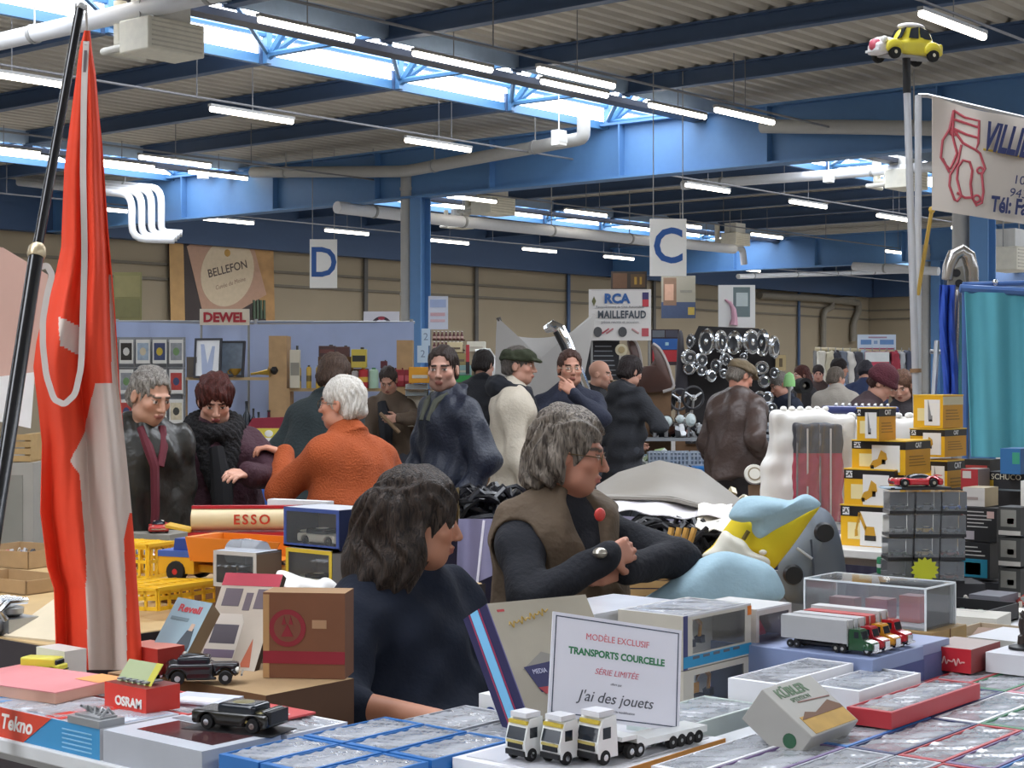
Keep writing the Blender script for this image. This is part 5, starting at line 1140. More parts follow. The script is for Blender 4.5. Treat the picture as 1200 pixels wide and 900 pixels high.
o = facing('poster_card', 'pinkish card with a white lower part hanging at the left picture edge', 'poster', 20, 400, 4.7); k_ = 4.7/FPX; qp = lambda x, y: ((x-20)*k_, -(y-400)*k_)
B(M('#CDA798', .7, var=.1, scale=4)).prism([qp(-30, 285), qp(3, 290), qp(56, 322), qp(51, 440), qp(41, 450), qp(-30, 462)], -.004, .0, 'z').build('card', o); B(M('#EDEBE8', .7)).prism([qp(-30, 445), qp(41, 436), qp(36, 502), qp(0, 494), qp(-30, 492)], -.001, .003, 'z').build('white_sheet', o)
B(M('#8A7A70', .6)).tube([(-.1, .29, 0), (-.1, 1.5, 0)], .003, 5).build('string', o)
# ---------------------------------------------------------------- second stall table with old toys, left
T2Z = .85
table('wooden stall table on the left covered with old tin toys and cartons', 2.76, 4.62, 3.98, 5.75, T2Z, M('#B79A6C', .7, var=.2), skirt=M('#3A3436', .9))
def open_tray(label, u, v, z, s, mat, rz=0.0, name='cardboard_tray'):
    o = thing(name, label, 'tray', (u, v, z), rz); x, y, h = s[0]/2, s[1]/2, s[2]; t = .005; b = B(mat); b.box(-x, x, -y, y, 0, t); o2 = b.build('base', o)
    for n_, q in (('side', (-x, -x+t, -y, y)), ('side', (x-t, x, -y, y)), ('end', (-x, x, -y, -y+t)), ('end', (-x, x, y-t, y))): B(mat).box(*q, 0, h).build(n_, o)
    return o
def heap(label, u, v, z, su, sv, h, n, cols, size, seed, name='small_parts', metal=.3):
    r = random.Random(seed); b = B()
    for k in range(n):
        m = M(r.choice(cols), .35, metal=metal); b.use(m); a = math.sqrt(r.random()); ph = r.random()*2*PI; x, y = u+su*a*math.cos(ph), v+sv*a*math.sin(ph); zz = z+h*(1-a)*r.random()+size*.4; q = size*(.5+r.random())
        T = Matrix.Translation((x, y, zz)) @ Euler((r.random()*3, r.random()*3, r.random()*3)).to_matrix().to_4x4(); b.at(T)
        t = r.randrange(4)
        if t == 0: b.box(-q*.7, q*.7, -q*.4, q*.4, -q*.25, q*.25)
        elif t == 1: b.cyl((0, 0, -q*.4), (0, 0, q*.4), q*.45, q*.3, 9)
        elif t == 2: b.tube([(math.cos(i)*q*.5, math.sin(i)*q*.5, 0) for i in np.linspace(0, 2*PI, 9)[:-1]], q*.13, 5, closed=True)
        else: b.prism([(-q*.7, -q*.2), (-q*.5, q*.2), (0, q*.3), (q*.4, q*.1), (q*.7, -q*.2)], -q*.25, q*.25)
    return stuff(name, label, b)
GC = ['#8E8E90', '#5A5A60', '#C4C4C6', '#3A3A40', '#A8302A', '#D8D2C4', '#2E5AA0']
p = onZ(28, 655, T2Z+.02); open_tray('cardboard tray of small parts behind the flag pole', p.x, p.y, T2Z, (.30, .34, .07), CARD, .2); heap('small metal spare parts heaped in a cardboard tray behind the pole', p.x, p.y, T2Z+.01, .12, .14, .07, 46, GC, .022, 3)
p = onZ(20, 690, T2Z); open_tray('low cardboard tray in front of the parts tray at the left edge', p.x, p.y, T2Z, (.22, .36, .05), CARD, .1)
o = thing('model_engine', 'silvery model engine standing at the left picture edge', 'model engine', onZ(14, 742, T2Z)); o.location.z = T2Z; b = B(TIN); b.box(-.05, .05, -.06, .06, 0, .05); b.build('block', o)
B(TIN).lathe([(.02, .05), (.035, .06), (.035, .075), (.025, .08)], n=14).build('carburettor', o)
for k in range(4): B(CHROME).tube([(-.05, -.045+.03*k, .05), (-.07, -.045+.03*k, .075), (-.04, -.045+.03*k, .1), (.02, -.045+.03*k, .098)], .010, 8).build('pipe', o)
B(TIN).lathe([(.03, -.012), (.034, 0), (.03, .012)], (-.06, 0, .03), 16, 'x').build('pulley', o)
p = onZ(44, 748, T2Z); o = thing('cardboard_flap', 'pale open cardboard lid standing slanted beside the flag', 'lid', (p.x+.10, p.y, T2Z), .2); B(M('#CDBFA4', .8)).add([(-.13, -.1, .0), (.12, -.1, .10), (.12, .12, .10), (-.13, .12, 0), (-.13, -.1, .006), (.12, -.1, .106), (.12, .12, .106), (-.13, .12, .006)], [(0, 3, 2, 1), (4, 5, 6, 7), (0, 1, 5, 4), (2, 3, 7, 6), (1, 2, 6, 5), (3, 0, 4, 7)]).build('lid', o); B(DCARD).prism([(-.13, 0), (.12, .10), (.12, 0)], -.095, -.09).build('side', o)
# tin dump truck
o = thing('toy_dump_truck', 'big yellow and orange tin dump truck with a blue cab top', 'toy truck', W(266, 682, 5.55), VA+PI-3.75+.2); YT = M('#DBA21E', .4); OT = M('#D77A1C', .4)
b = B(YT); b.prism([(-.22, .03), (-.22, .085), (-.08, .085), (-.08, .03)], -.075, .075); b.build('cab', o); B(M('#3E5CA8', .4)).box(-.222, -.085, -.077, .077, .085, .105).build('cab_band', o); b = B(M('#2C448C', .35)); b.prism([(-.17, .105), (-.165, .145), (-.10, .145), (-.095, .105)], -.062, .062); b.build('cab_top', o)
B(GLASSD).box(-.1725, -.166, -.05, .05, .112, .138).build('windscreen', o); B(YT).box(-.08, .22, -.05, .05, .035, .06).build('chassis', o)
b = B(OT); b.prism([(-.085, .075), (-.105, .155), (-.075, .155), (-.06, .085)], -.09, .09); b.prism([(-.06, .075), (.2, .075), (.235, .085), (.2, .085), (-.06, .085)], -.085, .085)
for sy in (-1, 1): b.prism([(-.07, .075), (-.095, .155), (.26, .150), (.22, .075)], sy*.092-.003, sy*.092+.003)
b.build('dump_bed', o)
for x in (-.15, .06, .15):
    for sy in (-1, 1): b = B(); wheel(b, (x, sy*.07, .036), .036, .03, hub=RED); b.build('wheel', o)
# tanker
o = thing('toy_tanker', 'old cream and red tin tanker lorry with red lettering behind the dump truck', 'toy truck', W(290, 645, 6.1), VA+.05)
b = B(M('#D8C49A', .4)); b.tube([(-.20, 0, .115), (.20, 0, .115)], .042, 22); b.build('tank', o); B(RED).box(-.21, .21, -.05, .05, .045, .07).box(-.2, .2, -.02, .02, .155, .165).build('frame', o)
B(M('#C8A868', .4)).lathe([(.03, 0), (.03, .002)], (-.203, 0, .115), 18, 'x').build('end_badge', o); B(M('#B03A2A', .4)).lathe([(.022, 0), (.022, .002)], (-.2045, 0, .115), 18, 'x').build('end_ring', o)
text('ESSO', .05, M('#C23A24', .4), o, FR((.02, -.044, .115), X3, Z3), space=1.3, bold=.001)
for x in (-.15, .1, .16):
    for sy in (-1, 1): b = B(); wheel(b, (x, sy*.05, .026), .026, .02); b.build('wheel', o)
B(M('#C8A030', .5)).prism([(-.29, .10), (-.20, .08), (-.20, .072), (-.29, .09)], -.06, .06).build('bonnet_plate', o)
# yellow plastic lattice crates
def lattice(label, u, v, z, s, rz, tilt):
    o = thing('plastic_crate', label, 'crate', (u, v, z), 0, rot=(tilt, 0, rz)); x, y, h = s[0]/2, s[1]/2, s[2]; m = M('#F0C02A', .45)
    b = B(m)
    for k in range(9): t = -x+2*x*k/8; b.box(t-.005, t+.005, -y, y, h-.008, h)
    for k in range(4): t = -y+2*y*k/3; b.box(-x, x, t-.006, t+.006, h-.010, h+.002)
    b.build('lattice', o)
    for q in ((-x, -x+.006, -y, y), (x-.006, x, -y, y), (-x, x, -y, -y+.006), (-x, x, y-.006, y)):
        w = B(m).box(*q, 0, .012).box(*q, h*.45, h*.45+.012).box(*q, h-.02, h); lx, ly = q[1]-q[0], q[3]-q[2]
        for k in range(7):
            if lx > ly: c = q[0]+lx*k/6; w.box(c-.005, c+.005, q[2], q[3], 0, h)
            else: c = q[2]+ly*k/6; w.box(q[0], q[1], c-.005, c+.005, 0, h)
        w.build('side', o)
    return o
carton('old_box', 'flat brown box under the blue and yellow dump truck', 'box', (W(270, 684, 5.6).x, W(270, 684, 5.6).y, T2Z), (.34, .40, W(266, 682, 5.55).z-T2Z-.002), dict(o=CARD, l=DCARD)); carton('old_box', 'brown box under the cream tanker lorry', 'box', (W(292, 645, 6.15).x, W(292, 645, 6.15).y, T2Z), (.2, .42, W(290, 645, 6.1).z-T2Z-.002), dict(o=DCARD, l=DCARD), rz=VA+PI/2)
p = onZ(182, 716, T2Z); lattice('yellow plastic lattice crate in front, below the dump truck', p.x, p.y, T2Z+.02, (.30, .34, .07), .1, -.06)
p = onZ(172, 676, T2Z); lattice('yellow plastic lattice crate standing behind, left of the dump truck', p.x, p.y+.06, T2Z+.0, (.16, .24, .13), .2, 0)
# red and white toy car, small grey diorama box, misc on the far side
p = onZ(186, 628, T2Z+.04); o = thing('toy_race_car', 'red and white toy car lying on top of old boxes beyond the flag', 'toy car', (p.x, p.y, T2Z+.06), .9); model_car(o, M('#B83A34', .4), .2, 'sport', col2=M('#D8D0C4', .4))
carton('old_box', 'old grey box under the red and white toy car', 'box', (p.x, p.y, T2Z), (.22, .26, .058), dict(o=M('#8E8A80', .8), l=M('#8E8A80', .8)), rz=.3)
p = onZ(222, 628, T2Z+.02); carton('old_box', 'cream and brown old box left of the cream tanker', 'box', (p.x, p.y+.1, T2Z), (.12, .12, .09), dict(l=M('#A89878', .8), o=M('#C0B494', .8)))
# stacked cartons by the seated seller
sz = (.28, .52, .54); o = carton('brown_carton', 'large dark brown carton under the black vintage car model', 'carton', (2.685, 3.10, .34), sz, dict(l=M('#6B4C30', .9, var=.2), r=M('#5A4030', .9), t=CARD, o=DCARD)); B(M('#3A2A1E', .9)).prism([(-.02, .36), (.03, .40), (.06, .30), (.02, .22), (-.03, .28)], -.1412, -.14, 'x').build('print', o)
o = thing('low_bench', 'low wooden bench hidden under the brown cartons', 'bench', (2.685, 3.10, 0)); B(DWOOD).box(-.12, .12, -.28, .28, .30, .34).build('seat', o)
for sy in (-1, 1): B(DWOOD).box(-.10, .10, sy*.22-.02, sy*.24+.02, 0, .30).build('leg', o)
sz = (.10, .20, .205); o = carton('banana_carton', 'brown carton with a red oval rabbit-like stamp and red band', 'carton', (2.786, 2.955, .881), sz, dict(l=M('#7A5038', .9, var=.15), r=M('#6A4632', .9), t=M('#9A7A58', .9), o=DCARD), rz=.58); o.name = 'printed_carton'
b = B(M('#8A2430', .7)); b.lathe([(.045, 0), (.045, .001)], (-.0515, .04, .12), 26, 'x'); b.build('oval_stamp', o); B(M('#7A4A38', .8)).lathe([(.033, 0), (.033, .0012)], (-.0518, .04, .12), 22, 'x').build('stamp_centre', o)
b = B(M('#8A2430', .7)); b.prism([(.025, .10), (.04, .13), (.055, .10)], -.0532, -.0520, 'x'); b.prism([(.026, .128), (.032, .150), (.037, .13)], -.0532, -.052, 'x').prism([(.043, .13), (.048, .150), (.054, .128)], -.0532, -.052, 'x'); b.build('stamp_figure', o)
patch(o, 'red_band', 'l', sz, -.10, .10, .035, .065, M('#8E2030', .7)); patch(o, 'pale_edge', 'l', sz, -.10, -.085, .065, .20, M('#B89060', .8)); patch(o, 'pale_edge', 'l', sz, -.10, -.085, .0, .035, M('#B89060', .8)); patch(o, 'tape', 'l', sz, .02, .055, .12, .14, M('#B08A68', .5))
# toy boxes stacked behind
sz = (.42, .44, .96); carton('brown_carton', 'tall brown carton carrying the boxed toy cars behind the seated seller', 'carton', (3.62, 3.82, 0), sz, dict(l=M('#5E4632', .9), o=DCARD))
def boxed_car(label, u, v, z, s, body, carcol, frame, rz=0.0, kind='saloon'):
    o = thing('toy_car_box', label, 'box', (u, v, z), rz); x, y, h = s[0]/2, s[1]/2, s[2]; b = B(body); t = .006
    b.box(x-t, x, -y, y, 0, h).box(-x, x, -y, y, 0, t).box(-x, x, y-t, y, 0, h).box(-x, x, -y, -y+t, 0, h); b.build('carton', o); B(M('#C8CCD4', .3)).box(-x, x, -y, y, h-t, h).build('top', o); b = B(frame); e = .012
    b.box(-x-.001, -x+.002, -y, y, 0, e).box(-x-.001, -x+.002, -y, y, h-e, h).box(-x-.001, -x+.002, -y, -y+e, e, h-e).box(-x-.001, -x+.002, y-e, y, e, h-e); b.build('frame', o); B(CLEAR).quad((-x, y-e, e), (-x, -y+e, e), (-x, -y+e, h-e), (-x, y-e, h-e)).build('window', o)
    B(M('#7A6E62', .7)).box(x-.02, x-t, -y+t, y-t, t, h-t).build('backing_card', o); model_car(o, carcol, s[1]*.72, kind, Matrix.Translation((-x*.3, 0, t)) @ Matrix.Rotation(PI/2, 4, 'Z')); return o
CW = M('#E0DAC0', .35)
boxed_car('yellow-framed window box with a cream rally car, lower one of two', 3.52, 3.66, .961, (.14, .20, .125), M('#B9B4B0', .5), CW, M('#D8B838', .5), kind='rally')
o = boxed_car('navy window box with a cream rally car, on top of the yellow-framed one', 3.54, 3.66, 1.088, (.16, .24, .12), M('#20305C', .45), M('#E4DFCE', .35), M('#3A4E8C', .5), kind='rally'); B(ORANGE).box(-.081, .08, -.12, .12, -.0, .006).build('orange_edge', o); B(M('#26345E', .4)).box(-.08, .08, -.1215, -.12, .0, .12).build('navy_side', o); B(M('#A8B088', .5)).box(-.02, .05, -.1225, -.1215, .03, .08).build('side_print', o)
o = boxed_car('round-topped blister box with a grey-blue car left of the yellow-framed box', 3.42, 3.90, .961, (.12, .17, .11), M('#8A7460', .6), M('#7C9AA8', .35), M('#C9C2B8', .5), .15)
B(film('#F0F0F0', .2, .1)).lathe([(.04, -.06), (.045, 0), (.04, .06)], (0, 0, .1), 16, 'y').build('dome', o)
o = thing('white_cloth_bag', 'crumpled white bag with a small red print in front of the boxed cars', 'bag', (3.28, 3.50, .955), .3); g = Sdf(); g.el((0, 0, .035), (.06, .10, .04), .02).el((0, .05, .04), (.05, .05, .045), .02).noise(wrinkle(.006, 2.2, 4)); g.build('bag', o, M('#E6E4E0', .6), .006); B(M('#B02838', .5)).ball((-.058, .03, .045), (.004, .018, .008), 10).build('red_print', o)
carton('brown_carton', 'brown carton under the crumpled white bag', 'carton', (3.24, 3.56, 0), (.22, .26, .955), dict(l=M('#5A4230', .9), o=DCARD))
# booklets and kit boxes leaning
def leaning(name, label, pts, Zs, th, mat, side):
    a, c, d = [W(x, y, z) for (x, y), z in zip(pts, Zs)]           # bottom left, bottom right, top left
    o = framed(name, label, 'box', a, c-a, d-a, None); w, h = (c-a).length, (d-a).length; B(mat).box(0, w, 0, h, -.001, 0).build('front', o); B(side).box(0, w, 0, h, -th, -.001).build('carton', o); return o, w, h
o, w, h = leaning('kit_box', 'upright blue-grey kit box with red lettering and a dark figure', [(176, 762), (217, 770), (190, 699)], (4.02, 3.98, 4.12), .05, M('#8FA9B4', .5), M('#8E7A60', .7))
text('Revell', .027, M('#B8343C', .5), o, FR((w*.5, h*.82, .0006), X3, Y3), bold=.001, extrude=.0003); B(M('#2E3A44', .5)).prism([(w*.55, .01), (w*.7, h*.45), (w*.86, h*.5), (w*.95, h*.2), (w*.95, .01)], 0, .0008, 'z').build('figure', o); B(M('#C4A890', .6)).prism([(w*.73, h*.45), (w*.74, h*.58), (w*.84, h*.58), (w*.84, h*.45)], .0, .001, 'z').build('face', o); B(M('#6A8088', .5)).box(w*.1, w*.6, h*.6, h*.66, 0, .0008).build('subtitle', o); B(M('#D8D8D0', .5)).box(0, w, -.002, .012, -.02, .006).build('white_tab', o)
o, w, h = leaning('picture_folder', 'large printed folder with a red top band and pictures of old buses', [(228, 786), (297, 790), (246, 672)], (4.14, 4.08, 4.30), .02, M('#C4B8A8', .6, var=.15, scale=14), M('#4A3A30', .8))
B(M('#C03048', .5)).box(0, w, h*.87, h, 0, .0008).build('red_band', o); b = B(M('#6A5E66', .6))
for k, (x0, x1, y0, y1) in enumerate(((.1, .4, .66, .84), (.48, .6, .62, .80), (.66, .95, .64, .84))): b.box(w*x0, w*x1, h*y0, h*y1, 0, .0009)
b.build('picture', o); B(M('#D8D0C4', .6)).prism([(w*.04, .05*h), (w*.04, h*.5), (w*.1, h*.58), (w*.52, h*.58), (w*.58, h*.5), (w*.58, h*.05)], 0, .0010, 'z').build('bus_front', o); B(M('#4E4650', .4)).prism([(w*.09, h*.28), (w*.1, h*.47), (w*.52, h*.47), (w*.53, h*.28)], .001, .0014, 'z').build('bus_window', o); B(M('#7A6A80', .5)).box(w*.05, w*.57, h*.14, h*.22, .001, .0014).build('bus_bumper', o); B(M('#B85A34', .5)).prism([(w*.72, h*.06), (w*.82, h*.34), (w*.9, h*.06)], 0, .001, 'z').build('red_print', o)
p = onZ(160, 785, .90)+CV(-.03, 0); sz = (.08, .13, .06); o = carton('red_toy_box', 'dusty red toy lorry body beside the upright kit box', 'toy', (p.x+.05, p.y-.05, .90), sz, dict(l=M('#B8382E', .5), t=M('#C87A6A', .5), o=M('#A83028', .5))); 
for k in (-.04, .04): b = B(); wheel(b, (-.035, k, .0), .022, .012, 'x'); b.build('wheel', o)
carton('brown_carton', 'low brown carton under the dusty red toy lorry body', 'carton', (p.x+.05, p.y-.03, .5), (.12, .16, .39), dict(o=CARD, l=CARD))
o = thing('model_vintage_car', 'black vintage saloon car model with chrome wheels on the brown carton', 'model car', onZ(240, 797, .882)+CV(0, -.03), 0); o.rotation_euler = (0, 0, 2.26+.12); model_car(o, M('#17171C', .2, coat=.6, var=.05), .19, 'vintage')
o = thing('price_card', 'orange card leaning on the rear of the black vintage car model', 'card', onZ(204, 783, .90), -.9); B(M('#E8842A', .6)).add([(-.003, -.03, 0), (-.003, .03, 0), (.01, .03, .045), (.01, -.03, .045), (.0, -.03, 0), (.0, .03, 0), (.013, .03, .045), (.013, -.03, .045)], [(0, 3, 2, 1), (4, 5, 6, 7), (0, 1, 5, 4), (2, 3, 7, 6), (1, 2, 6, 5), (0, 4, 7, 3)]).build('card', o)
# behind the flag: grey cabinet, crate, cable; toys between couple and orange sweater
o = thing('metal_cabinet', 'grey panelled cabinet behind the flag pole', 'cabinet', W(22, 540, 8.4)); o.location.z = 0; o.rotation_euler = (0, 0, VA); zt = W(22, 540, 8.4).z; B(M('#A49E94', .6)).box(-.25, .13, -.2, .2, 0, zt).build('body', o); B(M('#8A867C', .6)).box(-.2, .08, -.205, -.2, .1, zt-.06).build('door', o)
o = thing('wooden_crate', 'slatted wooden crate on top of the grey cabinet', 'crate', W(18, 540, 8.4), VA); b = B(WOOD)
for k in range(4): b.box(-.2, .12, -.16, -.145, .005+.035*k, .033+.035*k)
b.box(-.2, -.17, -.145, .15, 0, .14).box(.09, .12, -.145, .15, 0, .14); b.build('slats', o); B(WOOD).box(-.2, .12, -.14, .15, 0, .01).build('base', o)
heap('jumble of old toy parts on the table in front of the couple', 4.2, 5.5, T2Z, .28, .35, .05, 70, GC+['#C8B080', '#7A5A3A'], .035, 9, name='old_toy_parts')
heap('dark tangle of straps and toys beside the woman in burgundy', 4.62, 5.25, T2Z+.0, .2, .22, .14, 55, ['#15171A', '#23262A', '#2E3A4A', '#5A2A2A'], .05, 10, name='strap_heap', metal=0)
for k, (lab, x, y, Z, s, c, l) in enumerate((('navy and red picture box standing behind the boxed toys', 322, 620, 6.7, (.06, .12, .11), '#33406E', '#8A3A4A'), ('long white roll of paper behind the navy window box', 352, 588, 6.9, (.05, .30, .05), '#DCDCE0', '#DCDCE0'), ('white leaflet box under the paper roll', 350, 608, 6.8, (.08, .2, .05), '#C9CCD0', '#C9CCD0'))):
    p = W(x, y+12, Z); o = carton('flea_market_box', lab, 'box', (p.x, p.y, p.z), s, dict(o=M(c, .5), l=M(l, .5)), rz=.2*k)
    if p.z > T2Z+.05: carton('brown_carton', 'brown carton supporting the '+lab.split(' behind')[0].split(' under')[0].split(' beside')[0], 'carton', (p.x, p.y, 0), (.25, .3, p.z-.002), dict(o=DCARD, l=DCARD))
# ---------------------------------------------------------------- blue-sheeted booth
SHEET = M('#A6B4D6', .85, var=.05)
ZB = 17.2
o = thing('backdrop_sheet', 'pale blue cloth sheet hung as the back wall of the booth with shelves', 'sheet', W(138, 380, ZB))
b0 = Vector(o.location)
def sh(s, t):
    x = 133+s*352; y = 377+3*math.sin(s*3.1)+t*262; return W(x, y, ZB+.25*s*0+.025*math.sin(s*55+2*math.sin(t*3))*(.3+t)+.05*math.sin(s*9))-b0
B(SHEET).grid(sh, 120, 24, .004).build('cloth', o)
for x in (137, 300, 482): B(TIN).tube([W(x, 374, ZB+.08)-b0, (W(x, 374, ZB+.08)-b0)*1.0+Vector((0, 0, -W(x, 374, ZB).z))], .02, 8).build('support_pole', o)
B(TIN).tube([W(130, 377, ZB+.08)-b0, W(486, 378, ZB+.08)-b0], .015, 8).build('rail', o)
kS = 16.6/FPX
def shelfunit(label, x0, x1, ys, post, Z=16.6):
    o = thing('shelf_unit', label, 'shelf', W((x0+x1)/2, 443, Z)); o.location.z = 0; o.rotation_euler = (0, 0, VA); k = Z/FPX; w = (x1-x0)*k/2
    for y in ys: z = EYE-(y-HOR)*k; B(M('#C9AE84', .7, var=.2)).box(-w, w, -.12, .14, z-.03, z).build('shelf_board', o)
    for x, ww, top in post:
        xx = (x-(x0+x1)/2)*k; zt = EYE-(top-HOR)*k; B(M('#B6946A', .75, var=.25)).box(xx-ww*k/2, xx+ww*k/2, -.15, .15, 0, zt).build('upright', o)
    return o
shelfunit('wooden shelf unit with a framed print and gold bowl behind the couple', 212, 322, (442, 512, 560), [(328, 21, 394), (214, 5, 442)])
shelfunit('wooden shelf unit with oil tins in front of the blue sheet', 338, 468, (455, 520, 560), [(475, 18, 399), (340, 4, 455)])
def on_shelf(name, label, cat, x, yb, Z=16.45): return facing(name, label, cat, x, yb, Z)
def tin_can(label, x, yb, w, h, col, cap='#3A3A3A', band=None, shape='box', word=None, group=None):
    o = on_shelf('oil_tin', label, 'tin', x, yb); k = 16.45/FPX; w, h = w*k, h*k; m = M(col, .4)
    if shape == 'box': B(m).box(-w/2, w/2, 0, h*.9, -w*.3, w*.3).build('can', o, bevel=.006); B(M(cap, .4)).cyl((w*.2, h*.9, 0), (w*.2, h, 0), w*.12, n=10).build('cap', o)
    elif shape == 'bottle': B(m).lathe([(w*.5, 0), (w*.5, h*.55), (w*.25, h*.75), (w*.2, h*.9)], n=14, axis='z', c=(0, 0, 0)).build('can', o); o.children[0].rotation_euler = (-PI/2, 0, 0); B(M(cap, .4)).cyl((0, h*.9, 0), (0, h, 0), w*.24, n=10).build('cap', o)
    else: B(m).tube([(0, 0, 0), (0, h*.86, 0), (0, h*.93, 0)], [w*.5, w*.5, w*.3], 16).build('can', o); B(M(cap, .4)).tube([(0, h*.92, 0), (0, h, 0)], w*.22, 10).build('cap', o)
    if band: B(M(band, .4)).box(-w*.42, w*.42, h*.3, h*.6, w*.3, w*.3+.004).build('label_panel', o) if shape == 'box' else B(M(band, .4)).tube([(0, h*.3, 0), (0, h*.55, 0)], w*.51, 16).build('label_panel', o)
    return o
tin_can('tall cream oil tin with dark writing at the left end of the tin shelf', 346, 455, 12, 50, '#C9C0AC', band='#8A8478')
for k, x in enumerate((350, 362, 373)): tin_can('%s slim mustard-yellow oil can counted from the cream tin' % ordn[k], x, 455, 6, 27, '#B8962E', band='#6A5A2A', shape='round')
tin_can('dark brown low tin behind the orange sweater man\'s head', 384, 418, 20, 14, '#4A3230', band='#6A3A34'); tin_can('second dark brown low tin on the upper row', 402, 418, 16, 13, '#54332E')
for lab, x, yt, w in (('wooden block raising the two dark tins above the shelf', 393, 418, 40), ('wooden block raising the yellow tin above the shelf', 421, 432, 20)):
    o = on_shelf('riser_block', lab, 'block', x, 455, 16.62); k = 16.62/FPX; B(DWOOD).box(-w*k/2, w*k/2, 0, (455-yt)*k, -.1, .02).build('block', o)
o = tin_can('yellow oil tin with a black label on the upper row', 421, 431, 18, 24, '#C6B048', band='#2A2A26'); tin_can('red bottle-shaped can between the yellow tin and the green can', 426, 455, 11, 24, '#B02A30', cap='#C8A040', shape='round', band='#D8B048')
tin_can('pale green can with a green cap', 438, 455, 11, 24, '#A9C8B0', cap='#2E7A4A', shape='round'); tin_can('grey can left of the red bottle-shaped can', 416, 455, 8, 22, '#A8A4A0', shape='round')
for k, x in enumerate((462, 470, 478)): tin_can('%s dark red oil tin counted from the stallholder' % ordn[k], x, 453, 8, 22, '#8A1E28', cap='#6A1A20', band='#B8505A')
tin_can('dark red flat tin behind the stallholder\'s head', 450, 432, 8, 10, '#5A2228')
# framed prints, bowl, horn
def frame(label, x0, x1, y0, y1, Z, tilt, fm, pm, rot=0.0, extra=None):
    o = facing('framed_print', label, 'picture', (x0+x1)/2, y1, Z, turn=rot, tilt=tilt); k = Z/FPX; w, h = (x1-x0)*k/2, (y1-y0)*k; b = B(fm); e = .02
    b.box(-w, w, 0, e, -.02, .01).box(-w, w, h-e, h, -.02, .01).box(-w, -w+e, e, h-e, -.02, .01).box(w-e, w, e, h-e, -.02, .01); b.build('frame', o); B(pm).box(-w+e, w-e, e, h-e, -.01, 0).build('print', o)
    if extra: extra(o, w, h)
    return o
def vprint(o, w, h): B(M('#B0BCD8', .4)).prism([(-w*.55, h*.85), (-w*.3, h*.85), (0, h*.35), (w*.3, h*.8), (w*.5, h*.8), (.05, h*.08), (-.05, h*.08)], 0, .003, 'z').build('figure', o)
frame('white framed print with a pale blue V figure on the shelf', 226, 259, 396, 443, 16.4, .12, M('#3A3A40', .4), M('#F2F4F8', .3), -.15, vprint)
frame('dark framed photograph leaning right of the white print', 254, 286, 399, 442, 16.45, .15, M('#2E2E34', .4), M('#6E7A88', .4, var=.5, scale=14), -.2)
carton('grey_box', 'small grey-brown box left of the white framed print', 'box', tuple(W(226, 442, 16.5)), (.1, .13, .2), dict(o=M('#5E564E', .7), l=M('#5E564E', .7)), rz=VA)
o = on_shelf('gold_bowl', 'small gold loving cup on the shelf under the dark photograph', 'bowl', 276, 442); B(M('#B08A3A', .3, metal=.7)).tube([(0, 0, 0), (0, .012, 0), (0, .03, 0), (0, .06, 0), (0, .085, 0)], [.03, .015, .03, .055, .06], 16).build('bowl', o)
for sx in (-1, 1): B(M('#B08A3A', .3, metal=.7)).tube([(sx*.055, .07, 0), (sx*.075, .06, 0), (sx*.07, .035, 0), (sx*.045, .035, 0)], .006, 6).build('handle', o)
o = on_shelf('brass_horn', 'brass bulb horn lying on the shelf beside the wooden upright', 'horn', 308, 442); B(M('#B8963E', .3, metal=.7)).tube([(-.12, .03, 0), (-.05, .04, 0), (.05, .05, 0), (.07, .055, 0)], [.012, .014, .03, .055], 14).build('horn', o); B(BLACK).tube([(.08, .06, 0), (.1, .065, 0), (.13, .065, 0), (.15, .06, 0)], [.02, .04, .04, .01], 12).build('bulb', o)
for k, (x, yb, h, w, c) in enumerate(((289, 510, 38, 9, '#16202A'), (297, 510, 30, 7, '#1E1A22'), (303, 510, 26, 8, '#182430'), (315, 508, 26, 10, '#5A2434'), (262, 512, 20, 7, '#2A3A4A'))):
    o = on_shelf('dark_bottle', ('tall black', 'slim black', 'blue-black', 'wine red', 'short navy')[k]+' bottle on the lower shelf behind the couple', 'bottle', x, yb); kk = 16.45/FPX; B(M(c, .25)).tube([(0, 0, 0), (0, h*kk*.6, 0), (0, h*kk*.75, 0), (0, h*kk, 0)], [w*kk/2, w*kk/2, w*kk*.18, w*kk*.16], 14).build('bottle', o); B(BLACK).tube([(0, h*kk*.97, 0), (0, h*kk*1.05, 0)], w*kk*.2, 10).build('stopper', o)
# postcard rack
o = facing('card_rack', 'wire rack holding photo cards beside the grey-haired man', 'rack', 176, 500, 14.5); kk = 14.5/FPX; b = B(TIN)
for k in range(5): b.tube([((k*19-38)*kk, -150*kk, -.02), ((k*19-38)*kk, 104*kk, -.02)], .006, 6)
for k in range(9): b.tube([(-40*kk, (100-31*k)*kk, -.02), (40*kk, (100-31*k)*kk, -.02)], .005, 6)
b.build('wire_frame', o); B(M('#8A8C90', .6)).box(-42*kk, 40*kk, -200*kk, 105*kk, -.06, -.04).build('back_panel', o)
r = random.Random(4); cards = None
names = ['black and cream', 'dark engine', 'yellow', 'grey', 'white', 'pale blue', 'red', 'green', 'brown', 'cream', 'navy', 'orange']
cc = ['#2A2622', '#3A3A34', '#B8A030', '#8A8C90', '#D0CEC8', '#98A8B8', '#A83A34', '#6A8A5A', '#7A5A40', '#C8BCA0', '#3A4468', '#C87838']
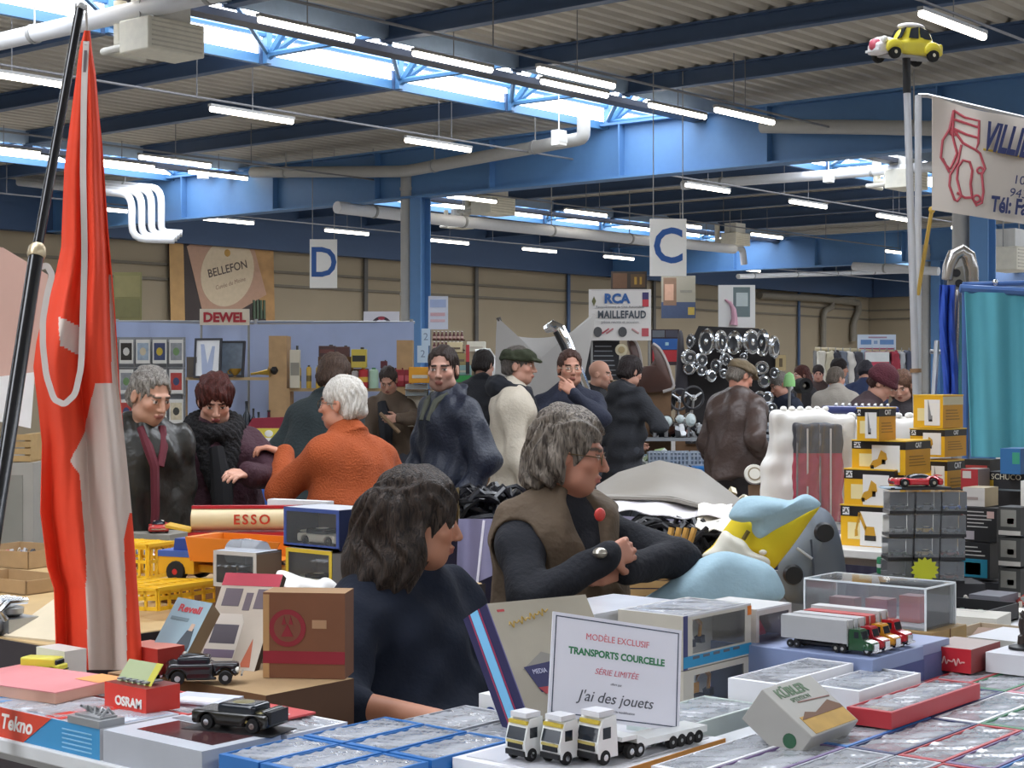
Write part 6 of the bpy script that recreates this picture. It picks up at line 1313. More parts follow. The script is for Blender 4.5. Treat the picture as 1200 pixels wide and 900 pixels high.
for i in range(4):
    for j in range(6):
        x, y = 148+i*19.5, 412+j*35; k = (i*5+j*3) % 12
        c = facing('photo_card', '%s photo card in the %s row and %s column of the wire rack' % (names[k], ordn[j], ordn[i]), 'photo card', x, y, 14.42, 'photo cards in the rack'); B(M('#D6D4CE', .4)).box(-8*kk, 8*kk, -14*kk, 14*kk, -.006, 0).build('card', c); B(M(cc[k], .4, var=.5, scale=20)).box(-6.5*kk, 6.5*kk, -10*kk, 10*kk, 0, .002).build('photo', c)
        B(M(cc[(k+4) % 12], .4)).ball((0, 0, .002), (4*kk, 5*kk, .003), 10).build('subject', c)
# tyre sign
o = facing('enamel_sign', 'yellow enamel sign with red letters before the maroon chair back', 'sign', 315, 515, 13.5); kk = 13.5/FPX; B(M('#D8C84A', .35)).box(-22*kk, 21*kk, -20*kk, 13*kk, -.02, 0).build('plate', o); B(M('#E8E4DC', .35)).box(-21*kk, 20*kk, -13*kk, 2*kk, 0, .003).build('white_band', o)
text('MICHELIN', 9*kk, M('#B82A30', .4), o, FR((0, -6*kk, .004), X3, Y3), sx=.85, bold=.003, extrude=.001); B(M('#E8E8E0', .4)).ball((0, 7*kk, .0), (5*kk, 4*kk, .004), 12).build('pale_emblem', o)
o = facing('chair', 'chair with a maroon rounded back behind the enamel sign', 'chair', 316, 505, 14.2); o.location.z = 0; kk = 14.2/FPX; zt = EYE-(490-HOR)*kk; CH = M('#8A1E34', .6); B(CH).prism([(-24*kk, zt-.35), (-25*kk, zt-.06), (-20*kk, zt), (20*kk, zt+.01), (25*kk, zt-.06), (24*kk, zt-.35)], -.05, 0, 'z').build('backrest', o); B(CH).box(-24*kk, 24*kk, .42, .48, -.02, .42).build('seat', o)
for sx in (-1, 1):
    for zz in (0, .4): B(TIN).tube([(sx*22*kk, 0, zz), (sx*22*kk, .42, zz)], .014, 8).build('leg', o)
o = facing('small_table', 'small table with a blue cover in front of the maroon chair', 'table', 312, 545, 11.5); o.location.z = 0; kk = 11.5/FPX; zt = EYE-(548-HOR)*kk; B(M('#2E5AA8', .6)).box(-.16, .16, zt-.03, zt, -.2, .2).build('top', o)
B(M('#2E5AA8', .7)).box(-.165, .165, .3, zt-.02, .19, .2).build('cover_front', o)
for sx in (-1, 1):
    for zz in (-.17, .17): B(TIN).tube([(sx*.14, 0, zz), (sx*.14, zt-.03, zz)], .014, 8).build('leg', o)
# ---------------------------------------------------------------- wall banner, small signs
o = framed('beer_banner', 'large dark wall banner with a tilted cream oval label', 'banner', onV(200, 378, 33.35), onV(322, 378, 33.35)-onV(200, 378, 33.35), Z3, None)
A0 = onV(200, 378, 33.35); w = (onV(322, 378, 33.35)-A0).length; h = 4.0-(A0.z-1.0); h = onV(261, 268, 33.35).z-A0.z
B(M('#3A2E2A', .6, var=.3, scale=1.2)).box(0, w, 0, h, -.03, 0).build('cloth', o); b = B(M('#B8905A', .6, var=.3, scale=3)); b.box(0, w*.13, 0, h, 0, .004); b.build('wheat_strip', o); B(M('#A9804E', .6, var=.4, scale=3)).prism([(w*.72, h), (w, h), (w, .0), (w*.92, 0), (w*.8, h*.4)], 0, .004, 'z').build('wheat_strip', o)
B(M('#B08A72', .6)).prism([(w*.16, h*.78), (w*.42, h*.97), (w*.76, h*.98), (w*.92, h*.30), (w*.60, h*.10), (w*.30, h*.08)], .004, .008, 'z').build('label_back', o)
c = (w*.54, h*.53); ov = [(c[0]+w*.27*math.cos(a)*math.cos(.35)-h*.34*math.sin(a)*math.sin(.35)*.6, c[1]+w*.27*math.cos(a)*math.sin(.35)+h*.36*math.sin(a)*math.cos(.35)) for a in np.linspace(0, 2*PI, 40, endpoint=False)]
B(M('#C8B496', .6)).prism(ov, .008, .012, 'z').build('oval_label', o)
T0 = Matrix.Translation((c[0], c[1]+h*.03, .013)) @ Matrix.Rotation(.22, 4, 'Z'); text('BELLEFON', w*.085, M('#4A3A34', .6), o, T0, bold=.004); T0 = Matrix.Translation((c[0]+.08, c[1]-h*.12, .013)) @ Matrix.Rotation(.25, 4, 'Z'); text('Cuvée du Moine', w*.045, M('#8A6A5A', .6), o, T0, shear=.2)
B(M('#B0843A', .6)).ball((c[0], c[1]+h*.2, .012), (w*.03, h*.04, .01), 12).build('crest', o)
for k in range(4): B(M('#4A5A44', .5)).box(w*.78+.12*k, w*.78+.12*k+.07, h*.04, h*.24, .004, .03).build('bottle', o)
def letter_sign(L, x, y, Z, wpx, hpx, cord):
    o = facing('letter_sign', 'white hanging aisle sign with a blue letter %s' % L, 'sign', x, y, Z, turn=.08 if L == 'D' else .0); k = Z/FPX; w, h = wpx*k/2, hpx*k/2
    B(M('#F0EFEA', .5, var=.02)).box(-w, w, -h, h, -.03, .0).build('board', o); text(L, h*1.72, M('#2A5AA0', .5), o, FR((0, -.0, .002), X3, Y3), bold=.012, extrude=.004, sx=.9)
    for sx in (-1, 1): B(M('#8A8A88', .5)).tube([(sx*w*.8, h, -.015), (sx*w*.8, max(h+cord, DECKZ-o.location.z), -.015)], .008, 5).build('hanging_wire', o)
letter_sign('D', 379, 309, 33, 32, 57, 1.5); letter_sign('C', 783, 290, 24.5, 43, 67, 1.3)
# small posters
def poster(name, label, x0, x1, y0, y1, Z, col, items=(), words=(), back=None, depth=.02, turn=0.0, poles=None):
    o = facing(name, label, 'sign' if 'sign' in name or 'banner' in name else 'poster', (x0+x1)/2, (y0+y1)/2, Z, turn=turn); k = Z/FPX; w, h = (x1-x0)*k/2, (y1-y0)*k/2; B(M(col, .6, var=.04)).box(-w, w, -h, h, -depth, 0).build('board', o)
    for i, (a, c, d, e, m) in enumerate(items): B(M(m, .6, var=.15)).box(-w+2*w*a, -w+2*w*c, -h+2*h*d, -h+2*h*e, 0, .003+.0015*i).build('printed_panel', o)
    for (s, cx_, cy_, hh, m, kw) in words: text(s, hh*2*h, M(m, .6), o, FR((-w+2*w*cx_, -h+2*h*cy_, .004+.0015*len(items)), X3, Y3), extrude=.001, **kw)
    if poles:
        for a in poles: B(M('#8A8A88', .5)).tube([(-w+2*w*a, -h-(EYE+0), -depth-.012), (-w+2*w*a, h, -depth-.012)] if False else [(-w+2*w*a, -(W(x0, (y0+y1)/2, Z).z), -depth-.012), (-w+2*w*a, h*.9, -depth-.012)], .012, 6).build('support_pole', o)
    return o
poster('fabric_sign', 'cream cloth sign with red letters hung above the blue sheet', 234, 292, 362, 381, 16.9, '#D8CCB8', words=(('DEWEL', .5, .45, .8, '#A82A34', dict(bold=.006)),), poles=(.02, .98))
poster('olive_board', 'dull olive notice board left of the beer banner', 133, 166, 319, 377, 19, '#7A7448', items=((.06, .94, .5, .93, '#847C50'), (.06, .94, .08, .46, '#6E6A42')), poles=(.5,))
o = poster('round_logo_sign', 'white sign with a red and black half-round emblem beside the pale downpipe', 426, 468, 365, 388, 18, '#D8D4D4', poles=(.1, .9)); k = 18/FPX
for a, (r0, m) in enumerate(((14, '#3A2A30'), (11, '#D8D4D4'))): B(M(m, .5)).prism([(r0*k*math.cos(t), -11*k+r0*k*1.2*math.sin(t)) for t in np.linspace(0, PI, 22)], .001+.002*a, .003+.002*a, 'z').build('arc_emblem', o)
B(M('#A83A44', .5)).prism([(4*k*math.cos(t), 3.5*k+2*k*math.sin(t)) for t in np.linspace(0, 2*PI, 16, endpoint=False)], .006, .008, 'z').build('red_spot', o); B(M('#4A4A44', .5)).prism([(-3*k, -10*k), (0, -3*k), (3*k, -10*k)], .006, .008, 'z').build('small_figure', o)
poster('hanging_sheet', 'white hanging sheet with faint blue lettering right of the blue column', 502, 525, 347, 386, 18.5, '#D8DCE6', items=((.08, .9, .66, .9, '#A9B8D8'), (.1, .85, .4, .5, '#D8B0B4'), (.1, .85, .22, .30, '#D8B8BC')), poles=(.1,))
for k_, (x0, x1, y0, y1, lab) in enumerate(((494, 504, 385, 405, 'upper small white number sheet on the blue column'), (489, 502, 405, 425, 'lower small pale blue number sheet on the blue column'))): poster('number_sheet', lab, x0, x1, y0, y1, 16.5, '#C8DCEC', words=(('2', .5, .5, .6, '#7A90A8', {}),), depth=.01)
# ---------------------------------------------------------------- middle stall: cloth-covered table, bonnet, sheets, wires
T3Z = .86
table('long stall table under a dark violet cloth behind the two sellers', 6.35, 7.25, 3.7, 6.3, T3Z, M('#4A4458', .8), skirt=M('#33304A', .85))
o = thing('white_trim_cloth', 'lilac-grey cloth corner with white piping hanging over the table edge between the sellers', 'cloth', W(560, 610, 8.25)); z0 = Vector(o.location)
B(M('#7A7690', .85)).grid(lambda s, t: W(537+s*60+t*6*(s-.5), 608+t*86*(1-.35*s), 8.2-.10*t+.04*math.sin(s*9))-z0, 24, 16, .003).build('cloth', o)
for xa, xb in ((567, 559), (581, 587)): B(M('#D8D4DC', .7)).tube([W(xa, 610, 8.15)-z0, W(xb, 685, 8.06)-z0], .007, 6).build('piping', o)
GREYP = M('#827C73', .5, var=.08)
o = thing('car_bonnet', 'pale grey curved car bonnet panel lying on the middle table', 'car part', W(775, 585, 7.6)); z0 = Vector(o.location)
def bon(s, t):
    x = 700+s*172; top = lerp([(0, 572), (.15, 556), (.42, 542), (.7, 553), (1, 592)], s); bot = lerp([(0, 582), (.5, 584), (1, 606)], s); return W(x, top+(bot-top)*t, 7.9-.55*t-.12*math.sin(PI*s)*math.sin(PI*t))-z0
B(GREYP).grid(bon, 40, 12, .012).build('panel', o); B(M('#8A857C', .5)).tube([bon(s, 1.0) for s in np.linspace(0, 1, 14)], .012, 6).build('rim', o)
def sheetthing(name, label, cat, quad, Zs, mat, n=(26, 16), th=.004, wr=.012, seed=0):
    """cloth or paper stretched between four photo corners at given depths (tl, tr, br, bl) with soft waves"""
    P = [W(x, y, z) for (x, y), z in zip(quad, Zs)]; o = thing(name, label, cat, P[0]); z0 = P[0]; k = [random.Random(seed).random()*6 for _ in range(4)]
    nn = (P[1]-P[0]).cross(P[3]-P[0]).normalized()
    def f(s, t): return (P[0]*(1-s)+P[1]*s)*(1-t)+(P[3]*(1-s)+P[2]*s)*t-z0+nn*wr*(math.sin(s*9+k[0]+3*t)+math.sin(t*8+k[1]+4*s)+.6*math.sin(s*21+k[2]+t*13))*.5
    B(mat).grid(f, n[0], n[1], th).build('sheet', o); return o
sheetthing('white_sheet', 'white plastic sheet spread over the table in front of the car bonnet', 'sheet', [(702, 574), (860, 590), (850, 612), (706, 596)], (7.9, 7.6, 7.0, 7.1), M('#E6E2E4', .35), wr=.02, seed=2)
sheetthing('white_sheet', 'cream paper sheet hanging over the table edge at the right of the wire tangle', 'sheet', [(820, 596), (905, 590), (880, 625), (815, 620)], (7.3, 7.0, 6.75, 6.8), M('#EAE4D6', .5), wr=.02, seed=5)
def tangle(label, c, r, n, mat, rad, seed, name='cable_tangle'):
    q = random.Random(seed); b = B(mat)
    for k in range(n):
        a0 = q.random()*6.28; R_ = r[0]*(.3+.7*q.random()); cx_, cy_ = (q.random()-.5)*r[0]*1.1, (q.random()-.5)*r[1]*1.1; tl_ = (q.random()-.5)*1.4; pts = []
        for i in range(14):
            a = a0+i*.5; p = Vector((cx_+R_*.5*math.cos(a), cy_+R_*.5*math.sin(a)*.8, r[2]*(.35+.4*math.sin(a*1.0+k)*math.cos(tl_)+.35*q.random()))); pts.append(p+Vector(c))
        b.tube(pts, rad, 5)
    return stuff(name, label, b)
pc = W(800, 622, 7.0); tangle('tangle of black rubber cables and hoses on the middle table', (pc.x, pc.y, T3Z), (.30, .25, .14), 30, M('#1A1A1E', .4), .011, 3)
pc = W(725, 612, 7.3); tangle('black cables under the white sheet beside the vest wearer', (pc.x, pc.y, T3Z), (.22, .2, .09), 16, M('#1C1A20', .4), .011, 4)
pc = W(560, 596, 8.6); tangle('black shiny straps and mirrors heaped on the violet table', (pc.x, pc.y, T3Z), (.36, .25, .17), 30, M('#15151A', .3), .014, 6, 'strap_heap')
pc = W(545, 590, 8.8); heap('small chrome and black parts on the violet table behind the seated seller', pc.x, pc.y, T3Z+.03, .35, .3, .12, 36, ['#1A1A1E', '#C8CACC', '#3A3A40', '#8E8E92'], .05, 12, metal=.6)
o = thing('brass_reflector', 'old brass reflector lamp shell on the violet table behind the seller\'s hair', 'lamp', W(533, 580, 8.3), VA); b = B(M('#6A5A3A', .35, metal=.5)); b.lathe([(.0, -.09), (.05, -.07), (.085, -.02), (.095, .02), (.088, .022), (.06, -.03), (0, -.06)], n=22, axis='x'); b.build('shell', o); B(CHROME).tube([(.0, .09*math.cos(a), .09*math.sin(a)) for a in np.linspace(0, 2*PI, 24, endpoint=False)], .008, 6, closed=True).build('rim', o)
o.location.z = T3Z+.10
heap('cream and brown papers and parts behind the car bonnet', *W(870, 568, 8.4)[:2], T3Z+.06, .22, .3, .10, 40, ['#D8D0B8', '#B8A880', '#7A6A4A', '#EDE8DC', '#8A5A3A'], .05, 15, 'paper_heap', 0)
for k, x in enumerate((884, 905)):
    o = facing('white_plate', ('first', 'second')[k]+' white rounded plate propped up left of the plastic-covered clothes', 'plate', x, 556, 8.2, tilt=.3); B(M('#E4DFD0', .4)).tube([(0, 0, 0), (0, 0, .012)], [.052, .048], 22).build('plate', o); B(M('#8A7A5A', .5)).tube([(0, 0, .0125), (0, 0, .014)], [.034, .034], 18).build('printed_ring', o); B(M('#E4DFD0', .4)).tube([(0, 0, .0142), (0, 0, .0152)], [.027, .027], 18).build('plate_centre', o)
    B(DWOOD).box(-.03, .03, -.40, -.05, -.03, -.01).build('stand', o)
# wooden crates and sticks between
o = thing('wooden_crate', 'small slatted wooden crate under the table beyond the crossed arms', 'crate', W(764, 672, 6.0), VA); b = B(WOOD)
for k in range(5): b.box(-.16, .14, -.12, -.105, .03*k, .03*k+.022)
for k in range(5): b.box(-.16, .14, .105, .12, .03*k, .03*k+.022)
b.box(-.16, -.145, -.105, .105, 0, .15).box(.125, .14, -.105, .105, 0, .15); b.build('slats', o); B(WOOD).box(-.16, .14, -.12, .12, -.01, 0).build('base', o)
o.location.z = .77
o = thing('low_stand', 'low brown wooden stand carrying the slatted crate and yellow slats', 'stand', W(785, 690, 6.0), VA); o.location.z = 0; B(DWOOD).box(-.3, .3, -.2, .2, .72, .76).build('top', o)
for sx in (-1, 1):
    for sy in (-1, 1): B(DWOOD).box(sx*.26-.02, sx*.26+.02, sy*.16-.02, sy*.16+.02, 0, .72).build('leg', o)
for k in range(4):
    o = thing('wooden_stick', ('first', 'second', 'third', 'fourth')[k]+' yellow-varnished wooden stick standing slanted beyond the crossed arms', 'stick', W(778+7*k, 668, 5.95+.03*k)); z0 = Vector(o.location); o.location.z = max(o.location.z, .765); B(M('#C89A4A', .5, var=.2)).tube([(0, 0, 0), CV(.03+.006*k, .02, .15)], .011, 4).build('stick', o)
# ---------------------------------------------------------------- garments
JB = M('#9FBDCB', .85, var=.1, scale=14, bump=.2, bscale=40); JY = M('#DBC21E', .8, var=.08); JG = M('#6E7680', .8, var=.12); JW = M('#E2DECF', .8)
o = thing('chair', 'folding chair hidden under the yellow and light blue jackets', 'chair', W(930, 690, 5.6)); o.location.z = 0; o.rotation_euler = (0, 0, VA); B(TIN).box(-.2, .2, -.2, .2, .43, .45).build('seat', o)
for sx in (-1, 1):
    B(TIN).tube([(sx*.19, .19, 0), (sx*.19, .2, .93)], .012, 8).build('leg', o); B(TIN).tube([(sx*.19, -.19, 0), (sx*.19, -.19, .43)], .012, 8).build('leg', o)
B(TIN).box(-.19, .19, .19, .21, .7, .93).build('backrest', o)
def soft(name, label, cat, prims, mat, Z, h=.009, wr=.008, wf=1.4, seed=1, cuts=()):
    """soft garment: list of (x0,y0,x1,y1,r0px,r1px,dz0,dz1) blobs given in photo pixels round depth Z"""
    k = Z/FPX; g = Sdf(); x0, y0 = prims[0][0], prims[0][1]; o = facing(name, label, cat, x0, y0, Z)
    for (a, c, d, e, r0, r1, z0, z1) in prims: g.rc(((a-x0)*k, -(c-y0)*k, z0), ((d-x0)*k, -(e-y0)*k, z1), r0*k, r1*k, .025, None, (1, 1, .6))
    g.noise(wrinkle(wr, wf, seed)); g.build('cloth', o, mat, h); return o, k
def drape(name, label, cat, outline, Z, mat, bulge=.05, amp=.012, ang=.6, fr=26, seed=0, tilt=0.0, th=.006, rings=16):
    """garment lying in folds: photo outline at depth Z, bulging towards the viewer, with creases running along ang"""
    pts = smooth_poly(outline, 5); xs = [p[0] for p in pts]; ys = [p[1] for p in pts]; cx_, cy_ = sum(xs)/len(xs), sum(ys)/len(ys); k = Z/FPX; o = facing(name, label, cat, cx_, cy_, Z, tilt=tilt)
    q = [((x-cx_)*k, -(y-cy_)*k) for x, y in pts]; n = len(q); r = np.random.RandomState(seed); ph = r.rand(6)*6; ca, sa = math.cos(ang), math.sin(ang); vs = []; fs = []
    def hgt(x, y, f):
        u, v = x*ca+y*sa, -x*sa+y*ca; w = math.sin(v*fr+1.6*math.sin(u*9+ph[0])+ph[1])+.6*math.sin(v*fr*2.1+u*14+ph[2]); w2 = 1-abs(math.sin(v*fr*.7+u*6+ph[3])); return (bulge+amp*(w+1.4*w2))*(1-f**5)
    for i in range(rings+1):
        f = 1-i/rings
        for x, y in q: vs.append((x*f, y*f, hgt(x*f, y*f, f)))
    for i in range(rings):
        for j in range(n): fs.append((i*n+j, i*n+(j+1) % n, (i+1)*n+(j+1) % n, (i+1)*n+j))
    N = len(vs); vs += [(x*.96, y*.96, -th*2) for x, y in q]
    for j in range(n): fs.append((j, N+j, N+(j+1) % n, (j+1) % n))
    fs.append(tuple(range(N+n-1, N-1, -1))); B(mat).add(vs, fs).build('cloth', o, smooth=60); return o, k, (cx_, cy_)
def smooth_poly(pts, n=4):
    out = []; m = len(pts)
    for i in range(m):
        p0, p1, p2, p3 = [np.array(pts[(i+d) % m], float) for d in (-1, 0, 1, 2)]
        for k in range(n): t = k/n; out.append(tuple(.5*((2*p1)+(-p0+p2)*t+(2*p0-5*p1+4*p2-p3)*t*t+(-p0+3*p1-3*p2+p3)*t**3)))
    return out
o, k, c = drape('grey_jacket', 'grey jacket with big black buttons hanging over the chair back', 'jacket', [(952, 596), (966, 596), (978, 610), (987, 640), (992, 680), (985, 704), (952, 708), (922, 704), (912, 680), (914, 655), (930, 635), (945, 615)], 5.45, JG, .05, .008, 1.5, 22, 3)
for (x, y, r) in ((962, 622, 12), (926, 671, 12)): B(M('#121214', .4)).tube([((x-c[0])*k, -(y-c[1])*k, .055), ((x-c[0])*k, -(y-c[1])*k, .078)], [r*k, r*k*.85], 20).build('button', o)
B(M('#B8BCC0', .4, metal=.5)).tube([((930-c[0])*k, -(640-c[1])*k, .06), ((947-c[0])*k, -(652-c[1])*k, .075)], .005, 6).build('buckle', o)
B(M('#454C58', .8)).tube([((x-c[0])*k, -(y-c[1])*k, .066) for x, y in ((946, 630), (949, 660), (950, 702))], .004, 6).build('seam', o)
o, k, c = drape('yellow_jacket', 'bright yellow jacket draped slanting over the grey one', 'jacket', [(824, 650), (836, 638), (850, 618), (864, 603), (882, 606), (920, 602), (960, 591), (948, 612), (930, 638), (919, 652), (906, 667), (896, 660), (874, 650), (850, 648)], 5.3, JY, .045, .007, -.5, 20, 8)
B(M('#5E5018', .7)).tube([((868-c[0])*k, -(630-c[1])*k, .06), ((874-c[0])*k, -(620-c[1])*k, .062)], .008, 6).build('name_tab', o); B(M('#E8E4D8', .6)).ball(((891-c[0])*k, -(645-c[1])*k, .055), (.013, .009, .012), 10).build('embroidered_patch', o)
drape('light_blue_jacket', 'light blue towelling jacket lying on top of the yellow jacket', 'jacket', [(854, 606), (862, 590), (874, 582), (892, 581), (912, 584), (928, 586), (945, 579), (962, 591), (945, 601), (925, 612), (908, 621), (891, 631), (882, 624), (880, 612), (868, 612)], 5.2, JB, .04, .013, .5, 30, 5)
drape('cream_scarf', 'cream cloth between the yellow jacket and the blue cloth', 'cloth', [(822, 652), (836, 640), (848, 622), (860, 628), (872, 634), (882, 646), (901, 655), (899, 666), (876, 660), (845, 656)], 5.15, JW, .03, .010, -.4, 34, 6)
drape('light_blue_cloth', 'light blue cloth spread like a tent in front of the yellow jacket', 'cloth', [(748, 708), (775, 688), (802, 668), (826, 652), (850, 646), (876, 652), (900, 661), (913, 676), (918, 700), (880, 716), (830, 720), (780, 720)], 4.95, JB, .05, .009, -.9, 18, 9)
o = thing('side_table', 'small side table under the light blue cloth', 'table', (4.45, 2.75, 0)); B(WOOD).box(-.3, .3, -.22, .30, .80, .83).build('tabletop', o)
for sx in (-1, 1):
    for sy in (-.18, .26): B(DWOOD).box(sx*.26-.015, sx*.26+.015, sy-.015, sy+.015, 0, .80).build('leg', o)
# garment rail with plastic covers
o = thing('garment_rail', 'metal garment rail with a dark blue top bar and hangers', 'clothes rail', W(966, 480, 7.2)); z0 = Vector(o.location); e1 = W(1050, 481, 7.5)-z0; dn = Vector((0, 0, -z0.z))
B(TIN).tube([Vector((0, 0, 0)), dn], .016, 10).build('upright', o); B(TIN).tube([e1, e1+dn], .016, 10).build('upright', o); B(M('#2E3A78', .3)).tube([Vector((0, 0, 0)), e1], .018, 12).build('top_bar', o)
B(TIN).tube([dn-CV(0, .25), dn+CV(0, .25)], .016, 8).build('foot', o); B(TIN).tube([e1+dn-CV(0, .25), e1+dn+CV(0, .25)], .016, 8).build('foot', o)
for k in range(9): p = e1*(.15+.09*k); B(M('#E0E0DC', .4)).tube([p+Vector((0, 0, .02)), p+Vector((.01, 0, .028)), p+Vector((.012, .0, -.02)), p+Vector((0, 0, -.05))], .006, 6).build('hanger_hook', o)
PL = film('#EFEDE6', .62, .15, wave=.4)
o = facing('plastic_garment_cover', 'big milky plastic cover over the clothes at the left end of the rail', 'garment bag', 935, 486, 6.95); k = 6.95/FPX; g = Sdf(); g.bx((0, -.20, 0), (.09, .19, .03), .03, .02).bx((-.02, -.32, .0), (.10, .10, .03), .03, .05).bx((.1, -.22, .02), (.10, .19, .03), .03, .05).noise(wrinkle(.005, 1.0, 3)); g.build('cover', o, M('#E3E0DA', .3, var=.05, bump=.3, bscale=9), .009)
for q in range(6): B(M('#ECE9E2', .3)).ball((-.06+.035*q, .025, 0), (.014, .012, .02), 10).build('gathered_neck', o)
o = facing('plastic_garment_cover', 'second milky plastic cover hanging behind the yellow machine boxes', 'garment bag', 1035, 495, 7.15); k = 7.15/FPX; g = Sdf(); g.bx((0, -.22, 0), (.15, .2, .02), .03, .02).bx((.12, -.2, 0), (.14, .18, .03), .03, .05).noise(wrinkle(.005, 1.0, 6)); g.build('cover', o, M('#E1DED8', .3, var=.05, bump=.3, bscale=9), .009)
for q in range(7): B(M('#ECE9E2', .3)).ball((-.14+.05*q, .03, .01), (.02, .014, .02), 10).build('gathered_neck', o)
JR = M('#A33A4C', .7, var=.12); JK = M('#3A3A40', .7)
for kk, (x, lab) in enumerate(((945, 'red and black racing jacket in clear plastic, left one of two on the rail'), (972, 'red and black racing jacket in clear plastic, right one by the rail post'))):
    o = facing('racing_jacket', lab, 'jacket', x, 525, 6.8); k = 6.8/FPX; g = Sdf(); g.bx((0, -.10, 0), (12.5*k, .19, .012), .012, .01).noise(wrinkle(.003, 2, 3+kk)); V, Q = g.mesh(.007)
    np_mesh('cloth', V, Q, o, None, None, [JR, JK], lambda c: (c[:, 1] > -.02).astype(int)); B(M('#C9C4C0', .5)).box(-.003, .003, -.28, .08, .026, .03).build('zip', o); B(M('#6A6A70', .5)).box(-13*k, -11*k, -.28, .06, .0, .026).build('grey_piping', o)
    B(film('#F0F0F0', .08, .2, wave=.2)).grid(lambda s, t: (-14*k+28*k*s, .10-.4*t, .040+.004*math.sin(s*14+t*5)), 16, 20).build('plastic_cover', o)
# ---------------------------------------------------------------- yellow machine boxes
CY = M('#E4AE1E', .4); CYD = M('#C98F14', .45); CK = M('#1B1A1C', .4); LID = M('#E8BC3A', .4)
def digger_print(o, s, kind):
    y0 = -s[0]/2-.0026
    def poly(nm, pts, m): B(m).prism([(-a*s[1]*.5, b_*s[2]) for a, b_ in pts], y0, y0+.0012, 'x').build(nm, o)
    Y2, K2 = M('#C8962A', .5), M('#2A2622', .6)
    if kind == 'arm': poly('printed_machine', [(-.05, .32), (-.05, .52), (.30, .52), (.36, .32)], Y2); poly('printed_arm', [(-.05, .42), (.02, .50), (-.22, .84), (-.30, .78)], Y2); poly('printed_arm', [(-.30, .84), (-.22, .80), (-.36, .42), (-.42, .44)], Y2); poly('printed_bucket', [(-.44, .44), (-.34, .44), (-.32, .3), (-.44, .28)], Y2); poly('printed_track', [(-.06, .2), (-.06, .32), (.38, .32), (.38, .2)], K2)
    elif kind == 'crane': poly('printed_machine', [(.02, .3), (.0, .85), (.02, .85), (.22, .38), (.3, .38), (.3, .25), (.02, .25)], M('#8A8A8C', .5)); poly('printed_track', [(.05, .2), (.05, .27), (.3, .27), (.3, .2)], K2)
    else: poly('printed_machine', [(-.32, .22), (-.2, .4), (-.02, .45), (.1, .72), (.3, .62), (.34, .45), (.16, .32), (-.1, .2)], Y2); poly('printed_track', [(-.28, .16), (-.28, .26), (-.16, .26), (-.16, .16)], K2); poly('printed_track', [(.14, .3), (.14, .44), (.27, .44), (.27, .3)], K2)
def cat_box(label, corner, Z, wpx, dpx, hpx, kind, band=True):
    """corner: photo pixel of the bottom of the upright edge between the two visible sides"""
    p = W(corner[0], corner[1], Z); tx = (corner[0]-600)/FPX; wv = wpx*Z/FPX/(UY+UX*tx); wu = dpx*Z/FPX/(UX-UY*tx); h = hpx*Z/FPX; s = (wu, wv, h)
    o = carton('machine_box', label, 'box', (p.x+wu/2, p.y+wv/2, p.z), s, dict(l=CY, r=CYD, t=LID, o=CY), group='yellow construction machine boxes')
    if band:
        patch(o, 'black_band', 'l', s, -wv/2, wv/2, h*.74, h*.97, CK); patch(o, 'black_band', 'r', s, -wu/2, wu/2, h*.74, h*.97, CK)
        lp = patch(o, 'white_logo_panel', 'l', s, -wv*.46, -wv*.33, h*.77, h*.94, WHITE, .0016); text('CAT', h*.15, CK, lp, FR((-s[0]/2-.0022, wv*.395, h*.855), (0, -1, 0), (0, 0, 1)), name='logo', bold=.0006, extrude=.0003); text('CAT', h*.2, WHITE, o, FR((0, -s[1]/2-.002, h*.855), X3, Z3), name='logo', bold=.0008, extrude=.0004)
    else: B(M('#C8C0A0', .5)).box(-s[0]/2, s[0]/2, -s[1]/2-.001, -s[1]/2, h*.7, h*.95).build('pale_band', o)
    pp = patch(o, 'picture_panel', 'l', s, -wv*.12, wv*.40, h*.08, h*.86, M('#E6E4E0', .45), .0014); patch(o, 'pale_panel', 'l', s, -wv*.36, -wv*.12, h*.22, h*.6, M('#EAD9A0', .45), .0013)
    for q in range(4): B(M('#8A6414', .5)).box(-s[0]*.35, s[0]*(.2+.04*q), -s[1]/2-.0012, -s[1]/2, h*(.52-.09*q), h*(.55-.09*q)).build('small_print', o)
    B(LID).box(-s[0]/2-.002, s[0]/2+.002, -s[1]/2-.002, s[1]/2+.002, h-.003, h+.001).build('lid', o)
    digger_print(pp, s, kind); return o
table('white table under the yellow machine boxes', 5.36, 6.25, 2.56, 3.20, .985, M('#DCDAD6', .5))
cat_box('yellow machine box with an excavator picture, bottom of the front stack', (1046, 646, ), 6.0, 62, 30, 52, 'arm'); cat_box('yellow machine box with a backhoe picture, second from below in the front stack', (1048, 597), 6.0, 60, 30, 46, 'loader')
cat_box('yellow machine box with a bulldozer picture, third in the front stack', (1061, 557), 6.0, 64, 30, 40, 'loader'); cat_box('small yellow machine box with a pipe-layer picture, topmost of the front stack', (1030, 517), 6.02, 26, 20, 39, 'crane')
cat_box('yellow machine box at the bottom of the rear stack, half hidden', (1110, 586), 6.32, 30, 24, 46, 'crane'); cat_box('yellow machine box with a grader picture in the middle of the rear stack', (1107, 536), 6.32, 41, 26, 33, 'loader'); cat_box('yellow machine box with a crane picture on top of the rear stack', (1105, 502), 6.32, 35, 24, 39, 'crane', band=False)
carton('plain_carton', 'plain white carton supporting the rear stack of machine boxes', 'carton', (W(1110, 586, 6.32).x+.10, W(1110, 586, 6.32).y+.09, .985), (.22, .2, W(1110, 586, 6.32).z-.987), dict(o=M('#C9C4BA', .7), l=M('#C9C4BA', .7)))
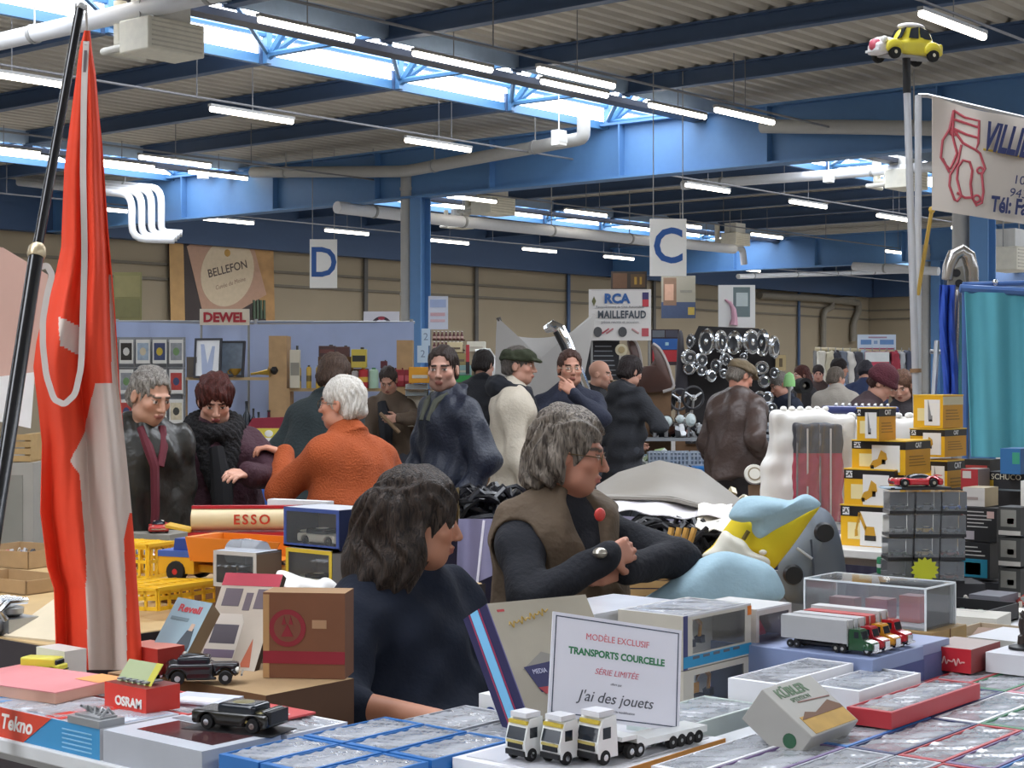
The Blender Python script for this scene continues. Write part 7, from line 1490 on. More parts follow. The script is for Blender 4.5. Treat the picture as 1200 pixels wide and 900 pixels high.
# ---------------------------------------------------------------- clear cases tower, red sports car, black boxes
def clear_case(label, x, yb, Z, wpx, hpx, carcol, base='#17181C', kind='saloon'):
    p = W(x, yb, Z); k = Z/FPX; o = thing('display_case', label, 'display case', p, VA, 'clear display cases in the tower'); w, h = wpx*k/2, hpx*k; d = .05; B(M(base, .3)).box(-w, w, -d, d, 0, h*.14).build('base', o); C2 = film('#E6ECF2', .14, .05)
    B(C2).box(-w*.98, w*.98, -d*.98, d*.98, h*.14, h*.97).build('cover', o); B(M('#5A5E66', .4)).box(-w*.95, w*.95, d*.8, d*.9, h*.14, h*.9).build('backing', o); model_car(o, carcol, w*1.5, kind, Matrix.Translation((0, -.005, h*.14)), h=w/26)
    return o
tz0 = W(1060, 682, 5.35).z
o = carton('plain_carton', 'dark carton under the tower of clear display cases', 'carton', (W(1085, 684, 5.4).x, W(1085, 684, 5.4).y, TZ), (.16, .34, tz0-TZ-.002), dict(o=M('#2A2A2E', .6), l=M('#2A2A2E', .6)), rz=VA+PI/2)
cols = [('#2A2C30', 'charcoal'), ('#8A8E96', 'silver'), ('#3A5A9A', 'blue'), ('#B8BABE', 'pale silver'), ('#B8963A', 'mustard'), ('#5A6A7A', 'slate'), ('#3A5A44', 'dark green'), ('#C8B48A', 'cream'), ('#7A3A34', 'maroon'), ('#34463E', 'bottle green'), ('#55585E', 'iron grey'), ('#6A4034', 'rust brown')]
for r_ in range(4):
    for c_ in range(3):
        i = r_*3+c_; ww = 29; clear_case('clear case with a %s model car, %s row, %s column of the tower' % (cols[i][1], ordn[r_], ordn[c_]), (1053, 1084, 1114)[c_]-r_*1.0, 601+27*r_, 5.35, ww, 26.5, M(cols[i][0], .3), kind=('saloon', 'vintage', 'rally')[c_])
o = facing('price_star', 'lime-green star-shaped price card in front of the clear case tower', 'card', 1084, 668, 5.22); k = 5.22/FPX; pts = []
for i in range(28): a = PI*2*i/28; rr = (17 if i % 2 else 13)*k; pts.append((rr*math.cos(a), rr*math.sin(a)*.9))
B(M('#B8BC22', .6)).prism(pts, -.003, 0, 'z').build('card', o); B(M('#A4A81C', .6)).box(-9*k, 9*k, -18*k, -10*k, -.003, 0.0005).build('card_foot', o)
o = thing('model_sports_car', 'red sports car model on a black plinth on top of the clear case tower', 'model car', W(1073, 573, 5.33), VA+.12); z_ = o.location; B(BLACK).box(-.10, .10, -.05, .05, 0, .008).build('plinth', o); model_car(o, M('#B81C28', .2, coat=.6), .165, 'sport', Matrix.Translation((0, 0, .008)), col2=M('#3A1A20', .2))
o = thing('flat_card', 'pale blue card sticking out beside the red sports car model', 'card', W(1043, 572, 5.3), VA); B(M('#A9C0D0', .4)).box(-.03, .03, -.03, .03, 0, .004).build('card', o); B(WHITE).box(-.02, .02, -.02, .0, .004, .005).build('print', o)
def shelfbox(label, x, yb, Z, wpx, dpx, hpx, cols_, words=(), top=None, name='toy_box', extras=()):
    p = W(x, yb, Z); tx = (x-600)/FPX; wv = wpx*Z/FPX/(UY+UX*tx); wu = dpx*Z/FPX/(UX-UY*tx); h = hpx*Z/FPX; s = (wu, wv, h); o = carton(name, label, 'box', (p.x+wu/2, p.y+wv/2, p.z), s, dict(l=M(cols_[0], .5), r=M(cols_[1], .5), o=M(cols_[1], .5), t=M(top or cols_[1], .5)))
    for (wd_, xx, zz, hh, mc) in words: on_left(o, s, xx*wv, zz*h, wd_, hh*h, M(mc, .5))
    for (a, c, d, e, mc) in extras: patch(o, 'printed_panel', 'l', s, a*wv, c*wv, d*h, e*h, M(mc, .5), .0014)
    return o
LN = [(-.42, .1+.12*(i % 3), .86-.11*i, .89-.11*i, '#B8B4B0') for i in range(5)]
shelfbox('black box with rows of white print, upper of two right of the case tower', 1168, 636, 5.6, 38, 10, 40, ('#1A1A1C', '#141416'), extras=LN+[(.2, .42, .7, .9, '#C8A8A0'), (-.5, -.2, .05, .3, '#A8A0A4')])
shelfbox('black box with a teal picture, lower of two right of the case tower', 1160, 680, 5.6, 36, 10, 43, ('#18191C', '#141416'), extras=LN[:3]+[(-.5, .42, .05, .55, '#1E7A92'), (-.3, .2, .12, .45, '#C8B8A0')])
shelfbox('white box with a card window above the black printed box', 1154, 594, 5.65, 26, 16, 22, ('#C8C2BC', '#A8987A'), extras=[(-.3, .2, .35, .5, '#9A8A84')])
shelfbox('red and white toy box behind the red sports car model', 1146, 574, 5.9, 20, 14, 24, ('#A82A30', '#8A7A74'), extras=[(-.4, .1, .55, .9, '#C8C0B8')])
shelfbox('dark box with yellow and white lettering under the blue box', 1200, 574, 5.9, 42, 16, 20, ('#1E1E22', '#2A2A2E'), words=(('SCHUCO', .0, .7, .45, '#D8D0B8'),), extras=[(-.5, -.36, .1, .5, '#C8A030')])
shelfbox('blue box with a green print at the right edge in front of the teal cloth', 1196, 556, 5.85, 24, 16, 30, ('#2E6AA0', '#28588A'), extras=[(.1, .45, .4, .85, '#3A9A7A')])
shelfbox('dark box with coloured stripes left of the lettered dark box', 1160, 573, 6.1, 30, 14, 34, ('#24201E', '#1A1818'), extras=[(-.45, .4, .7, .8, '#A83A34'), (-.45, .4, .1, .3, '#C8C4BC')])
for r_ in range(3): shelfbox('window box with a grey model, %s of three at the right edge' % ('top', 'middle', 'bottom')[r_], 1196, 628+36*r_, 5.45, 26, 14, 33, ('#3A3A38', '#2A2A2C'), extras=[(-.4, .3, .3, .9, '#7E7C74'), (-.5, .5, .0, .16, '#B8B4AC'), (-.1, .2, .4, .6, ('#A83A34', '#6A5A5A', '#5A6A5A')[r_])])
shelfbox('white box with a red wedge print at the right picture edge', 1210, 600, 5.5, 14, 14, 36, ('#D8D4CC', '#C8C4BC'), extras=[(-.1, .5, .1, .7, '#C83A34')])
carton('plain_carton', 'dark support carton under the black printed boxes', 'carton', (W(1165, 684, 5.62).x+.1, W(1165, 684, 5.62).y+.08, TZ), (.28, .26, W(1165, 681, 5.6).z-TZ-.004), dict(o=M('#26262A', .6), l=M('#26262A', .6)))
carton('plain_carton', 'dark support carton behind at the right edge under the blue box', 'carton', (W(1180, 580, 6.15).x+.1, W(1180, 580, 6.15).y-.05, 0), (.3, .5, W(1180, 576, 6.0).z-.004), dict(o=M('#222226', .6), l=M('#222226', .6)))
o = thing('green_can', 'small green can on the metal table leg brace beside the case tower', 'can', W(1032, 672, 5.5)); B(M('#1E7A50', .4)).lathe([(.012, 0), (.013, .004), (.013, .05), (.010, .055)], n=14).build('can', o); B(WHITE).lathe([(.0132, .02), (.0132, .032)], n=14).build('label_panel', o); carton('plain_carton', 'small grey carton under the green can', 'carton', (o.location.x, o.location.y, TZ), (.06, .06, o.location.z-TZ-.002), dict(o=M('#55585E', .6), l=M('#55585E', .6)))
# small model cars on trays at the far right
for k, (x, y, lab, c, kk) in enumerate(((1132, 708, 'dark tray of black and white model cars behind the acrylic case', 9, ['#1A1C1E', '#E0E0DC', '#2E4A3A']), (1170, 740, 'pale tray of small red and silver model cars beyond the statuette', 10, ['#A8303A', '#C8C8CC', '#8A8A90', '#3A3A44']))):
    p = onZ(x, y, TZ+.05); open_tray(lab, p.x, p.y, TZ, (.26, .22, .05), BLACK if k == 0 else M('#B8A890', .7), .0, 'model_tray'); r = random.Random(k)
    for q in range(c):
        i, j = q % 3, q//3; o = thing('model_car', '%s tiny car in the %s, %s row %s place' % (('black', 'white', 'dark green')[q % 3] if k == 0 else ('red', 'silver', 'grey', 'dark')[q % 4], lab.split(' model')[0].split(' of')[0], ordn[j], ordn[i]), 'model car', (p.x-.08+.08*i, p.y-.07+.06*j, TZ+.006), r.random()*.4, 'tiny cars in the trays'); model_car(o, M(kk[q % len(kk)], .3), .065, 'saloon', h=.0028)
heap('jumble of small model accessories on the table at the right edge', *onZ(1172, 705, TZ+.03)[:2], TZ+.0, .12, .2, .06, 46, ['#C8C4B8', '#8A8E88', '#3A3C40', '#A84A44', '#D8D4C8'], .022, 21, 'model_accessories', .2)
for k, (lab, x, y, s_, c) in enumerate((('tilted grey book leaning among the model trays', 1155, 705, (.14, .1, .06), '#6A6A72'), ('pale box beyond the red lettered carton', 1125, 725, (.16, .2, .05), '#B8B4AA'), ('brown shallow box at the right edge behind the statuette', 1190, 752, (.2, .26, .05), '#7A5A44'))):
    p = onZ(x, y, TZ+.04); carton('stall_box', lab, 'box', (p.x+.06, p.y, TZ), s_, dict(o=M(c, .6), l=M(c, .6)), rz=.15*k)
# ---------------------------------------------------------------- teal cloth, exhaust, poles, toy car, banner
o = thing('teal_cloth', 'teal cloth hung as a curtain at the right picture edge', 'cloth', W(1130, 342, 6.9)); z0 = Vector(o.location)
B(M('#58A4B4', .85, var=.06)).grid(lambda s, t: W(1130+s*115+t*8*(1-s), 342+t*193+3*s, 6.9+.018*math.sin(s*15+t*1.5)+.008*math.sin(s*33))-z0, 60, 24, .004).build('cloth', o)
o = thing('curtain_frame', 'blue metal frame carrying the teal cloth', 'frame', W(1128, 334, 6.95)); z0 = Vector(o.location); FB = M('#4A6AA0', .4)
B(FB).tube([Vector((0, 0, 0)), W(1250, 330, 6.95)-z0], .012, 8).build('top_bar', o); B(FB).tube([W(1125, 338, 6.92)-z0, W(1250, 345, 6.9)-z0], .018, 8).build('lower_bar', o); B(FB).tube([W(1131, 332, 6.95)-z0, Vector((W(1131, 332, 6.95).x-z0.x, W(1131, 332, 6.95).y-z0.y, -z0.z))], .014, 8).build('post', o)
B(FB).tube([W(1235, 332, 6.95)-z0, Vector((W(1235, 332, 6.95).x-z0.x, W(1235, 332, 6.95).y-z0.y, -z0.z))], .014, 8).build('post', o); B(CHROME).ball(W(1166, 331, 6.94)-z0, .014, 10).build('clamp', o)
o = thing('exhaust_pipe', 'chromed curved exhaust manifold standing beside the teal cloth', 'exhaust', W(1118, 340, 7.1)); z0 = Vector(o.location); q = lambda x, y, d=0: W(x, y, 7.1+d)-z0; ST = M('#B4B0AA', .25, metal=.9, var=.1)
B(ST).tube([q(1110, 328), q(1112, 312), q(1118, 299), q(1127, 294), q(1135, 300), q(1139, 316), q(1140, 345)], [.024, .027, .03, .03, .03, .028, .026], 14).build('bend', o); B(M('#8E8A80', .4, metal=.7)).prism([tuple((W(x, y, 7.1)-W(1118, 340, 7.1)).dot(v) for v in (CV(1, 0), Z3)) for x, y in ((1112, 316), (1127, 312), (1131, 336), (1122, 345), (1110, 338))], -.012, .012, 'y').build('flange', o); o.children[-1].rotation_euler = (0, 0, VA)
for x, y in ((1121, 320), (1124, 332)): B(BLACK).tube([q(x, y, -.02), q(x, y, -.014)], .017, 14).build('port', o)
B(ST).tube([q(1124, 340), q(1123, 380), q(1121, 425), q(1121, 440), q(1122, 470)], [.028, .04, .05, .034, .03], 16).build('silencer', o); B(ST).tube([q(1122, 470), q(1118, 500), q(1110, 520)], .026, 12).build('tailpipe', o)
o2 = thing('stand', 'slim metal stand holding the exhaust manifold and blue cloth strips', 'stand', W(1113, 430, 7.2)); z0 = Vector(o2.location); B(TIN).tube([W(1118, 318, 7.2)-z0, Vector((0, 0, -z0.z))], .012, 8).build('post', o2); B(TIN).tube([W(1090, 412, 7.2)-z0, W(1130, 414, 7.2)-z0], .010, 8).build('crossbar', o2)
for sx in (-1, 1): B(TIN).tube([Vector((0, 0, -z0.z+.25)), CV(sx*.22, -.1, -z0.z)], .010, 8).build('foot', o2)
B(TIN).tube([W(1098, 400, 7.1)-z0, W(1094, 470, 7.0)-z0], .012, 8).build('brace', o2)
o = thing('blue_strip', 'bright blue cloth strip hanging beside the exhaust manifold', 'cloth', W(1108, 335, 7.0)); z0 = Vector(o.location); B(M('#2A4FB0', .8)).grid(lambda s, t: W(1101+4*t+s*(18-2*t)-2*math.sin(t*5), 334+t*128, 7.0+.02*math.sin(s*12+t*3))-z0, 14, 24, .004).build('cloth', o)
o = thing('display_pole', 'tall pale pole carrying the yellow and white toy car', 'pole', W(1062, 78, 7.4)); z0 = Vector(o.location); pb = W(1074, 470, 7.4)-z0; pf = pb*( -z0.z/pb.z)
B(M('#C4C6CA', .35, metal=.4)).cyl(Vector((0, 0, -.0)), pf, .016, .018, 12).build('pole', o); B(BLACK).cyl((0, 0, .06), pf*.04, .018, n=12).build('top_socket', o)
for t in (.45, .58): B(M('#8A6A4A', .5)).tube([pf*t, pf*(t+.006)], .026, 12).build('clamp', o)
o = thing('display_pole', 'second pale pole beside it holding the large banner', 'pole', W(1076, 112, 7.6)); z0 = Vector(o.location); B(M('#C4C6CA', .35, metal=.4)).cyl((0, 0, 0), Vector((.0, .0, -z0.z)), .016, n=12).build('pole', o); B(TIN).tube([Vector((0, 0, -.0)), CV(.04, 0, .0), W(1250, 150, 7.4)-z0], .010, 6).build('cross_bar', o)
o = thing('toy_car', 'yellow and white round-backed toy car with red bonnet on top of the tall pole', 'toy car', W(1060, 73, 7.4), VA+.42); L = .35; g = Sdf(); mY = M('#D9C93A', .4); mW = M('#E8E4E4', .4); mR = M('#C8586A', .4)
V_ = lambda x, y, z: (x*L, y*L, z*L)
s1 = Sdf(); s1.bx(V_(.06, 0, .16), np.array((.40, .13, .05))*L, .03*L, .02).el(V_(.13, 0, .24), np.array((.29, .155, .25))*L, .02); s1.bx(V_(0, 0, -.02), np.array((.6, .4, .10))*L, .0, .01, op='s'); s1.build('body_shell', o, mY, .006)
s1 = Sdf(); s1.el(V_(-.30, 0, .20), np.array((.22, .10, .10))*L, .02).bx(V_(-.3, 0, .13), np.array((.17, .10, .04))*L, .02*L, .02); s1.build('bonnet', o, mW, .005); s1 = Sdf(); s1.el(V_(-.44, 0, .18), np.array((.09, .09, .09))*L, .02); s1.build('nose', o, mR, .005)
s1 = Sdf(); s1.el(V_(.10, 0, .455), np.array((.20, .115, .05))*L, .02); s1.build('roof', o, mW, .005)
for sy in (-1, 1):
    for x in (-.28, .31): s1 = Sdf(); s1.el(V_(x, sy*.17, .14), np.array((.13, .05, .11))*L, .02).el(V_(x, sy*.19, .05), np.array((.10, .09, .09))*L, .01, op='s'); s1.build('wing', o, mY, .005); b = B(); wheel(b, V_(x, sy*.17, .08), .085*L, .06*L, hub=M('#D8D0B8', .4)); b.build('wheel', o)
    B(GLASSD).prism([(-.04*L, .28*L), (-.01*L, .40*L), (.10*L, .43*L), (.10*L, .28*L)], sy*.148*L-.003, sy*.148*L+.003).build('side_window', o); B(GLASSD).prism([(.13*L, .28*L), (.13*L, .43*L), (.25*L, .39*L), (.31*L, .28*L)], sy*.142*L-.003, sy*.142*L+.003).build('side_window', o)
    B(M('#E8E8E0', .2)).ball(V_(-.40, sy*.12, .24), .016, 10).build('headlamp', o)
B(GLASSD).prism([(-.15*L, .28*L), (-.07*L, .42*L), (-.05*L, .42*L), (-.13*L, .28*L)], -.11*L, .11*L).build('windscreen', o); B(M('#D8D8D8', .3)).box(-.50*L, -.47*L, -.14*L, .14*L, .10*L, .13*L).build('bumper', o); B(M('#A0A0A0', .5)).box(-.35*L, .4*L, -.1*L, .1*L, .05*L, .08*L).build('underbody', o)
# large banner
Zb = 7.3; o = thing('trade_banner', 'large off-white banner with a red line drawing and dark blue lettering at the right edge', 'banner', W(1093, 112, Zb)); z0 = Vector(o.location)
def bn(s, t):
    x = 1092+s*165; y0_ = 112+s*165*.27+3*math.sin(s*6); y1_ = 246+s*165*.155; return W(x, y0_+(y1_-y0_)*t, Zb+.02*math.sin(s*14)*(1-t)+.012*math.sin(s*7+t*4))-z0
B(M('#C9C0B6', .7, var=.04)).grid(bn, 48, 20, .004).build('cloth', o)
kz = Zb/FPX; bx_, by_ = CV(math.cos(.0), 0), Z3
def onb(x, y): s = (x-1092)/165; y0_ = 112+s*165*.27+3*math.sin(s*6); y1_ = 246+s*165*.155; return bn(s, (y-y0_)/(y1_-y0_))-CV(0, .006)
def btext(w_, x, y, size, m, slope, **kw): d = (W(x+10, y+10*slope, Zb)-W(x, y, Zb)).normalized(); text(w_, size, m, o, FR(onb(x, y)-CV(0, .012), d, Z3-d*d.z), align='LEFT', **kw)
NV = M('#26305E', .6); btext('VILLIERS', 1152, 161, .17, NV, .20, bold=.006, sx=.46, shear=.15); btext('101', 1186, 211, .055, NV, .15); btext('94350', 1181, 226, .055, NV, .15, shear=.1); btext('Tél: Fax', 1160, 240, .095, NV, .12, bold=.003, sx=.62)
b = B(M('#C8A83A', .6)); b.tube([onb(1152+q*6, 175+q*1.2) for q in range(14)], .005, 5); b.build('yellow_underline', o)
RL = M('#B04A54', .6)
for pts in ([(1117, 130), (1112, 152), (1104, 165), (1102, 185), (1108, 194), (1113, 198), (1117, 190), (1121, 180), (1116, 160), (1117, 130)], [(1117, 130), (1130, 138), (1147, 142), (1146, 168), (1143, 176), (1128, 168), (1117, 152)], [(1117, 140), (1132, 145), (1147, 150)], [(1119, 152), (1132, 158), (1146, 162)], [(1126, 170), (1122, 190), (1113, 205), (1112, 218), (1118, 234), (1121, 236), (1126, 230), (1121, 210), (1122, 196), (1128, 188), (1136, 190), (1139, 200), (1137, 216), (1139, 232), (1144, 241), (1150, 238), (1152, 225), (1150, 205), (1154, 198), (1148, 180), (1143, 176)], [(1121, 226), (1130, 232), (1139, 232)], [(1104, 186), (1112, 202)]):
    B(RL).tube([onb(*p) for p in pts], .006, 5).build('red_drawing', o)
for x, y, r_ in ((1144, 233, 4), (1148, 200, 3.5), (1117, 155, 4)): B(RL).tube([onb(x+r_*math.cos(a), y+r_*math.sin(a)) for a in np.linspace(0, 2*PI, 12, endpoint=False)], .005, 5, closed=True).build('red_drawing', o)
o = thing('yellow_stick', 'thin yellow stick slanting below the banner corner', 'stick', W(1092, 246, 7.35)); z0 = Vector(o.location); B(M('#C8A44A', .5)).tube([Vector((0, 0, 0)), W(1080, 318, 7.5)-z0, W(1076, 345, 7.58)-z0], .009, 6).build('stick', o); B(M('#C8A44A', .4)).ball((0, 0, .0), .016, 8).build('knob', o)
# ---------------------------------------------------------------- car-parts stall in the middle distance
def panel_poly(name, label, cat, pts, Z, mat, th=.03, bulge=0.0, items=()):
    xs = [p[0] for p in pts]; ys = [p[1] for p in pts]; cx_, cy_ = sum(xs)/len(xs), max(ys); o = facing(name, label, cat, cx_, cy_, Z); k = Z/FPX; q = [((x-cx_)*k, -(y-cy_)*k) for x, y in pts]
    g = B(mat); n = len(q); c = (sum(a for a, _ in q)/n, sum(b_ for _, b_ in q)/n); vs = []; fs = []; R_ = 5
    for r_ in range(R_+1):
        f = 1-r_/R_
        for a, b_ in q: vs.append((c[0]+(a-c[0])*f, c[1]+(b_-c[1])*f, bulge*(1-f*f)))
    for r_ in range(R_):
        for i in range(n): fs.append((r_*n+i, r_*n+(i+1) % n, (r_+1)*n+(i+1) % n, (r_+1)*n+i))
    N = len(vs); vs += [(x, y, -th) for x, y in q]; 
    for i in range(n): fs.append((i, N+i, N+(i+1) % n, (i+1) % n))
    fs.append(tuple(range(N+n-1, N-1, -1))); g.add(vs, fs); g.build('panel', o, smooth=50); return o, k, (cx_, cy_)
def smooth_poly(pts, n=4):
    out = []; m = len(pts)
    for i in range(m):
        p0, p1, p2, p3 = [np.array(pts[(i+d) % m], float) for d in (-1, 0, 1, 2)]
        for k in range(n): t = k/n; out.append(tuple(.5*((2*p1)+(-p0+p2)*t+(2*p0-5*p1+4*p2-p3)*t*t+(-p0+3*p1-3*p2+p3)*t**3)))
    return out
o, k, c = panel_poly('car_body_panel', 'big pale grey car body panel with a curved top standing behind the thinking man', 'car part', smooth_poly([(583, 372), (588, 386), (601, 393), (625, 396), (650, 394), (676, 386), (694, 368), (697, 375), (691, 410), (684, 450), (682, 520), (600, 520), (579, 480), (580, 440), (581, 400)], 4), 14.2, M('#A7A4A0', .45, var=.05), .05, .10)
B(M('#4A4644', .6)).tube([((x-c[0])*k, -(y-c[1])*k, -.01) for x, y in ((584, 372), (588, 384), (597, 391))], .02, 8).build('dark_edge', o)
B(DWOOD).box(-.5, .5, -(EYE-(520-HOR)*k), 0.02, -.12, -.06).build('support', o)
o = facing('chrome_bumper', 'chromed curved car bumper standing in front of the grey panel', 'car part', 668, 425, 13.9); k = 13.9/FPX; q = [((x-668)*k, -(y-425)*k, z) for x, y, z in ((640, 386, .0), (648, 382, .04), (656, 386, .06), (664, 402, .07), (676, 432, .07), (684, 452, .06), (690, 470, .05))]
B(CHROME).tube(q, [.035, .05, .05, .045, .045, .045, .04], 10).build('bumper', o); B(M('#17181C', .3)).tube([(x-.03, y-.02, z+.02) for x, y, z in q[2:6]], .03, 8).build('rubber_strip', o); B(DWOOD).tube([(q[-1][0], q[-1][1], .05), (q[-1][0], q[-1][1]-1.35, .05)], .03, 8).build('stand', o)
o = poster('trade_sign', 'white club sign with blue and grey lettering above the grey panel', 690, 763, 339, 399, 16.5, '#D8D4D0', items=((.04, .96, .97, .99, '#C8C4C0'), (.86, .96, .80, .94, '#3A3464'), (.86, .96, .66, .80, '#B83A44'), (.85, .96, .08, .24, '#B8525A')),
    words=(('RCA', .45, .81, .25, '#2A5A98', dict(bold=.006)), ('MAILLEFAUD', .53, .50, .2, '#4A5058', dict(sx=.76, bold=.004, space=1.1)), ('Rassemblement du Club Automobile', .5, .655, .07, '#6A6A70', dict(sx=.9)), ('pièces neuves et occasion', .5, .36, .07, '#6A6A70', {})), poles=(.05, .97)); k = 16.5/FPX
B(M('#6A6A44', .6)).prism([(-33*k, 16*k), (-30.5*k, 22*k), (-28*k, 16*k), (-30.5*k, 10*k)], .004, .008, 'z').build('diamond_emblem', o)
for x, r_ in ((-26, 6), (3, 6)): B(M('#4A4A4C', .5)).prism([((x+r_*math.cos(t)*.85)*k, (-20+r_*math.sin(t))*k) for t in np.linspace(0, 2*PI, 20, endpoint=False)], .008, .012, 'z').build('round_emblem', o)
for x, a, m in ((-17, .6, '#B0505A'), (-12, .6, '#B06A6E'), (18, -.6, '#B88A8A')): B(M(m, .6)).tube([((x-5*math.cos(a))*k, (-19-5*math.sin(a))*k, .008), ((x+5*math.cos(a))*k, (-19+5*math.sin(a))*k, .008)], .010, 4).build('slanted_print', o)
o, k, c = panel_poly('dark_board', 'dark board with chalk-like writing between the sign and the bald man', 'board', [(692, 398), (726, 399), (726, 445), (682, 446)], 16.7, M('#26262A', .6), .03)
for r_ in range(7): B(M('#8E9298', .6)).box(-14*k+r_*.8*k, 16*k-(r_*37 % 9)*k, (6+5.6*r_)*k, (7.2+5.6*r_)*k, 0, .004).build('white_writing', o)
B(DWOOD).box(-.1, .1, -1.55, 0, -.06, -.03).build('stand', o)
o = facing('cream_disc', 'round cream clock-like disc on a thin post above the hooded man', 'disc', 728, 410, 16.4); k = 16.4/FPX; B(M('#C9BFA0', .5)).tube([(0, 0, 0), (0, 0, .03)], [7*k, 7*k], 24).build('disc', o); B(M('#A8946A', .5)).tube([(0, 0, .03), (0, 0, .036)], [4*k, 4*k], 20).build('centre', o); B(M('#D8D4CC', .5)).tube([(0, 0, -.01), (0, -1.8, -.01)], .02, 8).build('post', o)
for lab, pts, Z in (('dark brown car wing standing upright behind the hooded man', smooth_poly([(735, 400), (742, 398), (748, 408), (751, 425), (752, 460), (738, 462), (742, 430), (738, 412)], 3), 16.6), ('rust-brown rounded car wing with a pale edge left of the hubcap board', smooth_poly([(763, 403), (772, 408), (780, 422), (786, 440), (787, 456), (752, 458), (752, 432), (762, 428), (768, 418)], 3), 16.2)):
    o, k, c = panel_poly('car_wing', lab, 'car part', pts, Z, M('#4A3028', .5, var=.25), .05, .06); B(M('#B0A8A4', .4)).tube([((x-c[0])*k, -(y-c[1])*k, .0) for x, y in pts[1:14]], .018, 6).build('pale_edge', o); B(DWOOD).box(-.15, .15, -(EYE-(c[1]-HOR)*k), .1, -.1, -.06).build('support', o)
poster('wall_poster', 'blue and red car poster with two small pictures under the letter C sign', 763, 796, 386, 428, 19, '#3A2A30', items=((.05, .48, .78, .97, '#6A7078'), (.52, .95, .78, .97, '#4A4A58'), (.05, .95, .44, .74, '#2E62A8'), (.05, .95, .1, .42, '#B83038'), (.5, .62, .55, .64, '#A8D0D8')), poles=(.1, .9))
poster('wall_poster', 'wall poster with a child\'s face over a dark blue strip', 775, 815, 323, 373, 33.2*1.5, '#8E8878', items=((.0, 1, .0, .38, '#3A4660'), (.06, .44, .3, .95, '#7A5E4A'), (.1, .36, .42, .8, '#B89078'), (.78, .97, .08, .26, '#A89040'), (.55, .9, .6, .66, '#7A766A')))
poster('wall_poster', 'dark poster with yellowish figures right of the dark wall beam', 716, 758, 318, 340, 46, '#3A322C', items=((.05, .45, .1, .9, '#6A4E3A'), (.55, .95, .15, .85, '#5A4630'), (.65, .72, .3, .7, '#A8843A'), (.8, .86, .3, .7, '#A8843A')))
o = poster('hanging_poster', 'white hanging poster with a pink plant drawing and a dark green square', 842, 885, 334, 384, 19, '#DCDCDA', items=((.40, .86, .25, .95, '#6A7A7C'), (.48, .80, .50, .82, '#B8C4C4')), poles=(.05, .95)); k = 19/FPX
B(M('#C89AAA', .6)).tube([(-14*k, 8*k, .012), (-8*k, 4*k, .012), (-4*k, -4*k, .012), (-3*k, -14*k, .012), (-4*k, -22*k, .012)], [.01, .02, .03, .035, .05], 8).build('pink_drawing', o)
poster('far_sign', 'small white and blue sign over the far clothes rail', 1005, 1050, 392, 410, 26, '#CFDCEC', items=((.08, .36, .35, .66, '#6A92C8'), (.42, .52, .38, .6, '#8AA8D0'), (.58, .94, .35, .66, '#6A92C8'), (.28, .76, .76, .86, '#A88AA0'), (.04, .96, .03, .12, '#A84A6A')), poles=(.05, .95))
poster('red_poster', 'red and white poster below the far sign', 1014, 1042, 412, 436, 24, '#B83A50', items=((.0, 1, .5, .98, '#D8DCDC'), (.2, .8, .1, .4, '#C83A58')), poles=(.1, .9))
# hubcap board
ZH = 17.4; kH = ZH/FPX
o, k, c = panel_poly('display_board', 'big black display board covered with chrome hubcaps', 'board', [(819, 382), (889, 385), (899, 396), (913, 398), (917, 520), (795, 520), (796, 440), (806, 410)], ZH+.25, M('#1E1A1C', .7, var=.2), .04); B(DWOOD).box(-.5, .5, -(EYE-(520-HOR)*k)+.02, .0, -.12, -.05).build('support', o)
o, k, c = panel_poly('dark_wing', 'blackish car wing left of the hubcap board', 'car part', smooth_poly([(795, 392), (800, 390), (803, 420), (806, 458), (792, 460), (793, 430)], 3), ZH+.1, M('#3A3840', .4), .04, .04); B(DWOOD).box(-.05, .05, -(EYE-(460-HOR)*k), .05, -.1, -.05).build('support', o)
HC = [(829, 401, 9.5, 16, 'largest hubcap with a deep dished centre'), (844, 401, 7.5, 14.5, 'finned hubcap'), (861, 402, 8.8, 14.5, 'ringed hubcap'), (880, 401, 10, 15, 'very shiny smooth hubcap'), (894, 402, 7.5, 16.5, 'narrow tilted hubcap'), (906, 407, 6.5, 14, 'spoked hubcap'), (810, 400, 5, 9, 'small upright hubcap'), (807, 419, 8.5, 9.5, 'round bright hubcap'), (808, 432, 7.5, 8, 'ringed lower hubcap'), (821, 422, 7, 8.5, 'domed hubcap'), (822, 434, 7, 7, 'grey flat hubcap'), (832, 440, 6.5, 8, 'tilted cup-like hubcap'), (840, 429, 6.5, 9, 'plain hubcap'), (849, 421, 6, 8, 'embossed hubcap'), (857, 425, 4, 9, 'edge-on hubcap'), (871, 418, 5, 4, 'half hidden hubcap'), (893, 431, 8, 8.5, 'wide-rimmed hubcap'), (895, 447, 8, 8, 'bright half-moon hubcap'), (908, 437, 5.5, 7, 'small chrome hubcap'), (889, 466, 8, 8.5, 'large domed hubcap'), (900, 466, 6.5, 7.5, 'open ring hubcap'), (904, 478, 6.5, 5, 'lowest hubcap'), (848, 438, 6, 6, 'tiny hubcap')]
pos = ['first in the top row', 'second in the top row', 'third in the top row', 'fourth in the top row', 'fifth in the top row', 'last in the top row', 'at the upper left corner', 'below the upper left corner', 'in the left cluster', 'in the left cluster, upper right', 'in the left cluster, bottom', 'lowest of the left cluster', 'in the middle cluster', 'in the middle cluster, upper', 'beside the tweed cap', 'above the tweed cap', 'right of the tweed cap', 'right of the tweed cap, lower', 'at the right end', 'by the grey-haired man', 'beside the domed one', 'at the lower right', 'under the middle cluster']
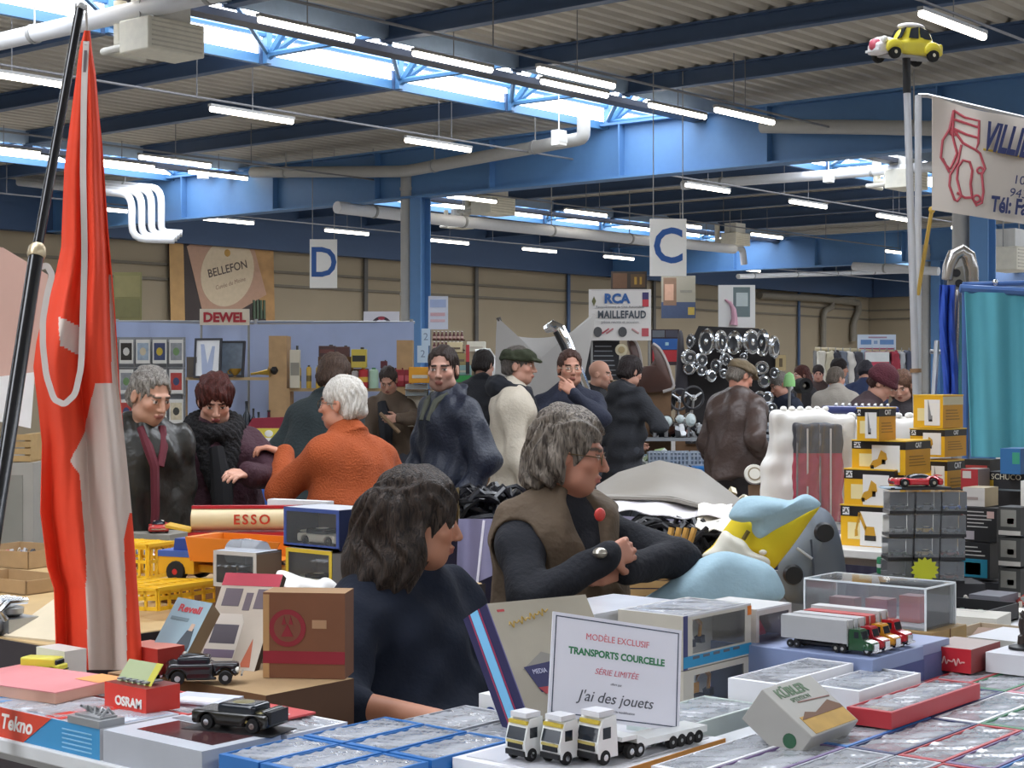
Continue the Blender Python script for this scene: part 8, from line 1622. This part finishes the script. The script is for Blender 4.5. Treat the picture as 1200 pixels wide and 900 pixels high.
for i, (x, y, rx, ry, nm) in enumerate(HC):
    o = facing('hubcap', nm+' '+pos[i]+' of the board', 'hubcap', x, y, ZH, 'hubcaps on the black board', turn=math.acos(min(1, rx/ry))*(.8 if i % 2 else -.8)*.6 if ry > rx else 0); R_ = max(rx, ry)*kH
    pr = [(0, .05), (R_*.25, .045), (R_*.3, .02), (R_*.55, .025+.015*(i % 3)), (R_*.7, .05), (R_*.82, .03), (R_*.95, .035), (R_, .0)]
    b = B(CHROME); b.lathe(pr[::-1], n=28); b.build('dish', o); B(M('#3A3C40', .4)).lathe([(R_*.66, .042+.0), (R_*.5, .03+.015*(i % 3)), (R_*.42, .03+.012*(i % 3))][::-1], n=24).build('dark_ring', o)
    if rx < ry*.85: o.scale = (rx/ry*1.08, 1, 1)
# shelf-table with headlamps, wheels, crates
o = facing('parts_table', 'metal table with headlamps and wheels in front of the hubcap board', 'table', 790, 515, 16.3); o.location.z = 0; kP = 16.3/FPX; zt = EYE-(512-HOR)*kP; B(M('#8E9094', .5)).box(-.52, .55, zt-.03, zt, -.3, .3).build('tabletop', o)
for sx in (-.48, .5):
    for sz_ in (-.26, .26): B(TIN).tube([(sx, 0, sz_), (sx, zt-.03, sz_)], .02, 8).build('leg', o)
for x, y, r_, lab in ((767, 490, 6, 'small pale headlamp at the left end of the parts table'), (781, 494, 8, 'large round headlamp glass on the parts table'), (796, 491, 6, 'chrome headlamp shell seen from the side on the parts table'), (808, 492, 9, 'big tilted headlamp next to the leather jacket')):
    o = facing('headlamp', lab, 'headlamp', x, y, 16.1, turn=(x-781)*.02); R_ = r_*kP; B(CHROME).lathe([(0, -R_*1.2), (R_*.5, -R_*1.05), (R_*.85, -R_*.5), (R_, 0), (R_*.9, .02)], n=20).build('shell', o); B(M('#C8D4D4', .12)).lathe([(R_*.88, .015), (R_*.5, .05), (0, .06)], n=20).build('lens', o); B(TIN).tube([(0, -R_, -.02), (0, -(512-y)*kP, -.02)], .02, 6).build('stem', o)
for x, y, r_, lab, m in ((775, 468, 15, 'black wheel rim hung upright left of the steering wheels', BLACK), (796, 468, 12, 'grey steering wheel leaning beside the black rim', M('#4A4A4E', .4)), (812, 466, 13, 'dark steering wheel nearest the leather jacket', M('#2A2A2E', .4))):
    o = facing('wheel_rim' if x < 780 else 'steering_wheel', lab, 'wheel', x, y, 16.35, turn=.3); R_ = r_*kP; B(m).tube([(R_*math.cos(a), R_*math.sin(a), 0) for a in np.linspace(0, 2*PI, 28, endpoint=False)], .03 if x < 780 else .014, 8, closed=True).build('rim', o)
    for q in range(3): a = q*2.09+.5; B(TIN).tube([(0, 0, .02), (R_*math.cos(a), R_*math.sin(a), 0)], .012, 6).build('spoke', o)
    B(CHROME if x > 780 else M('#5A2A2A', .4)).lathe([(R_*.45 if x < 780 else .03, -.02), (R_*.4 if x < 780 else .03, .03), (0, .04)], n=18).build('hub', o); B(TIN).tube([(0, -R_, -.03), (0, -(512-y)*kP, -.03)], .015, 6).build('stand_rod', o)
heap('heap of chrome trims, brackets and lamps on the parts table', *W(800, 505, 16.3)[:2], zt, .3, .3, .12, 50, ['#C8CACC', '#8E9094', '#2A2A2E', '#5A3A34', '#D8D8D8'], .09, 31, 'chrome_parts', .7)
heap('pale and green plastic parts under the headlamps', *W(785, 520, 15.6)[:2], .78, .3, .25, .12, 50, ['#C8CCC8', '#8EA86A', '#A8B0B4', '#D8D8D4', '#6A8A9A'], .08, 32, 'plastic_parts', 0)
o = facing('bench', 'low bench carrying wire baskets and plastic parts', 'bench', 790, 530, 15.85); o.location.z = 0; B(M('#A8B0B8', .5)).box(-.5, .5, .74, .77, -.10, .25).build('top', o)
for sx in (-.45, .45): B(TIN).box(sx-.02, sx+.02, 0, .74, -.08, .2).build('leg', o)
for k in range(3):
    o = facing('wire_basket', '%s grey wire basket in the row below the headlamps' % ordn[k], 'basket', 772+24*k, 545, 15.2, 'grey wire baskets'); kk = 15.2/FPX; b = B(M('#B0B8C0', .4))
    for q in range(6): b.box(-11*kk+22*kk*q/5-.006, -11*kk+22*kk*q/5+.006, 0, 16*kk, -.006, .006)
    for q in range(4): b.box(-11*kk, 11*kk, 16*kk*q/3-.006, 16*kk*q/3+.006, -.006, .006)
    b.build('front_grid', o); B(M('#8E98A0', .5)).box(-11*kk, 11*kk, 0, 14*kk, -.3, -.02).build('contents', o)
for k in range(3):
    o = facing('plastic_crate', '%s bright blue plastic crate below the wire baskets' % ordn[k], 'crate', 774+26*k, 572, 14.9, 'bright blue crates'); kk = 14.9/FPX; m = M('#2A74B8', .45); B(m).box(-12*kk, 12*kk, 0, 24*kk, -.3, 0).build('crate', o, bevel=.01)
    for q in range(3): B(M('#1E4A80', .5)).box(-10*kk+7*q*kk, -5*kk+7*q*kk, 6*kk, 18*kk, 0, .004).build('slot', o)
    B(m).box(-12.5*kk, 12.5*kk, 22*kk, 24.5*kk, -.01, .015).build('rim', o)
o = facing('stack_base', 'dark stand under the bright blue crates', 'stand', 800, 575, 14.9); zb = W(800, 572, 14.9).z; o.location.z = 0; B(M('#3A3C40', .6)).box(-.55, .45, 0, zb-.003, -.3, -.02).build('base', o); B(M('#2A2C30', .6)).box(-.5, .4, .1, zb-.1, -.02, -.01).build('front_board', o)
o = facing('stack_base', 'dark stand under the row of grey wire baskets', 'stand', 796, 545, 15.2); zb = W(800, 545, 15.2).z; o.location.z = 0; B(M('#3A3C40', .6)).box(-.4, .4, 0, zb-.003, -.32, -.02).build('base', o); B(M('#2A2C30', .6)).box(-.35, .35, .1, zb-.1, -.02, -.01).build('front_board', o)
for k, (x, y, lab) in enumerate(((893, 506, 'grey stacked trays between the leather jacket and the plastic cover'), (890, 520, 'lower grey trays beside the leather jacket'))): o = facing('parts_tray', lab, 'tray', x, y, 14.6); kk = 14.6/FPX; B(M('#9AA0A8', .5)).box(-14*kk, 14*kk, 0, 10*kk, -.3, 0).build('tray', o, bevel=.005); B(M('#5A6068', .5)).box(-12*kk, 12*kk, 3*kk, 7*kk, 0, .004).build('slot', o)
o = facing('tray_stand', 'dark stand under the grey trays beside the leather jacket', 'stand', 892, 520, 14.6); zb = W(892, 520, 14.6).z; o.location.z = 0; B(M('#2A2A30', .6)).box(-.2, .2, 0, zb-.003, -.3, 0).build('base', o); B(M('#1E1E24', .6)).box(-.17, .17, .1, zb-.1, 0, .01).build('front_board', o)
# stalls behind the young man: bottle rack, boxes
o = facing('bottle_rack', 'tall rack of dark red small bottles behind the young man', 'rack', 525, 400, 15.8); kk = 15.8/FPX; 
for r_ in range(2): B(M('#4A2A22', .6)).box(-18*kk, 20*kk, (1-12*r_)*kk, (2-12*r_)*kk, -.12, .05).build('rack_board', o)
B(DWOOD).box(-17*kk, 18*kk, -1.9, -1*kk-.05, -.14, -.10).build('back_board', o)
b0_ = None
for r_ in range(2):
    for q in range(8):
        lab = '%s small dark red bottle in the %s row of the rack' % (ordn[q], ('upper', 'lower')[r_]); x, y = 509+4.6*q, 398+12*r_
        if b0_ is None:
            b0_ = facing('small_bottle', lab, 'bottle', x, y, 15.75, 'small bottles in the rack'); B(M('#5A1A1C', .3)).tube([(0, 0, 0), (0, 5*kk, 0), (0, 7*kk, 0), (0, 9*kk, 0)], [1.9*kk, 1.9*kk, 1*kk, .9*kk], 10).build('bottle', b0_); B(M('#E0DCD8', .4)).tube([(0, 9*kk, 0), (0, 10*kk, 0)], 1.2*kk, 8).build('cap', b0_); B(M('#C8A8A0', .5)).tube([(0, 1.5*kk, 0), (0, 4*kk, 0)], 1.95*kk, 10).build('label_panel', b0_)
        else: dup(b0_, W(x, y, 15.75), label=lab, rot=b0_.rotation_euler.copy())
SB = [((484, 430, 490, 449), '#D8961E', 'orange-yellow carton left of the young man', 15.4, 26, 19), ((535, 428), '#9A8A5A', 'olive and cream printed carton right of the young man\'s head', 15.2, 26, 14), ((538, 440), '#8AA8A8', 'pale blue-green carton below the olive one', 15.1, 28, 12), ((543, 456), '#2E8A44', 'green carton lowest behind the young man', 15.0, 24, 16), ((558, 412), '#E4E0D0', 'stack of white cups or cartons above the half-hidden head', 15.6, 22, 12), ((533, 413), '#D8C8A0', 'cream bulging bag on top of the printed cartons', 15.6, 18, 12), ((488, 464), '#B8C4C8', 'pale carton under the orange-yellow one', 15.5, 26, 14), ((490, 500), '#C8BCA8', 'large cream carton below, left of the young man', 15.6, 26, 36)]
for k, (pp, c, lab, Z, w_, h_) in enumerate(SB):
    if k == 0: pp = (492, 449)
    o = facing('stall_carton', lab, 'box', pp[0], pp[1], Z); kk = Z/FPX; B(M(c, .5)).box(-w_*kk/2, w_*kk/2, 0, h_*kk, -.2, 0).build('carton', o, bevel=.006); B(M('#6A5A4A' if k % 2 else '#C8C0B0', .6)).box(-w_*kk*.35, w_*kk*.35, h_*kk*.3, h_*kk*.5, 0, .004).build('print', o)
o = facing('stall_shelf', 'stall shelf stand carrying the cartons behind the young man', 'shelf', 520, 500, 15.8); o.location.z = 0; B(DWOOD).box(-.35, .4, 0, EYE-(470-HOR)*15.8/FPX, -.1, -.02).build('stand', o); B(DWOOD).box(-.35, .4, EYE-(457-HOR)*15.8/FPX, EYE-(456-HOR)*15.8/FPX, -.1, .4).build('board', o)
o = facing('red_lantern_sign', 'narrow red and black hanging sign beside the half-hidden head', 'sign', 548, 424, 15.0); kk = 15.0/FPX; B(M('#B83A40', .5)).box(-2*kk, 2*kk, 0, 20*kk, -.02, 0).build('red_strip', o); B(M('#1E1E24', .5)).box(-2.2*kk, 2.2*kk, -14*kk, 0, -.02, .004).build('black_strip', o); B(TIN).tube([(0, -14*kk, -.03), (0, -1.7, -.03)], .012, 6).build('support_pole', o)
o = facing('chrome_arch', 'arched chrome trim with white frame left of the grey car panel', 'car part', 575, 440, 15.2); kk = 15.2/FPX
for q in range(3): B(M('#D8D8D4', .3, metal=.5)).tube([((-18+2*q)*kk, 28*kk, -.05*q), ((-8+3*q)*kk, 30*kk, -.05*q), ((0+3*q)*kk, 18*kk, -.05*q), ((3+3*q)*kk, -40*kk, -.05*q), ((3+3*q)*kk, -o.location.z+.02, -.05*q)], .018, 6).build('trim_strip', o)
B(M('#E8E4E0', .4)).box(-1*kk, 2.5*kk, -2*kk, 10*kk, .05, .07).build('white_card', o)
# far aisle: clothes rail, car, coloured bits
o = facing('clothes_rail', 'long far clothes rail with hanging light coats and small goods', 'clothes rail', 1010, 409, 26); kk = 26/FPX; B(M('#C9BC9A', .4)).tube([(-55*kk, 0, 0), (60*kk, -4*kk, 0)], .03, 8).build('top_bar', o)
for x in (-55, 0, 60): B(TIN).tube([(x*kk, -2*kk, 0), (x*kk, -(W(1010, 409, 26).z)+.0, 0)], .03, 8).build('upright', o)
gc = ['#D8D4C8', '#C8C0A8', '#3A3A44', '#7A8290', '#E0DCD4', '#4A4A52', '#8E9AA8', '#2A2A30', '#B8B4A8', '#6A6A72', '#A83A4A', '#C8CCD0', '#54586A']
for k in range(13):
    x = 962+8.6*k; o = facing('hanging_garment', '%s garment from the left on the far clothes rail' % (['cream', 'beige', 'black', 'grey-blue', 'off-white', 'dark grey', 'pale blue', 'coal black', 'stone', 'mid grey', 'crimson', 'silvery', 'slate'][k]), 'garment', x, 412, 25.9, 'garments on the far rail'); g = Sdf(); g.bx((0, -.3, 0), (.04, .28, .10), .02, .02).noise(wrinkle(.012, 1, k)); g.build('cloth', o, M(gc[k], .7), .025); B(TIN).tube([(0, .0, 0), (0, .06, 0)], .008, 5).build('hanger_hook', o)
o = facing('parked_van', 'pale car roof and windscreen seen far behind the grey-haired man', 'car', 945, 445, 27); o.location.z = 0; kk = 27/FPX; B(M('#C9CED4', .3, coat=.5)).prism([(-26*kk, .5), (-26*kk, 1.0), (-14*kk, 1.1), (-8*kk, 1.66), (14*kk, 1.66), (26*kk, 1.1), (28*kk, .5)], -1.6, 0, 'z').build('bodywork', o); B(GLASSD).prism([(-13*kk, 1.13), (-8*kk, 1.6), (13*kk, 1.6), (23*kk, 1.13)], 0, .01, 'z').build('side_window', o)
for x in (-16, 18):
    for zz in (-1.4, -.05): b = B(); wheel(b, (x*kk, .3, zz), .3, .2, 'z'); b.build('wheel', o)
o = facing('notice_board', 'small wooden notice board right of the hubcap board', 'board', 915, 434, 17.6); kk = 17.6/FPX; B(M('#A8946A', .6)).box(-6*kk, 6*kk, 0, 18*kk, -.03, 0).build('board', o); B(M('#5A4A34', .6)).box(-2*kk, 2*kk, 4*kk, 14*kk, 0, .004).build('print', o); B(TIN).tube([(0, 0, -.04), (0, -1.65, -.04)], .015, 6).build('post', o)
o = facing('green_lamp_shade', 'translucent light green shade under the small notice board', 'shade', 925, 445, 17.2); kk = 17.2/FPX; B(M('#8AC07A', .3)).tube([(0, -8*kk, 0), (0, -2*kk, 0), (0, 6*kk, 0), (0, 9*kk, 0)], [7*kk, 7*kk, 5*kk, 1*kk], 16).build('shade', o); B(TIN).tube([(0, -8*kk, 0), (0, -1.55, 0)], .015, 6).build('stem', o)
o = facing('tyre', 'black tyre with a pale hub in front of the red-haired woman', 'tyre', 941, 452, 19.5, turn=.3); R_ = 9*19.5/FPX; B(RUB).lathe([(R_*.55, -.08), (R_, -.08), (R_, .08), (R_*.55, .08), (R_*.55, -.08)], n=24).build('tyre', o); B(M('#8A8478', .5)).lathe([(R_*.56, -.03), (R_*.2, .04), (0, .04)], n=18).build('hub', o); B(DWOOD).tube([(0, -R_, -.1), (0, -1.5, -.1)], .03, 6).build('stand', o)
# wall pipes seen far right
for lab, pts, r_ in (('dark duct elbow on the far wall', [(965, 415), (965, 365), (975, 360), (975, 352), (1000, 350)], .12), ('grey duct bending down the far wall', [(1000, 400), (1000, 378), (1006, 366), (1006, 355), (960, 350), (890, 346)], .14)):
    pipe(lab, [onV(x, y, 33.32) for x, y in pts], r_, M('#7E776A', .6), rings=False)
